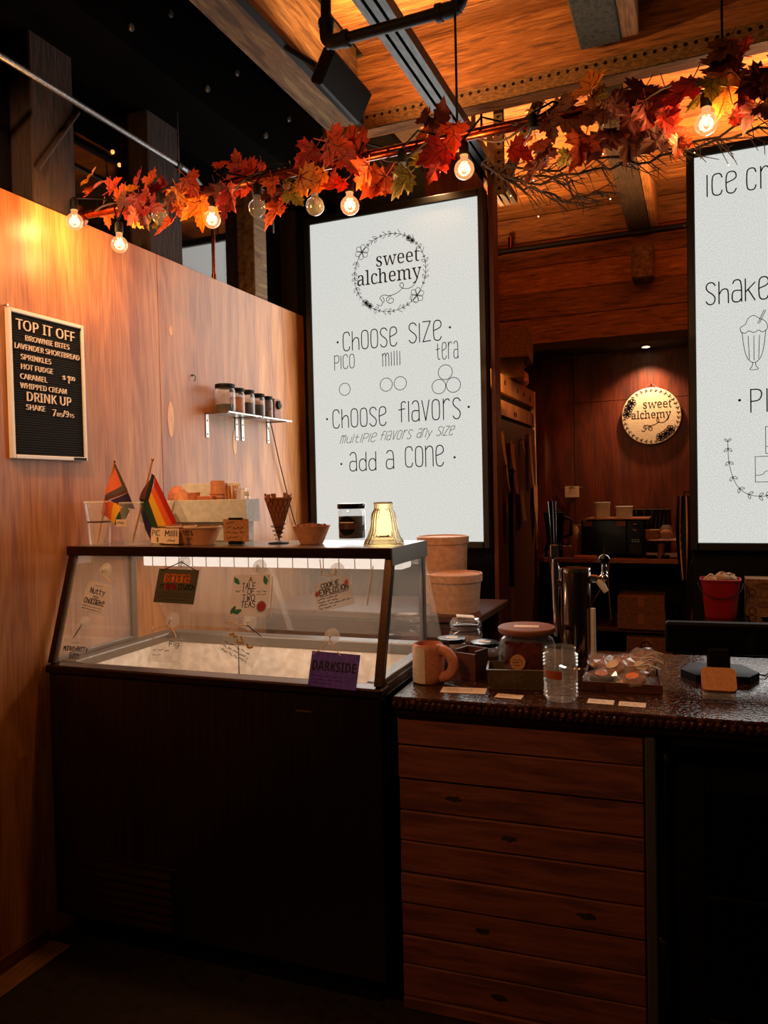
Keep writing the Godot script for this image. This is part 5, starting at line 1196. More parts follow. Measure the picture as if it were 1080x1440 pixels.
	part(k, "sheet", mb().box(Vector3(0, 0.046, 0), Vector3(0.094, 0.074, 0.002), 0.0), M.cork)
	var ww := mb()
	for i in 4: scribble(ww, -0.036, 0.066 - i * 0.016, [0.03, 0.07, 0.066, 0.062][i], 0.008, 0.0016, 81 + i)
	part(k, "handwriting", ww, M.ink).position.z = 0.0016
	part(k, "clip", mb().bx(Vector3(-0.026, 0, -0.008), Vector3(0.026, 0.011, 0.008), 0.001), M.black)
	part(k, "clip", mb().bx(Vector3(-0.026, 0.081, -0.004), Vector3(0.026, 0.087, 0.004), 0.001), M.black)
	# waffle cone in a wire spiral
	k = thing("cone_holder", "small black spiral wire stand for one waffle cone", "stand", F(0.713, Y, -0.27), FA)
	part(k, "base", mb().lathe([[0.0, 0.0], [0.034, 0.0], [0.034, 0.003], [0.0, 0.007]], 20), M.black)
	var sp := []
	for i in 60:
		var a := TAU * i / 15.0
		var rr := 0.008 + 0.017 * i / 59.0
		sp.append(Vector3(cos(a) * rr, 0.008 + 0.055 * i / 59.0, sin(a) * rr))
	part(k, "spiral", mb().tube(sp, 0.0013, 5), M.black)
	var cn := thing("waffle_cone", "broken rimmed brown waffle cone standing in the wire spiral", "waffle cone", F(0.715, Y + 0.010, -0.27), FA)
	part(cn, "shell", mb().lathe([[0.001, 0.0], [0.0435, 0.138], [0.041, 0.140], [0.002, 0.008]], 24), M.waffle)
	var gr := mb()
	for i in 14:
		for sg in [-1.0, 1.0]:
			var p := []
			for j in 9:
				var hh := 0.02 + 0.118 * j / 8.0
				var a: float = TAU * i / 14.0 + sg * j * 0.16
				p.append(Vector3(cos(a), 0, sin(a)) * (hh * 0.3145 + 0.0006) + Vector3(0, hh, 0))
			gr.tube(p, 0.0012, 4, false)
	part(cn, "grid_ridges", gr, M.crumb)
	var rim := mb()
	for i in 13:
		var a := TAU * i / 13.0
		rim.box(Vector3(cos(a) * 0.042, 0.142 + 0.007 * sin(i * 2.7), sin(a) * 0.042), Vector3(0.016, 0.012 + 0.008 * sin(i * 1.9), 0.004), 0.001, Basis(Vector3.UP, -a + PI / 2))
	part(cn, "broken_rim", rim, M.waffle)
	k = thing("crumb_bowl", "brown paper bowl heaped with crushed cone crumbs", "bowl", F(0.832, Y, -0.27), FA)
	part(k, "wall", mb().lathe([[0.0, 0.003], [0.036, 0.0], [0.038, 0.003], [0.059, 0.054], [0.062, 0.055], [0.062, 0.058], [0.057, 0.057], [0.036, 0.008], [0.0, 0.008]], 26), M.bowl)
	part(k, "crumb_heap", mb().lathe([[0.054, 0.048], [0.04, 0.056], [0.02, 0.060], [0.0, 0.061]], 20), M.crumb)
	for i in 34:
		var a := i * 2.4
		var rr := 0.05 * sqrt(i / 34.0)
		part(k, "crumb", mb().box(Vector3(cos(a) * rr, 0.062 - rr * 0.12, sin(a) * rr), Vector3(0.012, 0.005, 0.008), 0.001, Basis(Vector3(0.3, 1, 0.2).normalized(), i * 1.3) * Basis(Vector3.RIGHT, i * 0.7)), M.crumb if i % 3 else M.waffle)
	k = thing("fudge_jar", "clear jar with black lid and round dark label on the hood", "jar", F(0.972, Y, -0.27), FA)
	part(k, "glass", mb().lathe([[0.0, 0.0], [0.038, 0.0], [0.043, 0.006], [0.043, 0.098], [0.039, 0.106], [0.038, 0.112]], 28), M.glass)
	part(k, "contents", mb().lathe([[0.0, 0.018], [0.039, 0.018], [0.0405, 0.022], [0.0405, 0.086], [0.0, 0.087]], 24), M.cocoa)
	part(k, "lid", mb().lathe([[0.040, 0.110], [0.043, 0.110], [0.044, 0.112], [0.044, 0.124], [0.042, 0.126], [0.0, 0.126]], 28), M.blackgloss)
	part(k, "label", curved(0.0436, 0.030, 0.058, 0.030), M.black, "round black label")
	part(k, "label_band", curved(0.0440, 0.034, 0.056, 0.0085), M.jam, "dull red band across the label")
	part(k, "label_print", curved(0.0442, 0.024, 0.068, 0.002), M.paper)
	k = thing("glass_shade", "amber ribbed glass bell shade standing upside on the hood", "lamp shade", F(1.090, Y, -0.24), FA)
	part(k, "bell", mb().lathe([[0.055, 0.0], [0.060, 0.0], [0.061, 0.004], [0.059, 0.010], [0.050, 0.024], [0.043, 0.045], [0.040, 0.070], [0.036, 0.095], [0.028, 0.108], [0.0275, 0.118], [0.029, 0.127], [0.025, 0.127], [0.024, 0.108], [0.031, 0.094], [0.036, 0.070], [0.039, 0.045], [0.046, 0.024], [0.055, 0.009], [0.055, 0.0]], 96, Vector3.ZERO, Basis(), 24, 0.02), M.amber)
	part(k, "foot_bead", mb().lathe([[0.0605, 0.0], [0.0635, 0.0015], [0.0635, 0.0045], [0.0605, 0.006]], 48), M.amber)
	part(k, "collar_bead", mb().lathe([[0.0285, 0.1265], [0.030, 0.128], [0.0285, 0.1295], [0.0255, 0.1275]], 40), M.amber)

# a label wrapped on a jar of radius r: half width hw, centre height y, half height hh; an oval when hw == hh
func curved(r: float, hw: float, y: float, hh: float) -> MB:
	var m := mb()
	var n := 12
	for i in n:
		var x0 := -hw + 2 * hw * i / n
		var x1 := -hw + 2 * hw * (i + 1) / n
		var h0 := hh; var h1 := hh
		if absf(hw - hh) < 0.001:
			h0 = sqrt(maxf(hw * hw - x0 * x0, 0)); h1 = sqrt(maxf(hw * hw - x1 * x1, 0))
		var a0 := x0 / r; var a1 := x1 / r
		var p0 := Vector3(sin(a0) * r, y, cos(a0) * r); var p1 := Vector3(sin(a1) * r, y, cos(a1) * r)
		m.q(p0 - Vector3(0, h0, 0), p1 - Vector3(0, h1, 0), p1 + Vector3(0, h1, 0), p0 + Vector3(0, h0, 0), 1)
	return m

# ---------------------------------------------------------------- the counter
func build_counter() -> void:
	var Y := 0.89
	var c := thing("countertop", "glossy dark mottled copper brown countertop with a beaded edge", "countertop", KO, KA)
	part(c, "slab", mb().bx(Vector3(0.004, Y - 0.035, -0.72), Vector3(2.3, Y, 0.012), 0.004), M.granite)
	var bd := mb()
	for i in 128: bd.ball(Vector3(0.012 + i * 0.018, Y - 0.020, 0.012), Vector3(0.0085, 0.011, 0.006), 8, 4)
	part(c, "beading", bd, M.granite).set_meta("kind", "stuff")
	part(c, "under_strip", mb().bx(Vector3(0.004, Y - 0.052, -0.02), Vector3(2.3, Y - 0.035, 0.004), 0.003), M.bronze)
	var p := thing("counter_front", "counter front clad in rough reclaimed horizontal planks", "counter", KO, KA)
	part(p, "carcass", mb().bx(Vector3(0.01, 0.0, -0.68), Vector3(0.655, 0.836, -0.05)), M.black)
	var rg := RandomNumberGenerator.new(); rg.seed = 5
	var y := 0.836
	var i := 0
	while y > 0.01:
		var h := minf(rg.randf_range(0.080, 0.094), y)
		var dz := rg.randf_range(-0.006, 0.004)
		part(p, "plank", mb().box(Vector3(0.331, y - h / 2, -0.032 + dz), Vector3(0.646, h - 0.003, 0.024), 0.003, Basis(Vector3(0, 0, 1), rg.randf_range(-0.003, 0.003))), M["plank%d" % (i % 3)])
		if i in [2, 3, 5, 6, 8]:
			var poly := PackedVector2Array()
			for j in 12:
				var a := TAU * j / 12.0
				poly.append(Vector2(cos(a) * rg.randf_range(0.012, 0.03), sin(a) * rg.randf_range(0.005, 0.011)))
			part(p, "knot", mb().prism(poly, 0.0, 0.0008, Transform3D(Basis(), Vector3(rg.randf_range(0.08, 0.58), y - h / 2, -0.0198 + dz))), M.darkwood, "dark knot")
		y -= h
		i += 1
	part(p, "edge_post", mb().bx(Vector3(0.657, 0, -0.05), Vector3(0.684, 0.836, -0.012), 0.004), M.railgrey, "grey steel edge post")
	part(p, "inner_board", mb().bx(Vector3(0.684, 0.02, -0.30), Vector3(0.708, 0.836, -0.28), 0.002), M.plank1)
	part(p, "pale_slat", mb().bx(Vector3(0.690, 0.12, -0.12), Vector3(0.712, 0.50, -0.10), 0.002), M.lidwood)
	part(p, "outlet_tube", mb().tube([Vector3(0.690, 0.0, -0.06), Vector3(0.690, 0.27, -0.06)], 0.009, 8), M.railgrey)
	part(p, "hinge", mb().bx(Vector3(0.684, 0.26, -0.07), Vector3(0.705, 0.295, -0.05), 0.003), M.galv)
	# black cabinet to the right
	var k := thing("black_cabinet", "tall black cabinet with moulded top and dark glass door under the counter", "cabinet", K(0.70, 0, 0), KA)
	part(k, "carcass", mb().bx(Vector3(0.012, 0, -0.5), Vector3(1.4, 0.80, -0.09), 0.004), M.black)
	part(k, "cornice", mb().prism(PackedVector2Array([Vector2(0.06, 0.765), Vector2(0.05, 0.765), Vector2(0.044, 0.775), Vector2(0.034, 0.785), Vector2(0.024, 0.80), Vector2(0.010, 0.812), Vector2(0.010, 0.836), Vector2(0.06, 0.836)]), 0.02, 1.4, Transform3D(Basis(Vector3(0, 0, -1), Vector3(0, 1, 0), Vector3(1, 0, 0)), Vector3(0, 0, 0.0))), M.black)
	for yy in [0.815, 0.76]:
		part(k, "carved_knob", mb().ball(Vector3(0.008, yy, -0.055), Vector3(0.014, 0.020, 0.016), 12, 8), M.black)
	part(k, "stile", mb().bx(Vector3(0.03, 0.02, -0.09), Vector3(0.10, 0.765, -0.07), 0.004), M.black)
	part(k, "rail", mb().bx(Vector3(0.10, 0.68, -0.09), Vector3(1.2, 0.765, -0.07), 0.004), M.black)
	part(k, "rail", mb().bx(Vector3(0.10, 0.02, -0.09), Vector3(1.2, 0.10, -0.07), 0.004), M.black)
	part(k, "door_glass", mb().bx(Vector3(0.10, 0.10, -0.088), Vector3(1.2, 0.68, -0.082)), M.blackgloss, "dark glossy glass")
	part(k, "rail", mb().bx(Vector3(0.10, 0.40, -0.082), Vector3(1.2, 0.415, -0.076), 0.002), M.black)
	build_counter_things(Y)

func build_counter_things(Y: float) -> void:
	var R := PI / 2
	# mug
	var t := thing("ceramic_mug", "pale terracotta mug with thick ring handle and a paper sleeve", "mug", K(0.058, Y, -0.17), KA - 0.25)
	part(t, "body", mb().lathe([[0.0, 0.004], [0.040, 0.0], [0.044, 0.004], [0.046, 0.02], [0.046, 0.098], [0.044, 0.110], [0.040, 0.114], [0.039, 0.108], [0.040, 0.02], [0.0, 0.014]], 32), M.terracotta)
	var pts := []
	for k in 15:
		var a := -PI / 2 + PI * k / 14.0
		pts.append(Vector3(0.040 + cos(a) * 0.042, 0.058 + sin(a) * 0.040, 0.0))
	part(t, "handle", mb().tube([Vector3(0.03, 0.018, 0)] + pts + [Vector3(0.03, 0.098, 0)], 0.0155, 14), M.terracotta, "thick ring handle")
	var sl := part(t, "paper_sleeve", curved(0.0468, 0.040, 0.056, 0.052), M.paper, "faded paper sleeve")
	sl.rotation.y = -0.55
	var m := mb()
	for i in 5: scribble(m, -0.012, 0.075 - i * 0.012, 0.024, 0.006, 0.001, 90 + i)
	var pr := part(t, "sleeve_print", m, M.lidwood)
	pr.transform = Transform3D(Basis(Vector3.UP, -0.55), Basis(Vector3.UP, -0.55) * Vector3(0, 0, 0.0475))
	# wooden holder
	t = thing("wooden_holder", "square open dark wood holder beside the mug", "holder", K(0.170, Y, -0.245), KA - 0.35)
	for e in [[-0.036, -0.036, 0.036, -0.031, 0.088], [-0.036, 0.031, 0.036, 0.036, 0.080], [-0.036, -0.031, -0.031, 0.031, 0.088], [0.031, -0.031, 0.036, 0.031, 0.088]]:
		part(t, "side", mb().bx(Vector3(e[0], 0, e[1]), Vector3(e[2], e[4], e[3]), 0.001), M.traywood)
	part(t, "bottom", mb().bx(Vector3(-0.031, 0, -0.031), Vector3(0.031, 0.004, 0.031)), M.traywood)
	# black lidded jars
	for e in [[0.085, -0.345, 0.046, 0.098, "cocoa", "black lidded glass jar of dark sprinkles with a tag on its lid, behind the mug"], [0.190, -0.345, 0.045, 0.090, "crumb", "black lidded glass jar of brown flakes behind the wooden holder"]]:
		t = thing("lidded_jar", e[5], "jar", K(e[0], Y, e[1]), KA)
		jar(t, e[2], e[3], M[e[4]], 0.7, M.blackgloss)
		part(t, "lid_tag", mb().bx(Vector3(-0.018, e[3] + 0.0002, -0.012), Vector3(0.018, e[3] + 0.001, 0.012)), M.paperwhite)
	# bail jar
	t = thing("bail_jar", "clear clamp top jar with wire bail and crumpled white paper on its lid", "jar", K(0.088, Y, -0.53), KA)
	part(t, "glass", mb().lathe([[0.0, 0.0], [0.052, 0.0], [0.057, 0.006], [0.057, 0.075], [0.050, 0.092], [0.046, 0.098]], 28), M.glass)
	part(t, "contents", mb().lathe([[0.0, 0.004], [0.052, 0.006], [0.053, 0.06], [0.0, 0.064]], 20), M.crumb)
	part(t, "lid", mb().lathe([[0.046, 0.100], [0.052, 0.101], [0.053, 0.106], [0.051, 0.120], [0.045, 0.128], [0.0, 0.130]], 28), M.plastic, "domed glass lid")
	part(t, "wire_ring", mb().lathe([[0.0510, 0.090], [0.0525, 0.0915], [0.0510, 0.093]], 28), M.black)
	part(t, "wire_ring", mb().lathe([[0.0535, 0.108], [0.055, 0.1095], [0.0535, 0.111]], 28), M.black)
	for a in [0.9, 1.25]:
		part(t, "bail", mb().tube([Vector3(sin(a) * 0.054, 0.125, cos(a) * 0.054), Vector3(sin(a) * 0.058, 0.10, cos(a) * 0.058), Vector3(sin(a) * 0.056, 0.075, cos(a) * 0.056)], 0.0013, 5), M.black)
	part(t, "paper_cap", mb().box(Vector3(0.0, 0.134, 0.0), Vector3(0.06, 0.006, 0.05), 0.002, Basis(Vector3.UP, 0.3) * Basis(Vector3(0, 0, 1), -0.08)), M.paperwhite)
	# wood lidded jar
	t = thing("cookie_jar", "wide clear glass jar with a flat wooden lid in front of the tap tower", "jar", K(0.318, Y, -0.36), KA)
	part(t, "glass", mb().lathe([[0.0, 0.0], [0.074, 0.0], [0.084, 0.008], [0.086, 0.03], [0.086, 0.085], [0.078, 0.104], [0.068, 0.112], [0.068, 0.125]], 36), M.glass)
	part(t, "contents", mb().lathe([[0.0, 0.004], [0.075, 0.004], [0.080, 0.010], [0.080, 0.055], [0.04, 0.066], [0.0, 0.068]], 24), M.cocoa)
	part(t, "lid", mb().lathe([[0.066, 0.122], [0.083, 0.122], [0.087, 0.127], [0.087, 0.137], [0.084, 0.140], [0.0, 0.140]], 36), M.lidwood, "flat wooden lid")
	part(t, "lid_label", mb().box(Vector3(0.0, 0.1406, 0.005), Vector3(0.075, 0.0008, 0.035), 0.0, Basis(Vector3.UP, 0.1)), M.paper)
	# ceramic dish with a packet
	t = thing("ceramic_dish", "olive brown rectangular ceramic dish on the counter edge", "dish", K(0.312, Y, -0.185), KA + 0.16)
	var w := 0.155
	var d := 0.105
	for e in [[0.0, d / 2, 0.0, w, -0.14], [0.0, -d / 2, PI, w, -0.14], [w / 2, 0.0, R, d, -0.14], [-w / 2, 0.0, -R, d, -0.14]]:
		var pl := PackedVector2Array([Vector2(-e[3] / 2 + 0.006, 0.0), Vector2(e[3] / 2 - 0.006, 0.0), Vector2(e[3] / 2 + 0.003, 0.058), Vector2(-e[3] / 2 - 0.003, 0.058)])
		part(t, "side", mb().prism(pl, -0.006, 0.0, Transform3D(Basis(Vector3.UP, e[2]) * Basis(Vector3.RIGHT, 0.12), Vector3(e[0], 0, e[1]) * 0.97)), M.ceramic)
	part(t, "bottom", mb().bx(Vector3(-w / 2, 0.001, -d / 2), Vector3(w / 2, 0.007, d / 2), 0.002), M.ceramic)
	t = thing("jerky_packet", "crinkled dark red packet with a round tan sticker standing in the ceramic dish", "packet", K(0.330, Y + 0.008, -0.185), KA + 0.1)
	var pk := mb()
	var nx := 10
	var rg := RandomNumberGenerator.new(); rg.seed = 9
	var gridp := []
	for j in nx + 1:
		var row := []
		for k in nx + 1:
			var x := -0.052 + 0.104 * k / nx
			var yy := 0.004 + 0.112 * j / nx
			var bul := 0.016 * sin(PI * k / nx) * sin(PI * clampf(j / float(nx), 0.05, 0.95)) + 0.003
			row.append([Vector3(x, yy, bul + rg.randf_range(-0.003, 0.003)), Vector3(x, yy, -bul + rg.randf_range(-0.003, 0.003))])
		gridp.append(row)
	for j in nx:
		for k in nx:
			pk.q(gridp[j][k][0], gridp[j][k + 1][0], gridp[j + 1][k + 1][0], gridp[j + 1][k][0])
			pk.q(gridp[j][k + 1][1], gridp[j][k][1], gridp[j + 1][k][1], gridp[j + 1][k + 1][1])
	part(t, "bag", pk, M.jam).rotation = Vector3(-0.2, 0, -0.04)
	part(t, "sticker", mb().lathe([[0.0, 0.0006], [0.0215, 0.0006], [0.0215, 0.0]], 24, Vector3(-0.012, 0.062, 0.011), Basis(Vector3.RIGHT, R - 0.1)), M.cork, "round tan sticker")
	m = mb(); scribble(m, -0.025, 0.068, 0.026, 0.004, 0.0012, 101); scribble(m, -0.027, 0.060, 0.030, 0.005, 0.0012, 102); scribble(m, -0.024, 0.052, 0.024, 0.004, 0.0012, 103)
	part(t, "sticker_print", m, M.traywood).position.z = 0.0145
	# ridged jar
	t = thing("ridged_jar", "empty clear ribbed glass jar with a small orange label near the counter edge", "jar", K(0.448, Y, -0.075), KA)
	var prof := [[0.0, 0.004], [0.036, 0.0], [0.040, 0.004]]
	for i in 5: prof += [[0.0415, 0.008 + i * 0.010], [0.0455, 0.013 + i * 0.010]]
	prof += [[0.044, 0.060], [0.0445, 0.085]]
	for i in 4: prof += [[0.0425, 0.090 + i * 0.009], [0.0462, 0.0945 + i * 0.009]]
	prof += [[0.040, 0.127], [0.0385, 0.134], [0.041, 0.137], [0.0405, 0.141]]
	part(t, "glass", mb().lathe(prof, 36), M.plastic)
	var lb := part(t, "label", curved(0.0452, 0.024, 0.073, 0.0105), M.orangelabel, "faded orange label")
	lb.rotation.y = -0.35
	m = mb(); write(m, "ttttt", -0.015, 0.069, 0.03, 0.009, 0.0015)
	# tray of wrapped cookies
	t = thing("cookie_tray", "shallow dark wooden tray full of wrapped cookies", "tray", K(0.598, Y, -0.285), KA + 0.02)
	part(t, "bottom", mb().bx(Vector3(-0.10, 0, -0.10), Vector3(0.10, 0.005, 0.10), 0.001), M.traywood)
	for e in [[-0.104, 0.098, 0.104, 0.104], [-0.104, -0.104, 0.104, -0.098], [-0.104, -0.098, -0.098, 0.098], [0.098, -0.098, 0.104, 0.098]]:
		part(t, "side", mb().bx(Vector3(e[0], 0, e[1]), Vector3(e[2], 0.026, e[3]), 0.001), M.traywood)
	var ck := [[-0.055, 0.012, 0.055, 0.1, 0.2, "wrapped dark cookie with an oval pink sticker at the left of the tray"], [0.03, 0.012, 0.065, 0.15, -0.3, "wrapped golden cookie with an orange oval label at the tray front"], [0.045, 0.034, 0.01, 0.5, 0.5, "wrapped sandwich cookie leaning on the heap"], [-0.02, 0.03, 0.005, 0.35, -0.6, "wrapped pale cookie in the middle of the heap"], [0.06, 0.050, -0.045, 0.7, 0.1, "topmost wrapped cookie tied with white ribbon"], [-0.06, 0.034, -0.05, 0.4, 0.8, "wrapped cookie at the back left of the heap"], [0.0, 0.034, -0.06, 0.3, 0.0, "wrapped cookie at the back of the heap"]]
	for i in ck.size():
		var e: Array = ck[i]
		var c := thing("wrapped_cookie", e[5], "cookie", K(0.598 + e[0], Y + 0.006 + e[1], -0.285 + e[2]), e[4], "wrapped cookies in the tray")
		c.rotation.x = e[3]
		part(c, "cookie", mb().lathe([[0.0, 0.0], [0.030, 0.0], [0.034, 0.005], [0.032, 0.011], [0.02, 0.014], [0.0, 0.015]], 18), M.cookie if i != 0 else M.cocoa)
		var wp := mb()
		var r2 := RandomNumberGenerator.new(); r2.seed = 40 + i
		var ring := []
		for j in 5:
			var rw := []
			for k in 16:
				var a := TAU * k / 16.0
				var rr: float = [0.004, 0.034, 0.041, 0.034, 0.004][j] * r2.randf_range(0.88, 1.15)
				rw.append(Vector3(cos(a) * rr * 1.12, [-0.003, -0.003, 0.008, 0.020, 0.021][j] + r2.randf_range(-0.003, 0.003), sin(a) * rr))
			ring.append(rw)
		for j in 4:
			for k in 16: wp.q(ring[j][(k + 1) % 16], ring[j][k], ring[j + 1][k], ring[j + 1][(k + 1) % 16])
		part(c, "wrapper", wp, M.wrap, "crinkled clear wrapper")
		if i < 4:
			part(c, "sticker", mb().lathe([[0.0, 0.0232], [0.018, 0.0232], [0.018, 0.0225]], 18, Vector3(0, 0, 0), Basis(Vector3.RIGHT, 0.12)), [M.terracotta, M.orange, M.paper, M.paper][i])
		if i in [2, 4]:
			part(c, "ribbon", mb().tube([Vector3(-0.04, 0.02, 0.0), Vector3(-0.01, 0.027, 0.01), Vector3(0.02, 0.026, 0.004), Vector3(0.05, 0.02, 0.02)], 0.002, 5), M.white)
			part(c, "ribbon", mb().tube([Vector3(-0.01, 0.027, 0.01), Vector3(0.03, 0.03, -0.012), Vector3(0.05, 0.024, -0.01)], 0.002, 5), M.white)
	# paper cards lying on the counter
	for e in [[0.180, -0.095, 0.125, 0.06, 0.1, "largest tan card lying by the mug and the wooden holder"], [0.312, -0.066, 0.072, 0.04, -0.05, "small tan card lying in front of the ceramic dish"], [0.550, -0.072, 0.066, 0.042, -0.04, "small cream card lying below the cookie tray, beside the ribbed jar"], [0.628, -0.066, 0.066, 0.042, -0.04, "small cream card below the cookie tray with red print"]]:
		t = thing("price_card", e[5], "card", K(e[0], Y + 0.0004, e[1]), KA + e[4])
		part(t, "sheet", mb().bx(Vector3(-e[2] / 2, 0, -e[3] / 2), Vector3(e[2] / 2, 0.001, e[3] / 2)), M.paper)
		m = mb()
		scribble(m, -e[2] * 0.4, 0.006, e[2] * 0.75, 0.006, 0.0012, 111); scribble(m, -e[2] * 0.4, -0.006, e[2] * 0.6, 0.005, 0.0012, 112)
		part(t, "print", m, M.red if "red" in e[5] else M.traywood).transform = Transform3D(Basis(Vector3.RIGHT, -R), Vector3(0, 0.0013, 0))
	# tap tower
	t = thing("tap_tower", "polished steel draft tower with chrome taps", "tap tower", K(0.458, Y, -0.45), KA)
	part(t, "flange", mb().lathe([[0.0, 0.0], [0.055, 0.0], [0.055, 0.006], [0.048, 0.010]], 32), M.chrome)
	part(t, "column", mb().lathe([[0.046, 0.006], [0.046, 0.300], [0.044, 0.304]], 40), M.polished)
	part(t, "cap", mb().lathe([[0.0465, 0.300], [0.047, 0.304], [0.045, 0.312], [0.0, 0.314]], 40), M.chrome)
	var tp := part(t, "tap", mb().tube([Vector3(0.044, 0.278, 0), Vector3(0.066, 0.278, 0)], 0.013, 14).tube([Vector3(0.066, 0.278, 0), Vector3(0.088, 0.280, 0)], 0.0095, 12).ball(Vector3(0.084, 0.282, 0), 0.013, 12, 8), M.chrome, "chrome tap on the right side")
	part(tp, "spout", mb().tube([Vector3(0.066, 0.276, 0.0), Vector3(0.078, 0.262, 0.006), Vector3(0.092, 0.240, 0.010)], [0.010, 0.011, 0.008], 12), M.paperwhite, "pale spout cover")
	part(tp, "handle_shaft", mb().lathe([[0.006, 0.0], [0.010, 0.004], [0.007, 0.012], [0.009, 0.02], [0.006, 0.03]], 14, Vector3(0.086, 0.292, 0)), M.chrome)
	part(tp, "handle_knob", mb().ball(Vector3(0.086, 0.338, 0), 0.017, 14, 10), M.blackgloss, "round black tap knob")
	tp = part(t, "tap", mb().tube([Vector3(-0.044, 0.265, 0.012), Vector3(-0.060, 0.268, 0.016)], 0.012, 14).tube([Vector3(-0.060, 0.10, 0.018), Vector3(-0.060, 0.22, 0.016), Vector3(-0.060, 0.30, 0.014), Vector3(-0.060, 0.34, 0.014)], [0.006, 0.010, 0.013, 0.011], 12), M.chrome, "tall chrome faucet on the left side")
	part(tp, "lever", mb().tube([Vector3(-0.066, 0.34, 0.014), Vector3(-0.068, 0.45, 0.014), Vector3(-0.072, 0.52, 0.014)], [0.004, 0.006, 0.007], 10), M.blackgloss, "dark tapered lever")
	part(tp, "lever_edge", mb().tube([Vector3(-0.056, 0.34, 0.016), Vector3(-0.056, 0.52, 0.016)], 0.0022, 6), M.chrome)
	part(tp, "yoke", mb().bx(Vector3(-0.074, 0.345, 0.006), Vector3(-0.050, 0.385, 0.022), 0.003), M.chrome)
	part(t, "drip_tube", mb().tube([Vector3(0.052, 0.02, 0.02), Vector3(0.052, 0.19, 0.02)], 0.008, 8), M.paperwhite)
	# point of sale tablet, seen from behind
	t = thing("sales_tablet", "black point of sale tablet on a stand seen from behind", "tablet", K(0.862, Y, -0.43), KA + 0.04)
	part(t, "base", mb().prism(PackedVector2Array([Vector2(-0.105, -0.02), Vector2(-0.07, -0.085), Vector2(0.07, -0.085), Vector2(0.105, -0.02), Vector2(0.07, 0.075), Vector2(-0.07, 0.075)]), 0.0, 0.022, Transform3D(Basis(Vector3.RIGHT, -R), Vector3.ZERO)), M.black)
	part(t, "neck", mb().bx(Vector3(-0.030, 0.02, -0.022), Vector3(0.030, 0.085, 0.018), 0.005), M.black)
	var pb := Basis(Vector3.RIGHT, 0.35)
	part(t, "housing", mb().box(Vector3(0.005, 0.112, -0.005), Vector3(0.30, 0.105, 0.022), 0.006, pb), M.black)
	part(t, "screen_glass", mb().box(Vector3(0.005, 0.112, -0.005) + pb * Vector3(0, 0, -0.0125), Vector3(0.28, 0.09, 0.002), 0.0, pb), M.blackgloss)
	part(t, "rear_hatch", mb().box(Vector3(0.085, 0.105, -0.005) + pb * Vector3(0, 0, 0.0115), Vector3(0.03, 0.06, 0.002), 0.0, pb), M.iron)
	part(t, "cable", mb().tube([Vector3(0.09, 0.01, -0.02), Vector3(0.125, 0.006, -0.01), Vector3(0.14, 0.005, -0.05)], 0.0025, 6), M.black)
	# card reader
	t = thing("card_reader", "square pale card reader with rounded corners on a clear stand", "card reader", K(0.842, Y, -0.185), KA)
	var rp := PackedVector2Array()
	for i in 4:
		for j in 5:
			var a := PI / 2 * (i + j / 4.0)
			rp.append(Vector2([0.03, -0.03, -0.03, 0.03][i], [0.022, 0.022, -0.022, -0.022][i]) + Vector2(cos(a), sin(a)) * 0.012)
	part(t, "body", mb().prism(rp, 0.0, 0.010, Transform3D(Basis(Vector3.RIGHT, -0.75), Vector3(0, 0.046, 0))), M.cork)
	part(t, "underside", mb().prism(rp, -0.006, -0.0005, Transform3D(Basis(Vector3.RIGHT, -0.75), Vector3(0, 0.046, 0))), M.black)
	part(t, "stand", mb().bx(Vector3(-0.040, 0.0, -0.03), Vector3(0.040, 0.03, 0.022), 0.002), M.acrylic, "clear stand")

# ---------------------------------------------------------------- behind the counter
func tub(label: String, at: Vector3, r: float, h: float) -> void:
	var t := thing("ice_cream_tub", label, "tub", at)
	part(t, "wall", mb().lathe([[0.0, 0.0], [r * 0.86, 0.0], [r * 0.87, 0.004], [r * 0.97, h - 0.03]], 40), M.tub)
	part(t, "lid", mb().lathe([[r * 0.98, h - 0.034], [r * 1.02, h - 0.034], [r * 1.03, h - 0.004], [r, h], [r * 0.96, h], [r * 0.95, h - 0.006], [0.0, h - 0.006]], 40), M.tub, "recessed paper lid")
	part(t, "lid_disc", mb().lathe([[r * 0.94, h - 0.0058], [0.0, h - 0.0055]], 40), M.cork)

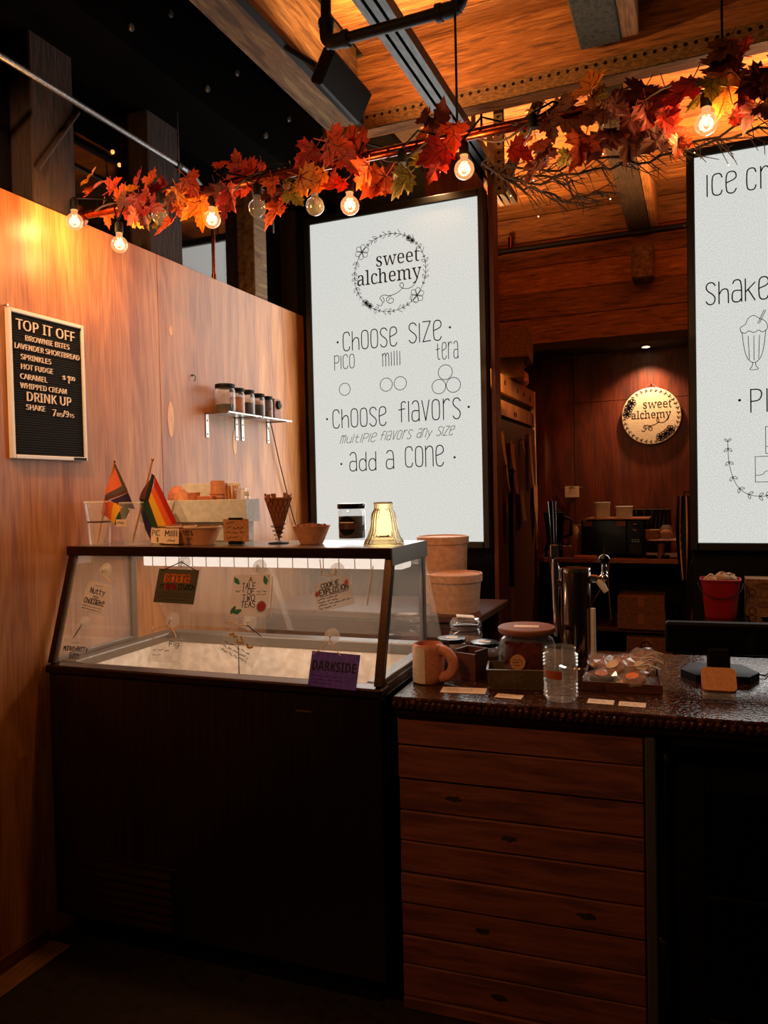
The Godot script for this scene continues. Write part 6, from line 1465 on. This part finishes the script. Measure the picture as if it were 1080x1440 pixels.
func build_back() -> void:
	var R := PI / 2
	var t := thing("back_table", "brown wooden work table behind the dipping cabinet", "table", Vector3(-1.3, 0, -3.22))
	part(t, "top", mb().bx(Vector3(-0.60, 0.90, -0.30), Vector3(0.46, 0.93, 0.22), 0.004), M.shelfwood)
	part(t, "apron", mb().bx(Vector3(-0.57, 0.80, 0.17), Vector3(0.44, 0.90, 0.19)), M.shelfwood)
	for x in [-0.56, 0.40]:
		for z in [-0.2, 0.14]: part(t, "leg", mb().bx(Vector3(x, 0, z), Vector3(x + 0.05, 0.9, z + 0.05), 0.003), M.shelfwood)
	tub("taller cream paper ice cream tub on the back table", Vector3(-1.11, 0.93, -3.37), 0.118, 0.310)
	tub("short cream paper ice cream tub in front of the taller one", Vector3(-0.985, 0.93, -3.14), 0.118, 0.165)
	# right worktop, sink, bucket, glove boxes
	t = thing("side_worktop", "dark worktop with an inset steel sink under the right menu screen", "worktop", Vector3(-0.045, 0, -3.5))
	part(t, "slab", mb().bx(Vector3(0, 0.865, -0.13), Vector3(0.22, 0.90, 0.19), 0.003), M.blackgloss)
	part(t, "slab", mb().bx(Vector3(0.22, 0.865, -0.13), Vector3(1.2, 0.90, 0.0), 0.003), M.blackgloss)
	part(t, "carcass", mb().bx(Vector3(0.02, 0, -0.12), Vector3(1.2, 0.70, 0.17)), M.black)
	part(t, "end_panel", mb().bx(Vector3(0.0, 0, -0.13), Vector3(0.018, 0.865, 0.18)), M.black)
	var sk := part(t, "sink", mb().bx(Vector3(0.22, 0.894, 0.0), Vector3(0.27, 0.905, 0.20), 0.002).bx(Vector3(0.27, 0.894, 0.0), Vector3(1.0, 0.905, 0.03), 0.002).bx(Vector3(0.27, 0.894, 0.17), Vector3(1.0, 0.905, 0.20), 0.002), M.chrome, "steel sink rim")
	part(sk, "basin", mb().bx(Vector3(0.27, 0.72, 0.03), Vector3(1.0, 0.74, 0.17)), M.steel)
	t = thing("red_bucket", "red plastic pail with wire handle full of cloths", "bucket", Vector3(0.072, 0.90, -3.47))
	part(t, "pail", mb().lathe([[0.0, 0.0], [0.058, 0.0], [0.060, 0.004], [0.075, 0.150], [0.079, 0.150], [0.080, 0.158], [0.073, 0.158], [0.056, 0.008], [0.0, 0.006]], 40, Vector3.ZERO, Basis(), 0, 0.0, 5.0), M.pvc)
	var hp := []
	for i in 13:
		var a := PI * i / 12.0
		hp.append(Vector3(-cos(a) * 0.086, 0.14 - sin(a) * 0.058, 0.02 + sin(a) * 0.062))
	part(t, "wire_handle", mb().tube(hp, 0.0022, 6), M.iron)
	for e in [[-0.035, 0.158, 0.02, "crumpled pale cloth at the front of the red pail", 0.02], [0.005, 0.166, 0.0, "folded khaki cloth in the middle of the red pail", 0.026], [0.035, 0.160, -0.02, "rolled cloth at the back of the red pail", 0.022]]:
		var c := thing("cleaning_cloth", e[3], "cloth", Vector3(0.072 + e[0], 0.90 + e[1] - 0.03, -3.47 + e[2]), e[0] * 9.0)
		var cm := mb()
		var rg := RandomNumberGenerator.new(); rg.seed = int(e[1] * 10000)
		var rows := []
		for j in 6:
			var rw := []
			for k in 12:
				var a := TAU * k / 12.0
				var rr: float = [0.005, 0.9, 1.1, 1.0, 0.7, 0.1][j] * e[4] * rg.randf_range(0.75, 1.25)
				rw.append(Vector3(cos(a) * rr * 1.3, j * 0.010 + rg.randf_range(-0.003, 0.003), sin(a) * rr))
			rows.append(rw)
		for j in 5:
			for k in 12: cm.q(rows[j][k], rows[j][(k + 1) % 12], rows[j + 1][(k + 1) % 12], rows[j + 1][k], 1)
		part(c, "fold", cm, M.rag)
		part(c, "hem", mb().tube([Vector3(-e[4], 0.03, 0.01), Vector3(0, 0.048, 0.014), Vector3(e[4], 0.04, 0.0)], 0.003, 6), M.rag)
	for i in 2:
		t = thing("glove_box", ["lower cardboard glove box printed VINYL beside the red pail", "upper cardboard glove box printed VINYL beside the red pail"][i], "box", Vector3(0.30, 0.901 + i * 0.078, -3.555))
		part(t, "carton", mb().bx(Vector3(-0.13, 0, -0.055), Vector3(0.13, 0.076, 0.055), 0.001), M.card)
		var oval := part(t, "oval_print", mb().lathe([[0.0, 0.0], [0.032, 0.0006], [0.032, 0.0]], 24, Vector3(-0.06, 0.046, 0.0556), Basis(Vector3.RIGHT, R) * Basis.from_scale(Vector3(1, 1, 0.42))), M.traywood)
		type_(oval, "lettering", "VINYL", 0.046, 0.014, Vector3(-0.06, 0.046, 0.0566), M.card, 0.0004, false, 0.0, true)
		part(t, "ring_print", mb().lathe([[0.012, 0.0], [0.0135, 0.0006], [0.015, 0.0]], 18, Vector3(-0.105, 0.02, 0.0556), Basis(Vector3.RIGHT, R)), M.black)
	# apron hanging by the right screen
	t = thing("striped_apron", "dark striped apron hanging beside the right menu screen", "apron", Vector3(-0.072, 1.0, -3.86))
	var ap := mb()
	var ast := mb()
	for j in 10:
		for k in 5:
			var f := func(a: float, b: float, o: float) -> Vector3:
				var wv := 0.030 + 0.012 * sin(b * 2.6) - 0.018 * b * b
				return Vector3(lerpf(-wv, wv, a), 0.40 * (1.0 - b), 0.010 * sin(a * 9.0 + b * 4.0) + o)
			ap.q(f.call(k / 5.0, (j + 1) / 10.0, 0.0), f.call((k + 1) / 5.0, (j + 1) / 10.0, 0.0), f.call((k + 1) / 5.0, j / 10.0, 0.0), f.call(k / 5.0, j / 10.0, 0.0), 1)
			if k in [1, 3]: ast.q(f.call(k / 5.0, (j + 1) / 10.0, 0.002), f.call((k + 0.5) / 5.0, (j + 1) / 10.0, 0.002), f.call((k + 0.5) / 5.0, j / 10.0, 0.002), f.call(k / 5.0, j / 10.0, 0.002), 1)
	part(t, "cloth", ap, M.black)
	part(t, "stripes", ast, M.cork, "tan stripes")
	part(t, "hook", mb().tube([Vector3(0, 0.40, 0.0), Vector3(0, 0.42, 0.0), Vector3(0.06, 0.42, 0.124)], 0.003, 6), M.iron)
	# tall cabinet behind the left screen with pinned papers
	t = thing("tall_cabinet", "tall pale wooden cabinet end with dark shelf gaps behind the left menu screen", "cabinet", Vector3(-1.5, 0, -5.0))
	part(t, "end_panel", mb().bx(Vector3(0.36, 0.0, -0.60), Vector3(0.38, 1.88, 0.62), 0.002), M.shelfwood)
	part(t, "body", mb().bx(Vector3(-0.4, 0, -0.60), Vector3(0.35, 2.12, 0.62), 0.002), M.black)
	part(t, "drawer_end", mb().bx(Vector3(0.35, 2.045, -0.60), Vector3(0.38, 2.16, 0.62), 0.002), M.ply1, "pale upper drawer end")
	part(t, "drawer_end", mb().bx(Vector3(0.35, 1.905, -0.60), Vector3(0.38, 2.00, 0.62), 0.002), M.ply1, "pale lower drawer end")
	part(t, "corner_strip", mb().bx(Vector3(0.35, 1.0, -0.62), Vector3(0.385, 2.16, -0.60)), M.paper)
	for e in [[0.30, 2.115], [-0.05, 2.105], [-0.25, 2.10], [-0.45, 2.09], [0.05, 1.94], [0.0, 1.94]]:
		part(t, "finger_hole", mb().lathe([[0.0, 0.0008], [0.018, 0.0008], [0.018, 0.0]], 10, Vector3(0.38, e[1], e[0]), Basis(Vector3(0, 0, 1), -R)), M.black)
	for e in [[0.46, 2.07, 0.06, 0.05], [-0.52, 1.95, 0.07, 0.07]]:
		part(t, "drawer_label", mb().bx(Vector3(0.3805, e[1] - e[3] / 2, e[0] - e[2] / 2), Vector3(0.382, e[1] + e[3] / 2, e[0] + e[2] / 2)), M.traywood)
	var pr := [[1.70, -4.55, 0.10, 0.20, 0.10, "long curling paper slip pinned high on the tall cabinet"], [1.66, -4.78, 0.13, 0.18, -0.06, "wide pink paper slip pinned high on the tall cabinet"], [1.52, -4.62, 0.06, 0.16, 0.04, "narrow paper strip on the tall cabinet"], [1.50, -4.86, 0.14, 0.16, -0.05, "ruled paper sheet on the tall cabinet"], [1.28, -4.64, 0.10, 0.20, 0.02, "rounded tan paper tag low on the tall cabinet"], [1.66, -5.34, 0.10, 0.36, 0.03, "long paper strip at the far corner of the tall cabinet"], [1.30, -5.50, 0.17, 0.36, -0.08, "large pointed paper bag at the far corner of the tall cabinet"], [1.34, -5.05, 0.14, 0.20, 0.03, "dark kraft paper patch on the tall cabinet"], [1.72, -5.1, 0.05, 0.14, 0.12, "thin paper ribbon on the tall cabinet"]]
	for i in pr.size():
		var e: Array = pr[i]
		var o := thing("pinned_paper", e[5], "paper", Vector3(-1.119 + 0.002 * (i % 3), e[0], e[1]), R)
		o.rotate_object_local(Vector3(0, 0, 1), e[4])
		var m := mb()
		var h: float = e[3]
		var w: float = e[2]
		for j in 5:
			var y0 := h / 2 - h * j / 5.0
			var y1 := h / 2 - h * (j + 1) / 5.0
			var tap := func(y: float) -> float: return (w / 2) * (1.0 if i != 6 else clampf((y + h / 2) / h * 1.6 + 0.1, 0.1, 1.0))
			var cu := func(y: float) -> float: return 0.02 + 0.02 * pow((h / 2 - y) / h, 2.0)
			m.q(Vector3(-tap.call(y1), y1, cu.call(y1)), Vector3(tap.call(y1), y1, cu.call(y1) * 0.7), Vector3(tap.call(y0), y0, cu.call(y0) * 0.7), Vector3(-tap.call(y0), y0, cu.call(y0)), 1)
		part(o, "sheet", m, [M.paper, M.cork, M.paper, M.kraft, M.kraft, M.cork, M.cork, M.card, M.paper][i])
		part(o, "pin", mb().tube([Vector3(0, h / 2 - 0.01, -0.006), Vector3(0, h / 2 - 0.01, 0.026)], 0.003, 6), M.black)
		var wm := mb(); scribble(wm, -w * 0.35, 0.0, w * 0.6, 0.01, 0.002, 130 + i); scribble(wm, -w * 0.35, -0.03, w * 0.6, 0.01, 0.002, 140 + i)
		part(o, "writing", wm, M.traywood).position.z = 0.028
	# boxes on the tall cabinet
	for e in [["stacked_carton", "large printed cardboard carton on top of the tall cabinet", Vector3(-1.24, 2.285, -4.95), Vector3(0.46, 0.185, 0.36), 0.12], ["stacked_carton", "plain cardboard carton under the printed one", Vector3(-1.23, 2.162, -4.95), Vector3(0.34, 0.122, 0.30), 0.25]]:
		t = thing(e[0], e[1], "carton", e[2], e[4])
		part(t, "carton", mb().bx(Vector3(-e[3].x / 2, 0, -e[3].z / 2), Vector3(e[3].x / 2, e[3].y, e[3].z / 2), 0.003), M.card)
		part(t, "tape", mb().bx(Vector3(-e[3].x / 2, e[3].y, -0.025), Vector3(e[3].x / 2, e[3].y + 0.001, 0.025)), M.cork)
		if e[3].x > 0.4:
			part(t, "flap", mb().box(Vector3(-0.06, e[3].y + 0.02, 0.12), Vector3(0.14, 0.003, 0.07), 0.0, Basis(Vector3(0, 0, 1), 0.5)), M.card)
			var wm := mb(); scribble(wm, 0.02, 0.13, 0.10, 0.018, 0.004, 151); scribble(wm, 0.02, 0.10, 0.10, 0.018, 0.004, 152); scribble(wm, 0.02, 0.075, 0.08, 0.018, 0.004, 153)
			part(t, "print", wm, M.traywood).position.z = e[3].z / 2 + 0.001
	t = thing("paper_bag", "crumpled brown paper bag beside the cartons on the tall cabinet", "paper bag", Vector3(-1.17, 2.165, -5.30))
	var bm := mb()
	var rb := RandomNumberGenerator.new(); rb.seed = 3
	var rr := []
	for j in 6:
		var rw := []
		for k in 10:
			var a := TAU * k / 10.0
			rw.append(Vector3(cos(a) * [0.06, 0.08, 0.075, 0.06, 0.04, 0.07][j] * rb.randf_range(0.8, 1.2), j * 0.028, sin(a) * [0.06, 0.08, 0.07, 0.06, 0.04, 0.06][j] * rb.randf_range(0.8, 1.2)))
		rr.append(rw)
	for j in 5:
		for k in 10: bm.q(rr[j][(k + 1) % 10], rr[j][k], rr[j + 1][k], rr[j + 1][(k + 1) % 10])
	part(t, "bag", bm, M.cork)
	part(t, "twist", mb().lathe([[0.042, 0.108], [0.046, 0.112], [0.042, 0.116]], 10), M.kraft)
	# round sign
	t = thing("round_sign", "round cream wooden sign lettered sweet alchemy with painted leaf border", "sign", Vector3(-0.342, 1.985, -6.175))
	part(t, "disc", mb().lathe([[0.0, -0.01], [0.212, -0.01], [0.216, -0.006], [0.216, 0.006], [0.212, 0.01], [0.0, 0.01]], 64, Vector3.ZERO, Basis(Vector3.RIGHT, R)), M.signcream)
	type_(t, "lettering", "sweet", 0.205, 0.058, Vector3(0.045, 0.088, 0.0112), M.ink, 0.0006, true)
	type_(t, "lettering", "alchemy", 0.285, 0.080, Vector3(0.0, 0.005, 0.0112), M.ink, 0.0006, true)
	var m := mb()
	flourish(m, Vector2(0.0, 0.02), 0.85, 0.004)
	for i in 34:
		var a := TAU * i / 34.0
		sprig(m, Vector2(cos(a), sin(a)) * 0.195, a + R, 1, 0.012, 0.018, 0.003)
	for a in [2.5, 2.75, 3.0, 5.6, 5.35, 5.1]: flower(m, Vector2(cos(a), sin(a)) * 0.175, 0.036, 7, 0.005, a)
	part(t, "leaf_border", m, M.inkblue, "painted leaves and flowers").position.z = 0.0112
	part(t, "hanging_cord", mb().tube([Vector3(-0.07, 0.20, 0.0), Vector3(0, 0.25, -0.01), Vector3(0.07, 0.20, 0.0)], 0.003, 6), M.traywood)
	part(t, "nail", mb().tube([Vector3(0, 0.25, -0.025), Vector3(0, 0.25, 0.0)], 0.004, 6), M.iron)
	t = thing("wall_note", "small pale paper note on a wire clip on the back plywood wall", "note", Vector3(-0.945, 1.375, -6.19))
	part(t, "sheet", mb().bx(Vector3(-0.055, 0, 0.012), Vector3(0.055, 0.088, 0.0135)), M.paper)
	m = mb()
	for i in 3: scribble(m, -0.04, 0.062 - i * 0.02, 0.075, 0.009, 0.002, 161 + i)
	part(t, "writing", m, M.traywood).position.z = 0.0142
	part(t, "wire", mb().tube([Vector3(-0.095, 0.075, 0.0), Vector3(0.0, 0.084, 0.016), Vector3(0.08, 0.075, 0.0)], 0.002, 5), M.galv)
	# back worktop
	t = thing("back_worktop", "long back worktop with a pale front edge along the rear wall", "worktop", Vector3(-0.7, 0, -5.85))
	part(t, "slab", mb().bx(Vector3(-0.415, 0.915, -0.33), Vector3(1.5, 0.945, 0.29), 0.003), M.shelfwood)
	part(t, "front_edge", mb().bx(Vector3(-0.36, 0.914, 0.29), Vector3(1.5, 0.946, 0.30), 0.002), M.lidwood)
	part(t, "shelf", mb().bx(Vector3(-0.415, 0.425, -0.33), Vector3(1.5, 0.455, 0.28), 0.003), M.shelfwood)
	for x in [-0.40, 0.60, 1.45]: part(t, "upright", mb().bx(Vector3(x, 0, -0.3), Vector3(x + 0.04, 0.915, 0.27), 0.002), M.black)
	part(t, "rear_panel", mb().bx(Vector3(-0.415, 0, -0.34), Vector3(1.5, 0.915, -0.331)), M.black)
	t = thing("microwave", "black microwave oven with round dial on the back worktop", "microwave", Vector3(-0.585, 0.945, -5.80))
	part(t, "case", mb().bx(Vector3(-0.22, 0.012, -0.18), Vector3(0.215, 0.272, 0.14), 0.006), M.black)
	part(t, "door", mb().bx(Vector3(-0.215, 0.018, 0.14), Vector3(0.095, 0.266, 0.152), 0.003), M.blackgloss, "dark glossy door")
	var cp := part(t, "control_panel", mb().bx(Vector3(0.10, 0.018, 0.14), Vector3(0.21, 0.266, 0.15), 0.003), M.blackgloss)
	part(cp, "dial", mb().lathe([[0.018, 0.0], [0.028, 0.002], [0.028, 0.01], [0.022, 0.012], [0.018, 0.010]], 24, Vector3(0.155, 0.215, 0.15), Basis(Vector3.RIGHT, R)), M.chrome, "round chrome ringed dial")
	for i in 6: part(cp, "button", mb().bx(Vector3(0.128 + (i % 3) * 0.02, 0.11 + (i / 3) * 0.014, 0.15), Vector3(0.143 + (i % 3) * 0.02, 0.118 + (i / 3) * 0.014, 0.152)), M.galv)
	part(cp, "keypad_panel", mb().bx(Vector3(0.115, 0.03, 0.15), Vector3(0.195, 0.095, 0.1506)), M.iron)
	for x in [-0.17, 0.06]: part(t, "sticker", mb().bx(Vector3(x - 0.03, 0.225, 0.152), Vector3(x + 0.03, 0.262, 0.1526)), M.kraft)
	for x in [-0.19, 0.18]: part(t, "foot", mb().bx(Vector3(x - 0.015, 0, -0.1), Vector3(x + 0.015, 0.012, 0.1)), M.black)
	t = thing("baking_board", "thin wooden board lying on top of the microwave", "board", Vector3(-0.585, 1.2175, -5.78))
	part(t, "board", mb().bx(Vector3(-0.18, 0, -0.13), Vector3(0.25, 0.010, 0.15), 0.002), M.lidwood)
	part(t, "edge_band", mb().bx(Vector3(-0.18, 0.0005, 0.15), Vector3(0.25, 0.0095, 0.153)), M.cork)
	t = thing("plastic_canister", "taller frosted square canister on the microwave", "canister", Vector3(-0.665, 1.2277, -5.74))
	part(t, "body", mb().lathe([[0.0, 0.0], [0.048, 0.0], [0.052, 0.10], [0.0, 0.10]], 32, Vector3.ZERO, Basis(Vector3.UP, 0.3), 0, 0.0, 6.0), M.greybox)
	part(t, "lid", mb().lathe([[0.054, 0.098], [0.055, 0.112], [0.0, 0.113]], 32, Vector3.ZERO, Basis(Vector3.UP, 0.3), 0, 0.0, 6.0), M.greybox)
	t = thing("plastic_canister", "lower frosted square container on the microwave", "canister", Vector3(-0.51, 1.2277, -5.74))
	part(t, "body", mb().lathe([[0.0, 0.0], [0.055, 0.0], [0.058, 0.072], [0.0, 0.072]], 32, Vector3.ZERO, Basis(Vector3.UP, 0.1), 0, 0.0, 6.0), M.greybox)
	part(t, "lid", mb().lathe([[0.060, 0.07], [0.061, 0.08], [0.0, 0.081]], 32, Vector3.ZERO, Basis(Vector3.UP, 0.1), 0, 0.0, 6.0), M.greybox)
	t = thing("utensil_rack", "dark rack of shiny utensils beside the microwave at the rear wall", "rack", Vector3(-0.34, 0.945, -6.10))
	part(t, "frame", mb().bx(Vector3(-0.15, 0, -0.06), Vector3(0.13, 0.33, 0.0), 0.003), M.black)
	for i in 9: part(t, "utensil", mb().tube([Vector3(-0.13 + i * 0.03, 0.20 + 0.02 * sin(i * 2.0), 0.012), Vector3(-0.11 + i * 0.028, 0.30 + 0.02 * cos(i * 3.0), 0.02)], 0.004, 6), M.chrome)
	t = thing("cake_stand", "small wooden stand holding clear bags beside the microwave", "stand", Vector3(-0.25, 0.945, -5.68))
	part(t, "top", mb().bx(Vector3(-0.10, 0.12, -0.09), Vector3(0.15, 0.132, 0.09), 0.003), M.lidwood)
	part(t, "leg", mb().lathe([[0.03, 0.0], [0.022, 0.06], [0.035, 0.12]], 14, Vector3(-0.01, 0, 0)), M.lidwood)
	part(t, "side_board", mb().bx(Vector3(0.10, 0, -0.08), Vector3(0.15, 0.12, 0.08), 0.002), M.card)
	t = thing("brown_box", "small brown box on the wooden stand", "box", Vector3(-0.315, 1.0772, -5.66))
	part(t, "carton", mb().bx(Vector3(-0.045, 0, -0.03), Vector3(0.045, 0.06, 0.03), 0.003), M.card)
	part(t, "lid", mb().bx(Vector3(-0.047, 0.055, -0.032), Vector3(0.047, 0.068, 0.032), 0.003), M.kraft)
	for e in [[Vector3(-0.225, 1.0772, -5.68), 0.05, 0.10, "larger clear bag of biscuits on the wooden stand"], [Vector3(-0.135, 1.0772, -5.68), 0.032, 0.055, "smaller clear bag of biscuits on the wooden stand"]]:
		t = thing("biscuit_bag", e[3], "bag", e[0])
		part(t, "biscuits", mb().ball(Vector3(0, e[2] * 0.35, 0), Vector3(e[1] * 0.85, e[2] * 0.35, e[1] * 0.7), 12, 8), M.cookie)
		part(t, "film", mb().lathe([[0.0, 0.0], [e[1] * 0.9, 0.0], [e[1], e[2] * 0.3], [e[1] * 0.8, e[2] * 0.75], [e[1] * 0.45, e[2]]], 12), M.wrap)
	for i in 2:
		t = thing("tin_lid", "round shiny tin under the wooden stand", "tin", Vector3(-0.315 + i * 0.085, 0.945, -5.60), 0.0, "tins under the wooden stand")
		part(t, "tin", mb().lathe([[0.0, 0.0], [0.028, 0.0], [0.028, 0.02], [0.026, 0.022], [0.0, 0.021]], 20), M.black)
		part(t, "rim", mb().lathe([[0.0265, 0.021], [0.029, 0.022], [0.0265, 0.024]], 20), M.chrome)
	t = thing("blender", "dark blender jug standing on the back worktop near the tall cabinet", "blender", Vector3(-1.0, 0.945, -5.70))
	part(t, "base", mb().lathe([[0.0, 0.0], [0.075, 0.0], [0.07, 0.08], [0.06, 0.1], [0.0, 0.1]], 28, Vector3.ZERO, Basis(), 0, 0.0, 5.0), M.black)
	part(t, "jug", mb().lathe([[0.055, 0.1], [0.075, 0.31], [0.0, 0.31]], 28, Vector3.ZERO, Basis(), 0, 0.0, 5.0), M.blackgloss)
	part(t, "lid", mb().lathe([[0.078, 0.305], [0.078, 0.325], [0.03, 0.33], [0.03, 0.345], [0.0, 0.345]], 28, Vector3.ZERO, Basis(), 0, 0.0, 5.0), M.black)
	part(t, "handle", mb().tube([Vector3(0.07, 0.29, 0), Vector3(0.12, 0.27, 0), Vector3(0.115, 0.16, 0), Vector3(0.062, 0.14, 0)], 0.011, 8), M.black)
	t = thing("syrup_bottle", "small tan boxed bottle between the blender and the microwave", "bottle", Vector3(-0.90, 0.945, -5.62))
	part(t, "body", mb().bx(Vector3(-0.03, 0, -0.025), Vector3(0.03, 0.085, 0.025), 0.003), M.card)
	part(t, "cap", mb().lathe([[0.012, 0.085], [0.012, 0.10], [0.0, 0.101]], 12), M.black)
	t = thing("flour_bag", "slumped clear bag of flour against the microwave", "bag", Vector3(-0.865, 0.945, -5.78))
	part(t, "bag", mb().lathe([[0.0, 0.0], [0.05, 0.0], [0.058, 0.05], [0.052, 0.13], [0.036, 0.19], [0.02, 0.22]], 14, Vector3.ZERO, Basis(), 5, 0.06), M.kraft)
	part(t, "clip", mb().bx(Vector3(-0.03, 0.218, -0.008), Vector3(0.05, 0.228, 0.008), 0.002), M.card)
	t = thing("tea_towel", "folded tan cloth on the edge of the back worktop", "cloth", Vector3(-0.78, 0.9455, -5.60))
	part(t, "fold", mb().bx(Vector3(-0.07, 0, -0.035), Vector3(0.10, 0.008, 0.035), 0.003), M.cork)
	part(t, "fold", mb().bx(Vector3(-0.068, 0.008, -0.033), Vector3(0.09, 0.015, 0.034), 0.003), M.cork)
	# under the back worktop
	for e in [["lower brown carton on the shelf under the back worktop", Vector3(-0.39, 0.4552, -5.68), Vector3(0.32, 0.11, 0.3)], ["upper brown carton on the shelf under the back worktop", Vector3(-0.39, 0.5662, -5.68), Vector3(0.31, 0.12, 0.3)], ["tan carton with a round mark on the floor under the back worktop", Vector3(-0.34, 0.0, -5.68), Vector3(0.30, 0.40, 0.3)]]:
		t = thing("storage_carton", e[0], "carton", e[1])
		part(t, "carton", mb().bx(Vector3(-e[2].x / 2, 0, -e[2].z / 2), Vector3(e[2].x / 2, e[2].y, e[2].z / 2), 0.003), M.card)
		part(t, "tape", mb().bx(Vector3(-0.02, e[2].y * 0.4, e[2].z / 2), Vector3(0.02, e[2].y, e[2].z / 2 + 0.001)), M.kraft)
		if e[2].y > 0.3: part(t, "ring_print", mb().lathe([[0.028, 0.0], [0.032, 0.001], [0.036, 0.0]], 20, Vector3(-0.02, 0.34, e[2].z / 2 + 0.001), Basis(Vector3.RIGHT, R)), M.black)
	t = thing("hanging_cable", "pale looped cable hanging under the back worktop", "cable", Vector3(-0.62, 0.465, -5.543))
	part(t, "loop", mb().tube([Vector3(0.02, 0.45, 0), Vector3(-0.02, 0.30, 0.0), Vector3(-0.10, 0.16, 0.0), Vector3(-0.12, 0.05, 0)], 0.005, 6), M.card)
	part(t, "drop", mb().tube([Vector3(0.02, 0.45, 0), Vector3(0.012, 0.3, 0), Vector3(0.03, 0.05, 0)], 0.005, 6), M.card)
	t = thing("black_pole", "black pole with a taped tan grip leaning at the tall cabinet", "pole", Vector3(-1.02, 0.0, -4.35))
	part(t, "pole", mb().tube([Vector3(0, 0.0, 0), Vector3(0, 1.42, -0.02)], 0.014, 10), M.black)
	part(t, "grip", mb().tube([Vector3(0, 0.62, 0), Vector3(0, 0.88, -0.004)], 0.017, 10), M.kraft)
	t = thing("broom_handle", "thin wooden broom handle leaning behind the tap tower", "broom", Vector3(-0.72, 0.0, -4.3))
	part(t, "handle", mb().tube([Vector3(0.06, 0.08, 0.0), Vector3(-0.08, 1.10, -0.04)], 0.009, 8), M.shelfwood)
	part(t, "head", mb().bx(Vector3(-0.05, 0, -0.03), Vector3(0.18, 0.08, 0.03), 0.01), M.rag)

# ---------------------------------------------------------------- start
var UPL := 6.5
var PUCK := 1.2
var SCRL := 1.3
var LEDL := 0.35
var BULBE := 0.09
var FLOOD := 2.2
var KEY := 3.2
var KEYA := 26.0
var KEY2 := 2.3
var KEYB := 32.0

func _ready() -> void:
	# camera
	var cam := Camera3D.new()
	cam.name = "camera"
	cam.fov = 67.87
	cam.near = 0.05; cam.far = 60.0
	add_child(cam)
	cam.transform = Transform3D(Basis(Vector3(0.923157, -0.021958, -0.383796), Vector3(0.010146, 0.999411, -0.032774), Vector3(0.384290, 0.026361, 0.922836)), Vector3(0, 1.45, 0))
	cam.current = true
	# environment: a closed room at night
	var we := WorldEnvironment.new()
	we.name = "environment"
	var env := Environment.new()
	env.background_mode = Environment.BG_COLOR
	env.background_color = Color(0, 0, 0)
	env.tonemap_mode = Environment.TONE_MAPPER_LINEAR
	env.tonemap_exposure = 1.16
	env.sdfgi_enabled = true; env.ssao_enabled = true; env.ssil_enabled = true
	we.environment = env
	add_child(we)
	RNG.seed = 1
	make_materials()
	M["screen"] = lit(Color(0.985, 0.985, 0.96), 0.77, Color(0.25, 0.25, 0.25))
	M.screen.emission_texture = noise_tex(90, 0.12, [Color(0.83, 0.84, 0.84), Color(0.94, 0.95, 0.95)], 0.0, 512, 3)
	M.screen.emission_operator = BaseMaterial3D.EMISSION_OP_MULTIPLY
	M.screen.uv1_triplanar = true; M.screen.uv1_scale = Vector3(2.3, 2.3, 2.3); M.screen.roughness = 0.8
	M["led"] = lit(Color(1.0, 0.94, 0.88), 0.9, Color(0.85, 0.8, 0.76))
	M["filament"] = lit(Color(1.0, 0.84, 0.62), 3.0)
	M["pin"] = lit(Color(1.0, 0.85, 0.6), 3.0)
	var bl := glassy(Color(0.02, 0.015, 0.01), 0.45, 0.02)
	bl.emission_enabled = true; bl.emission = Color(1.0, 0.66, 0.42); bl.emission_energy_multiplier = 1.1
	M["bulblit"] = bl
	M["plasticmilk"] = glassy(Color(0.92, 0.90, 0.88), 0.4, 0.1)
	M["suction"] = glassy(Color(0.95, 0.93, 0.90), 0.24, 0.05)
	M["acrylicclear"] = glassy(Color(0.9, 0.88, 0.86), 0.10, 0.04)
	M["mustard"] = mat(Color(0.75, 0.58, 0.25), 0.7)
	M["orangelabel"] = mat(Color(0.62, 0.25, 0.10), 0.6)
	M["lampshade"] = mat(Color(0.75, 0.55, 0.36), 0.7)
	M.lampshade.backlight_enabled = true; M.lampshade.backlight = Color(0.5, 0.36, 0.24)
	M["signcream"] = tex([Color(0.80, 0.72, 0.62), Color(0.87, 0.80, 0.70)], 91, 0.03, Vector3(3, 3, 3), 0.7)
	M["polished"] = mat(Color(0.50, 0.42, 0.36), 0.14, 1.0)
	build_room()
	build_screens()
	build_freezer()
	build_counter()
	build_overhead()
	build_garland()
	build_wall_things()
	build_hood_things()
	build_back()
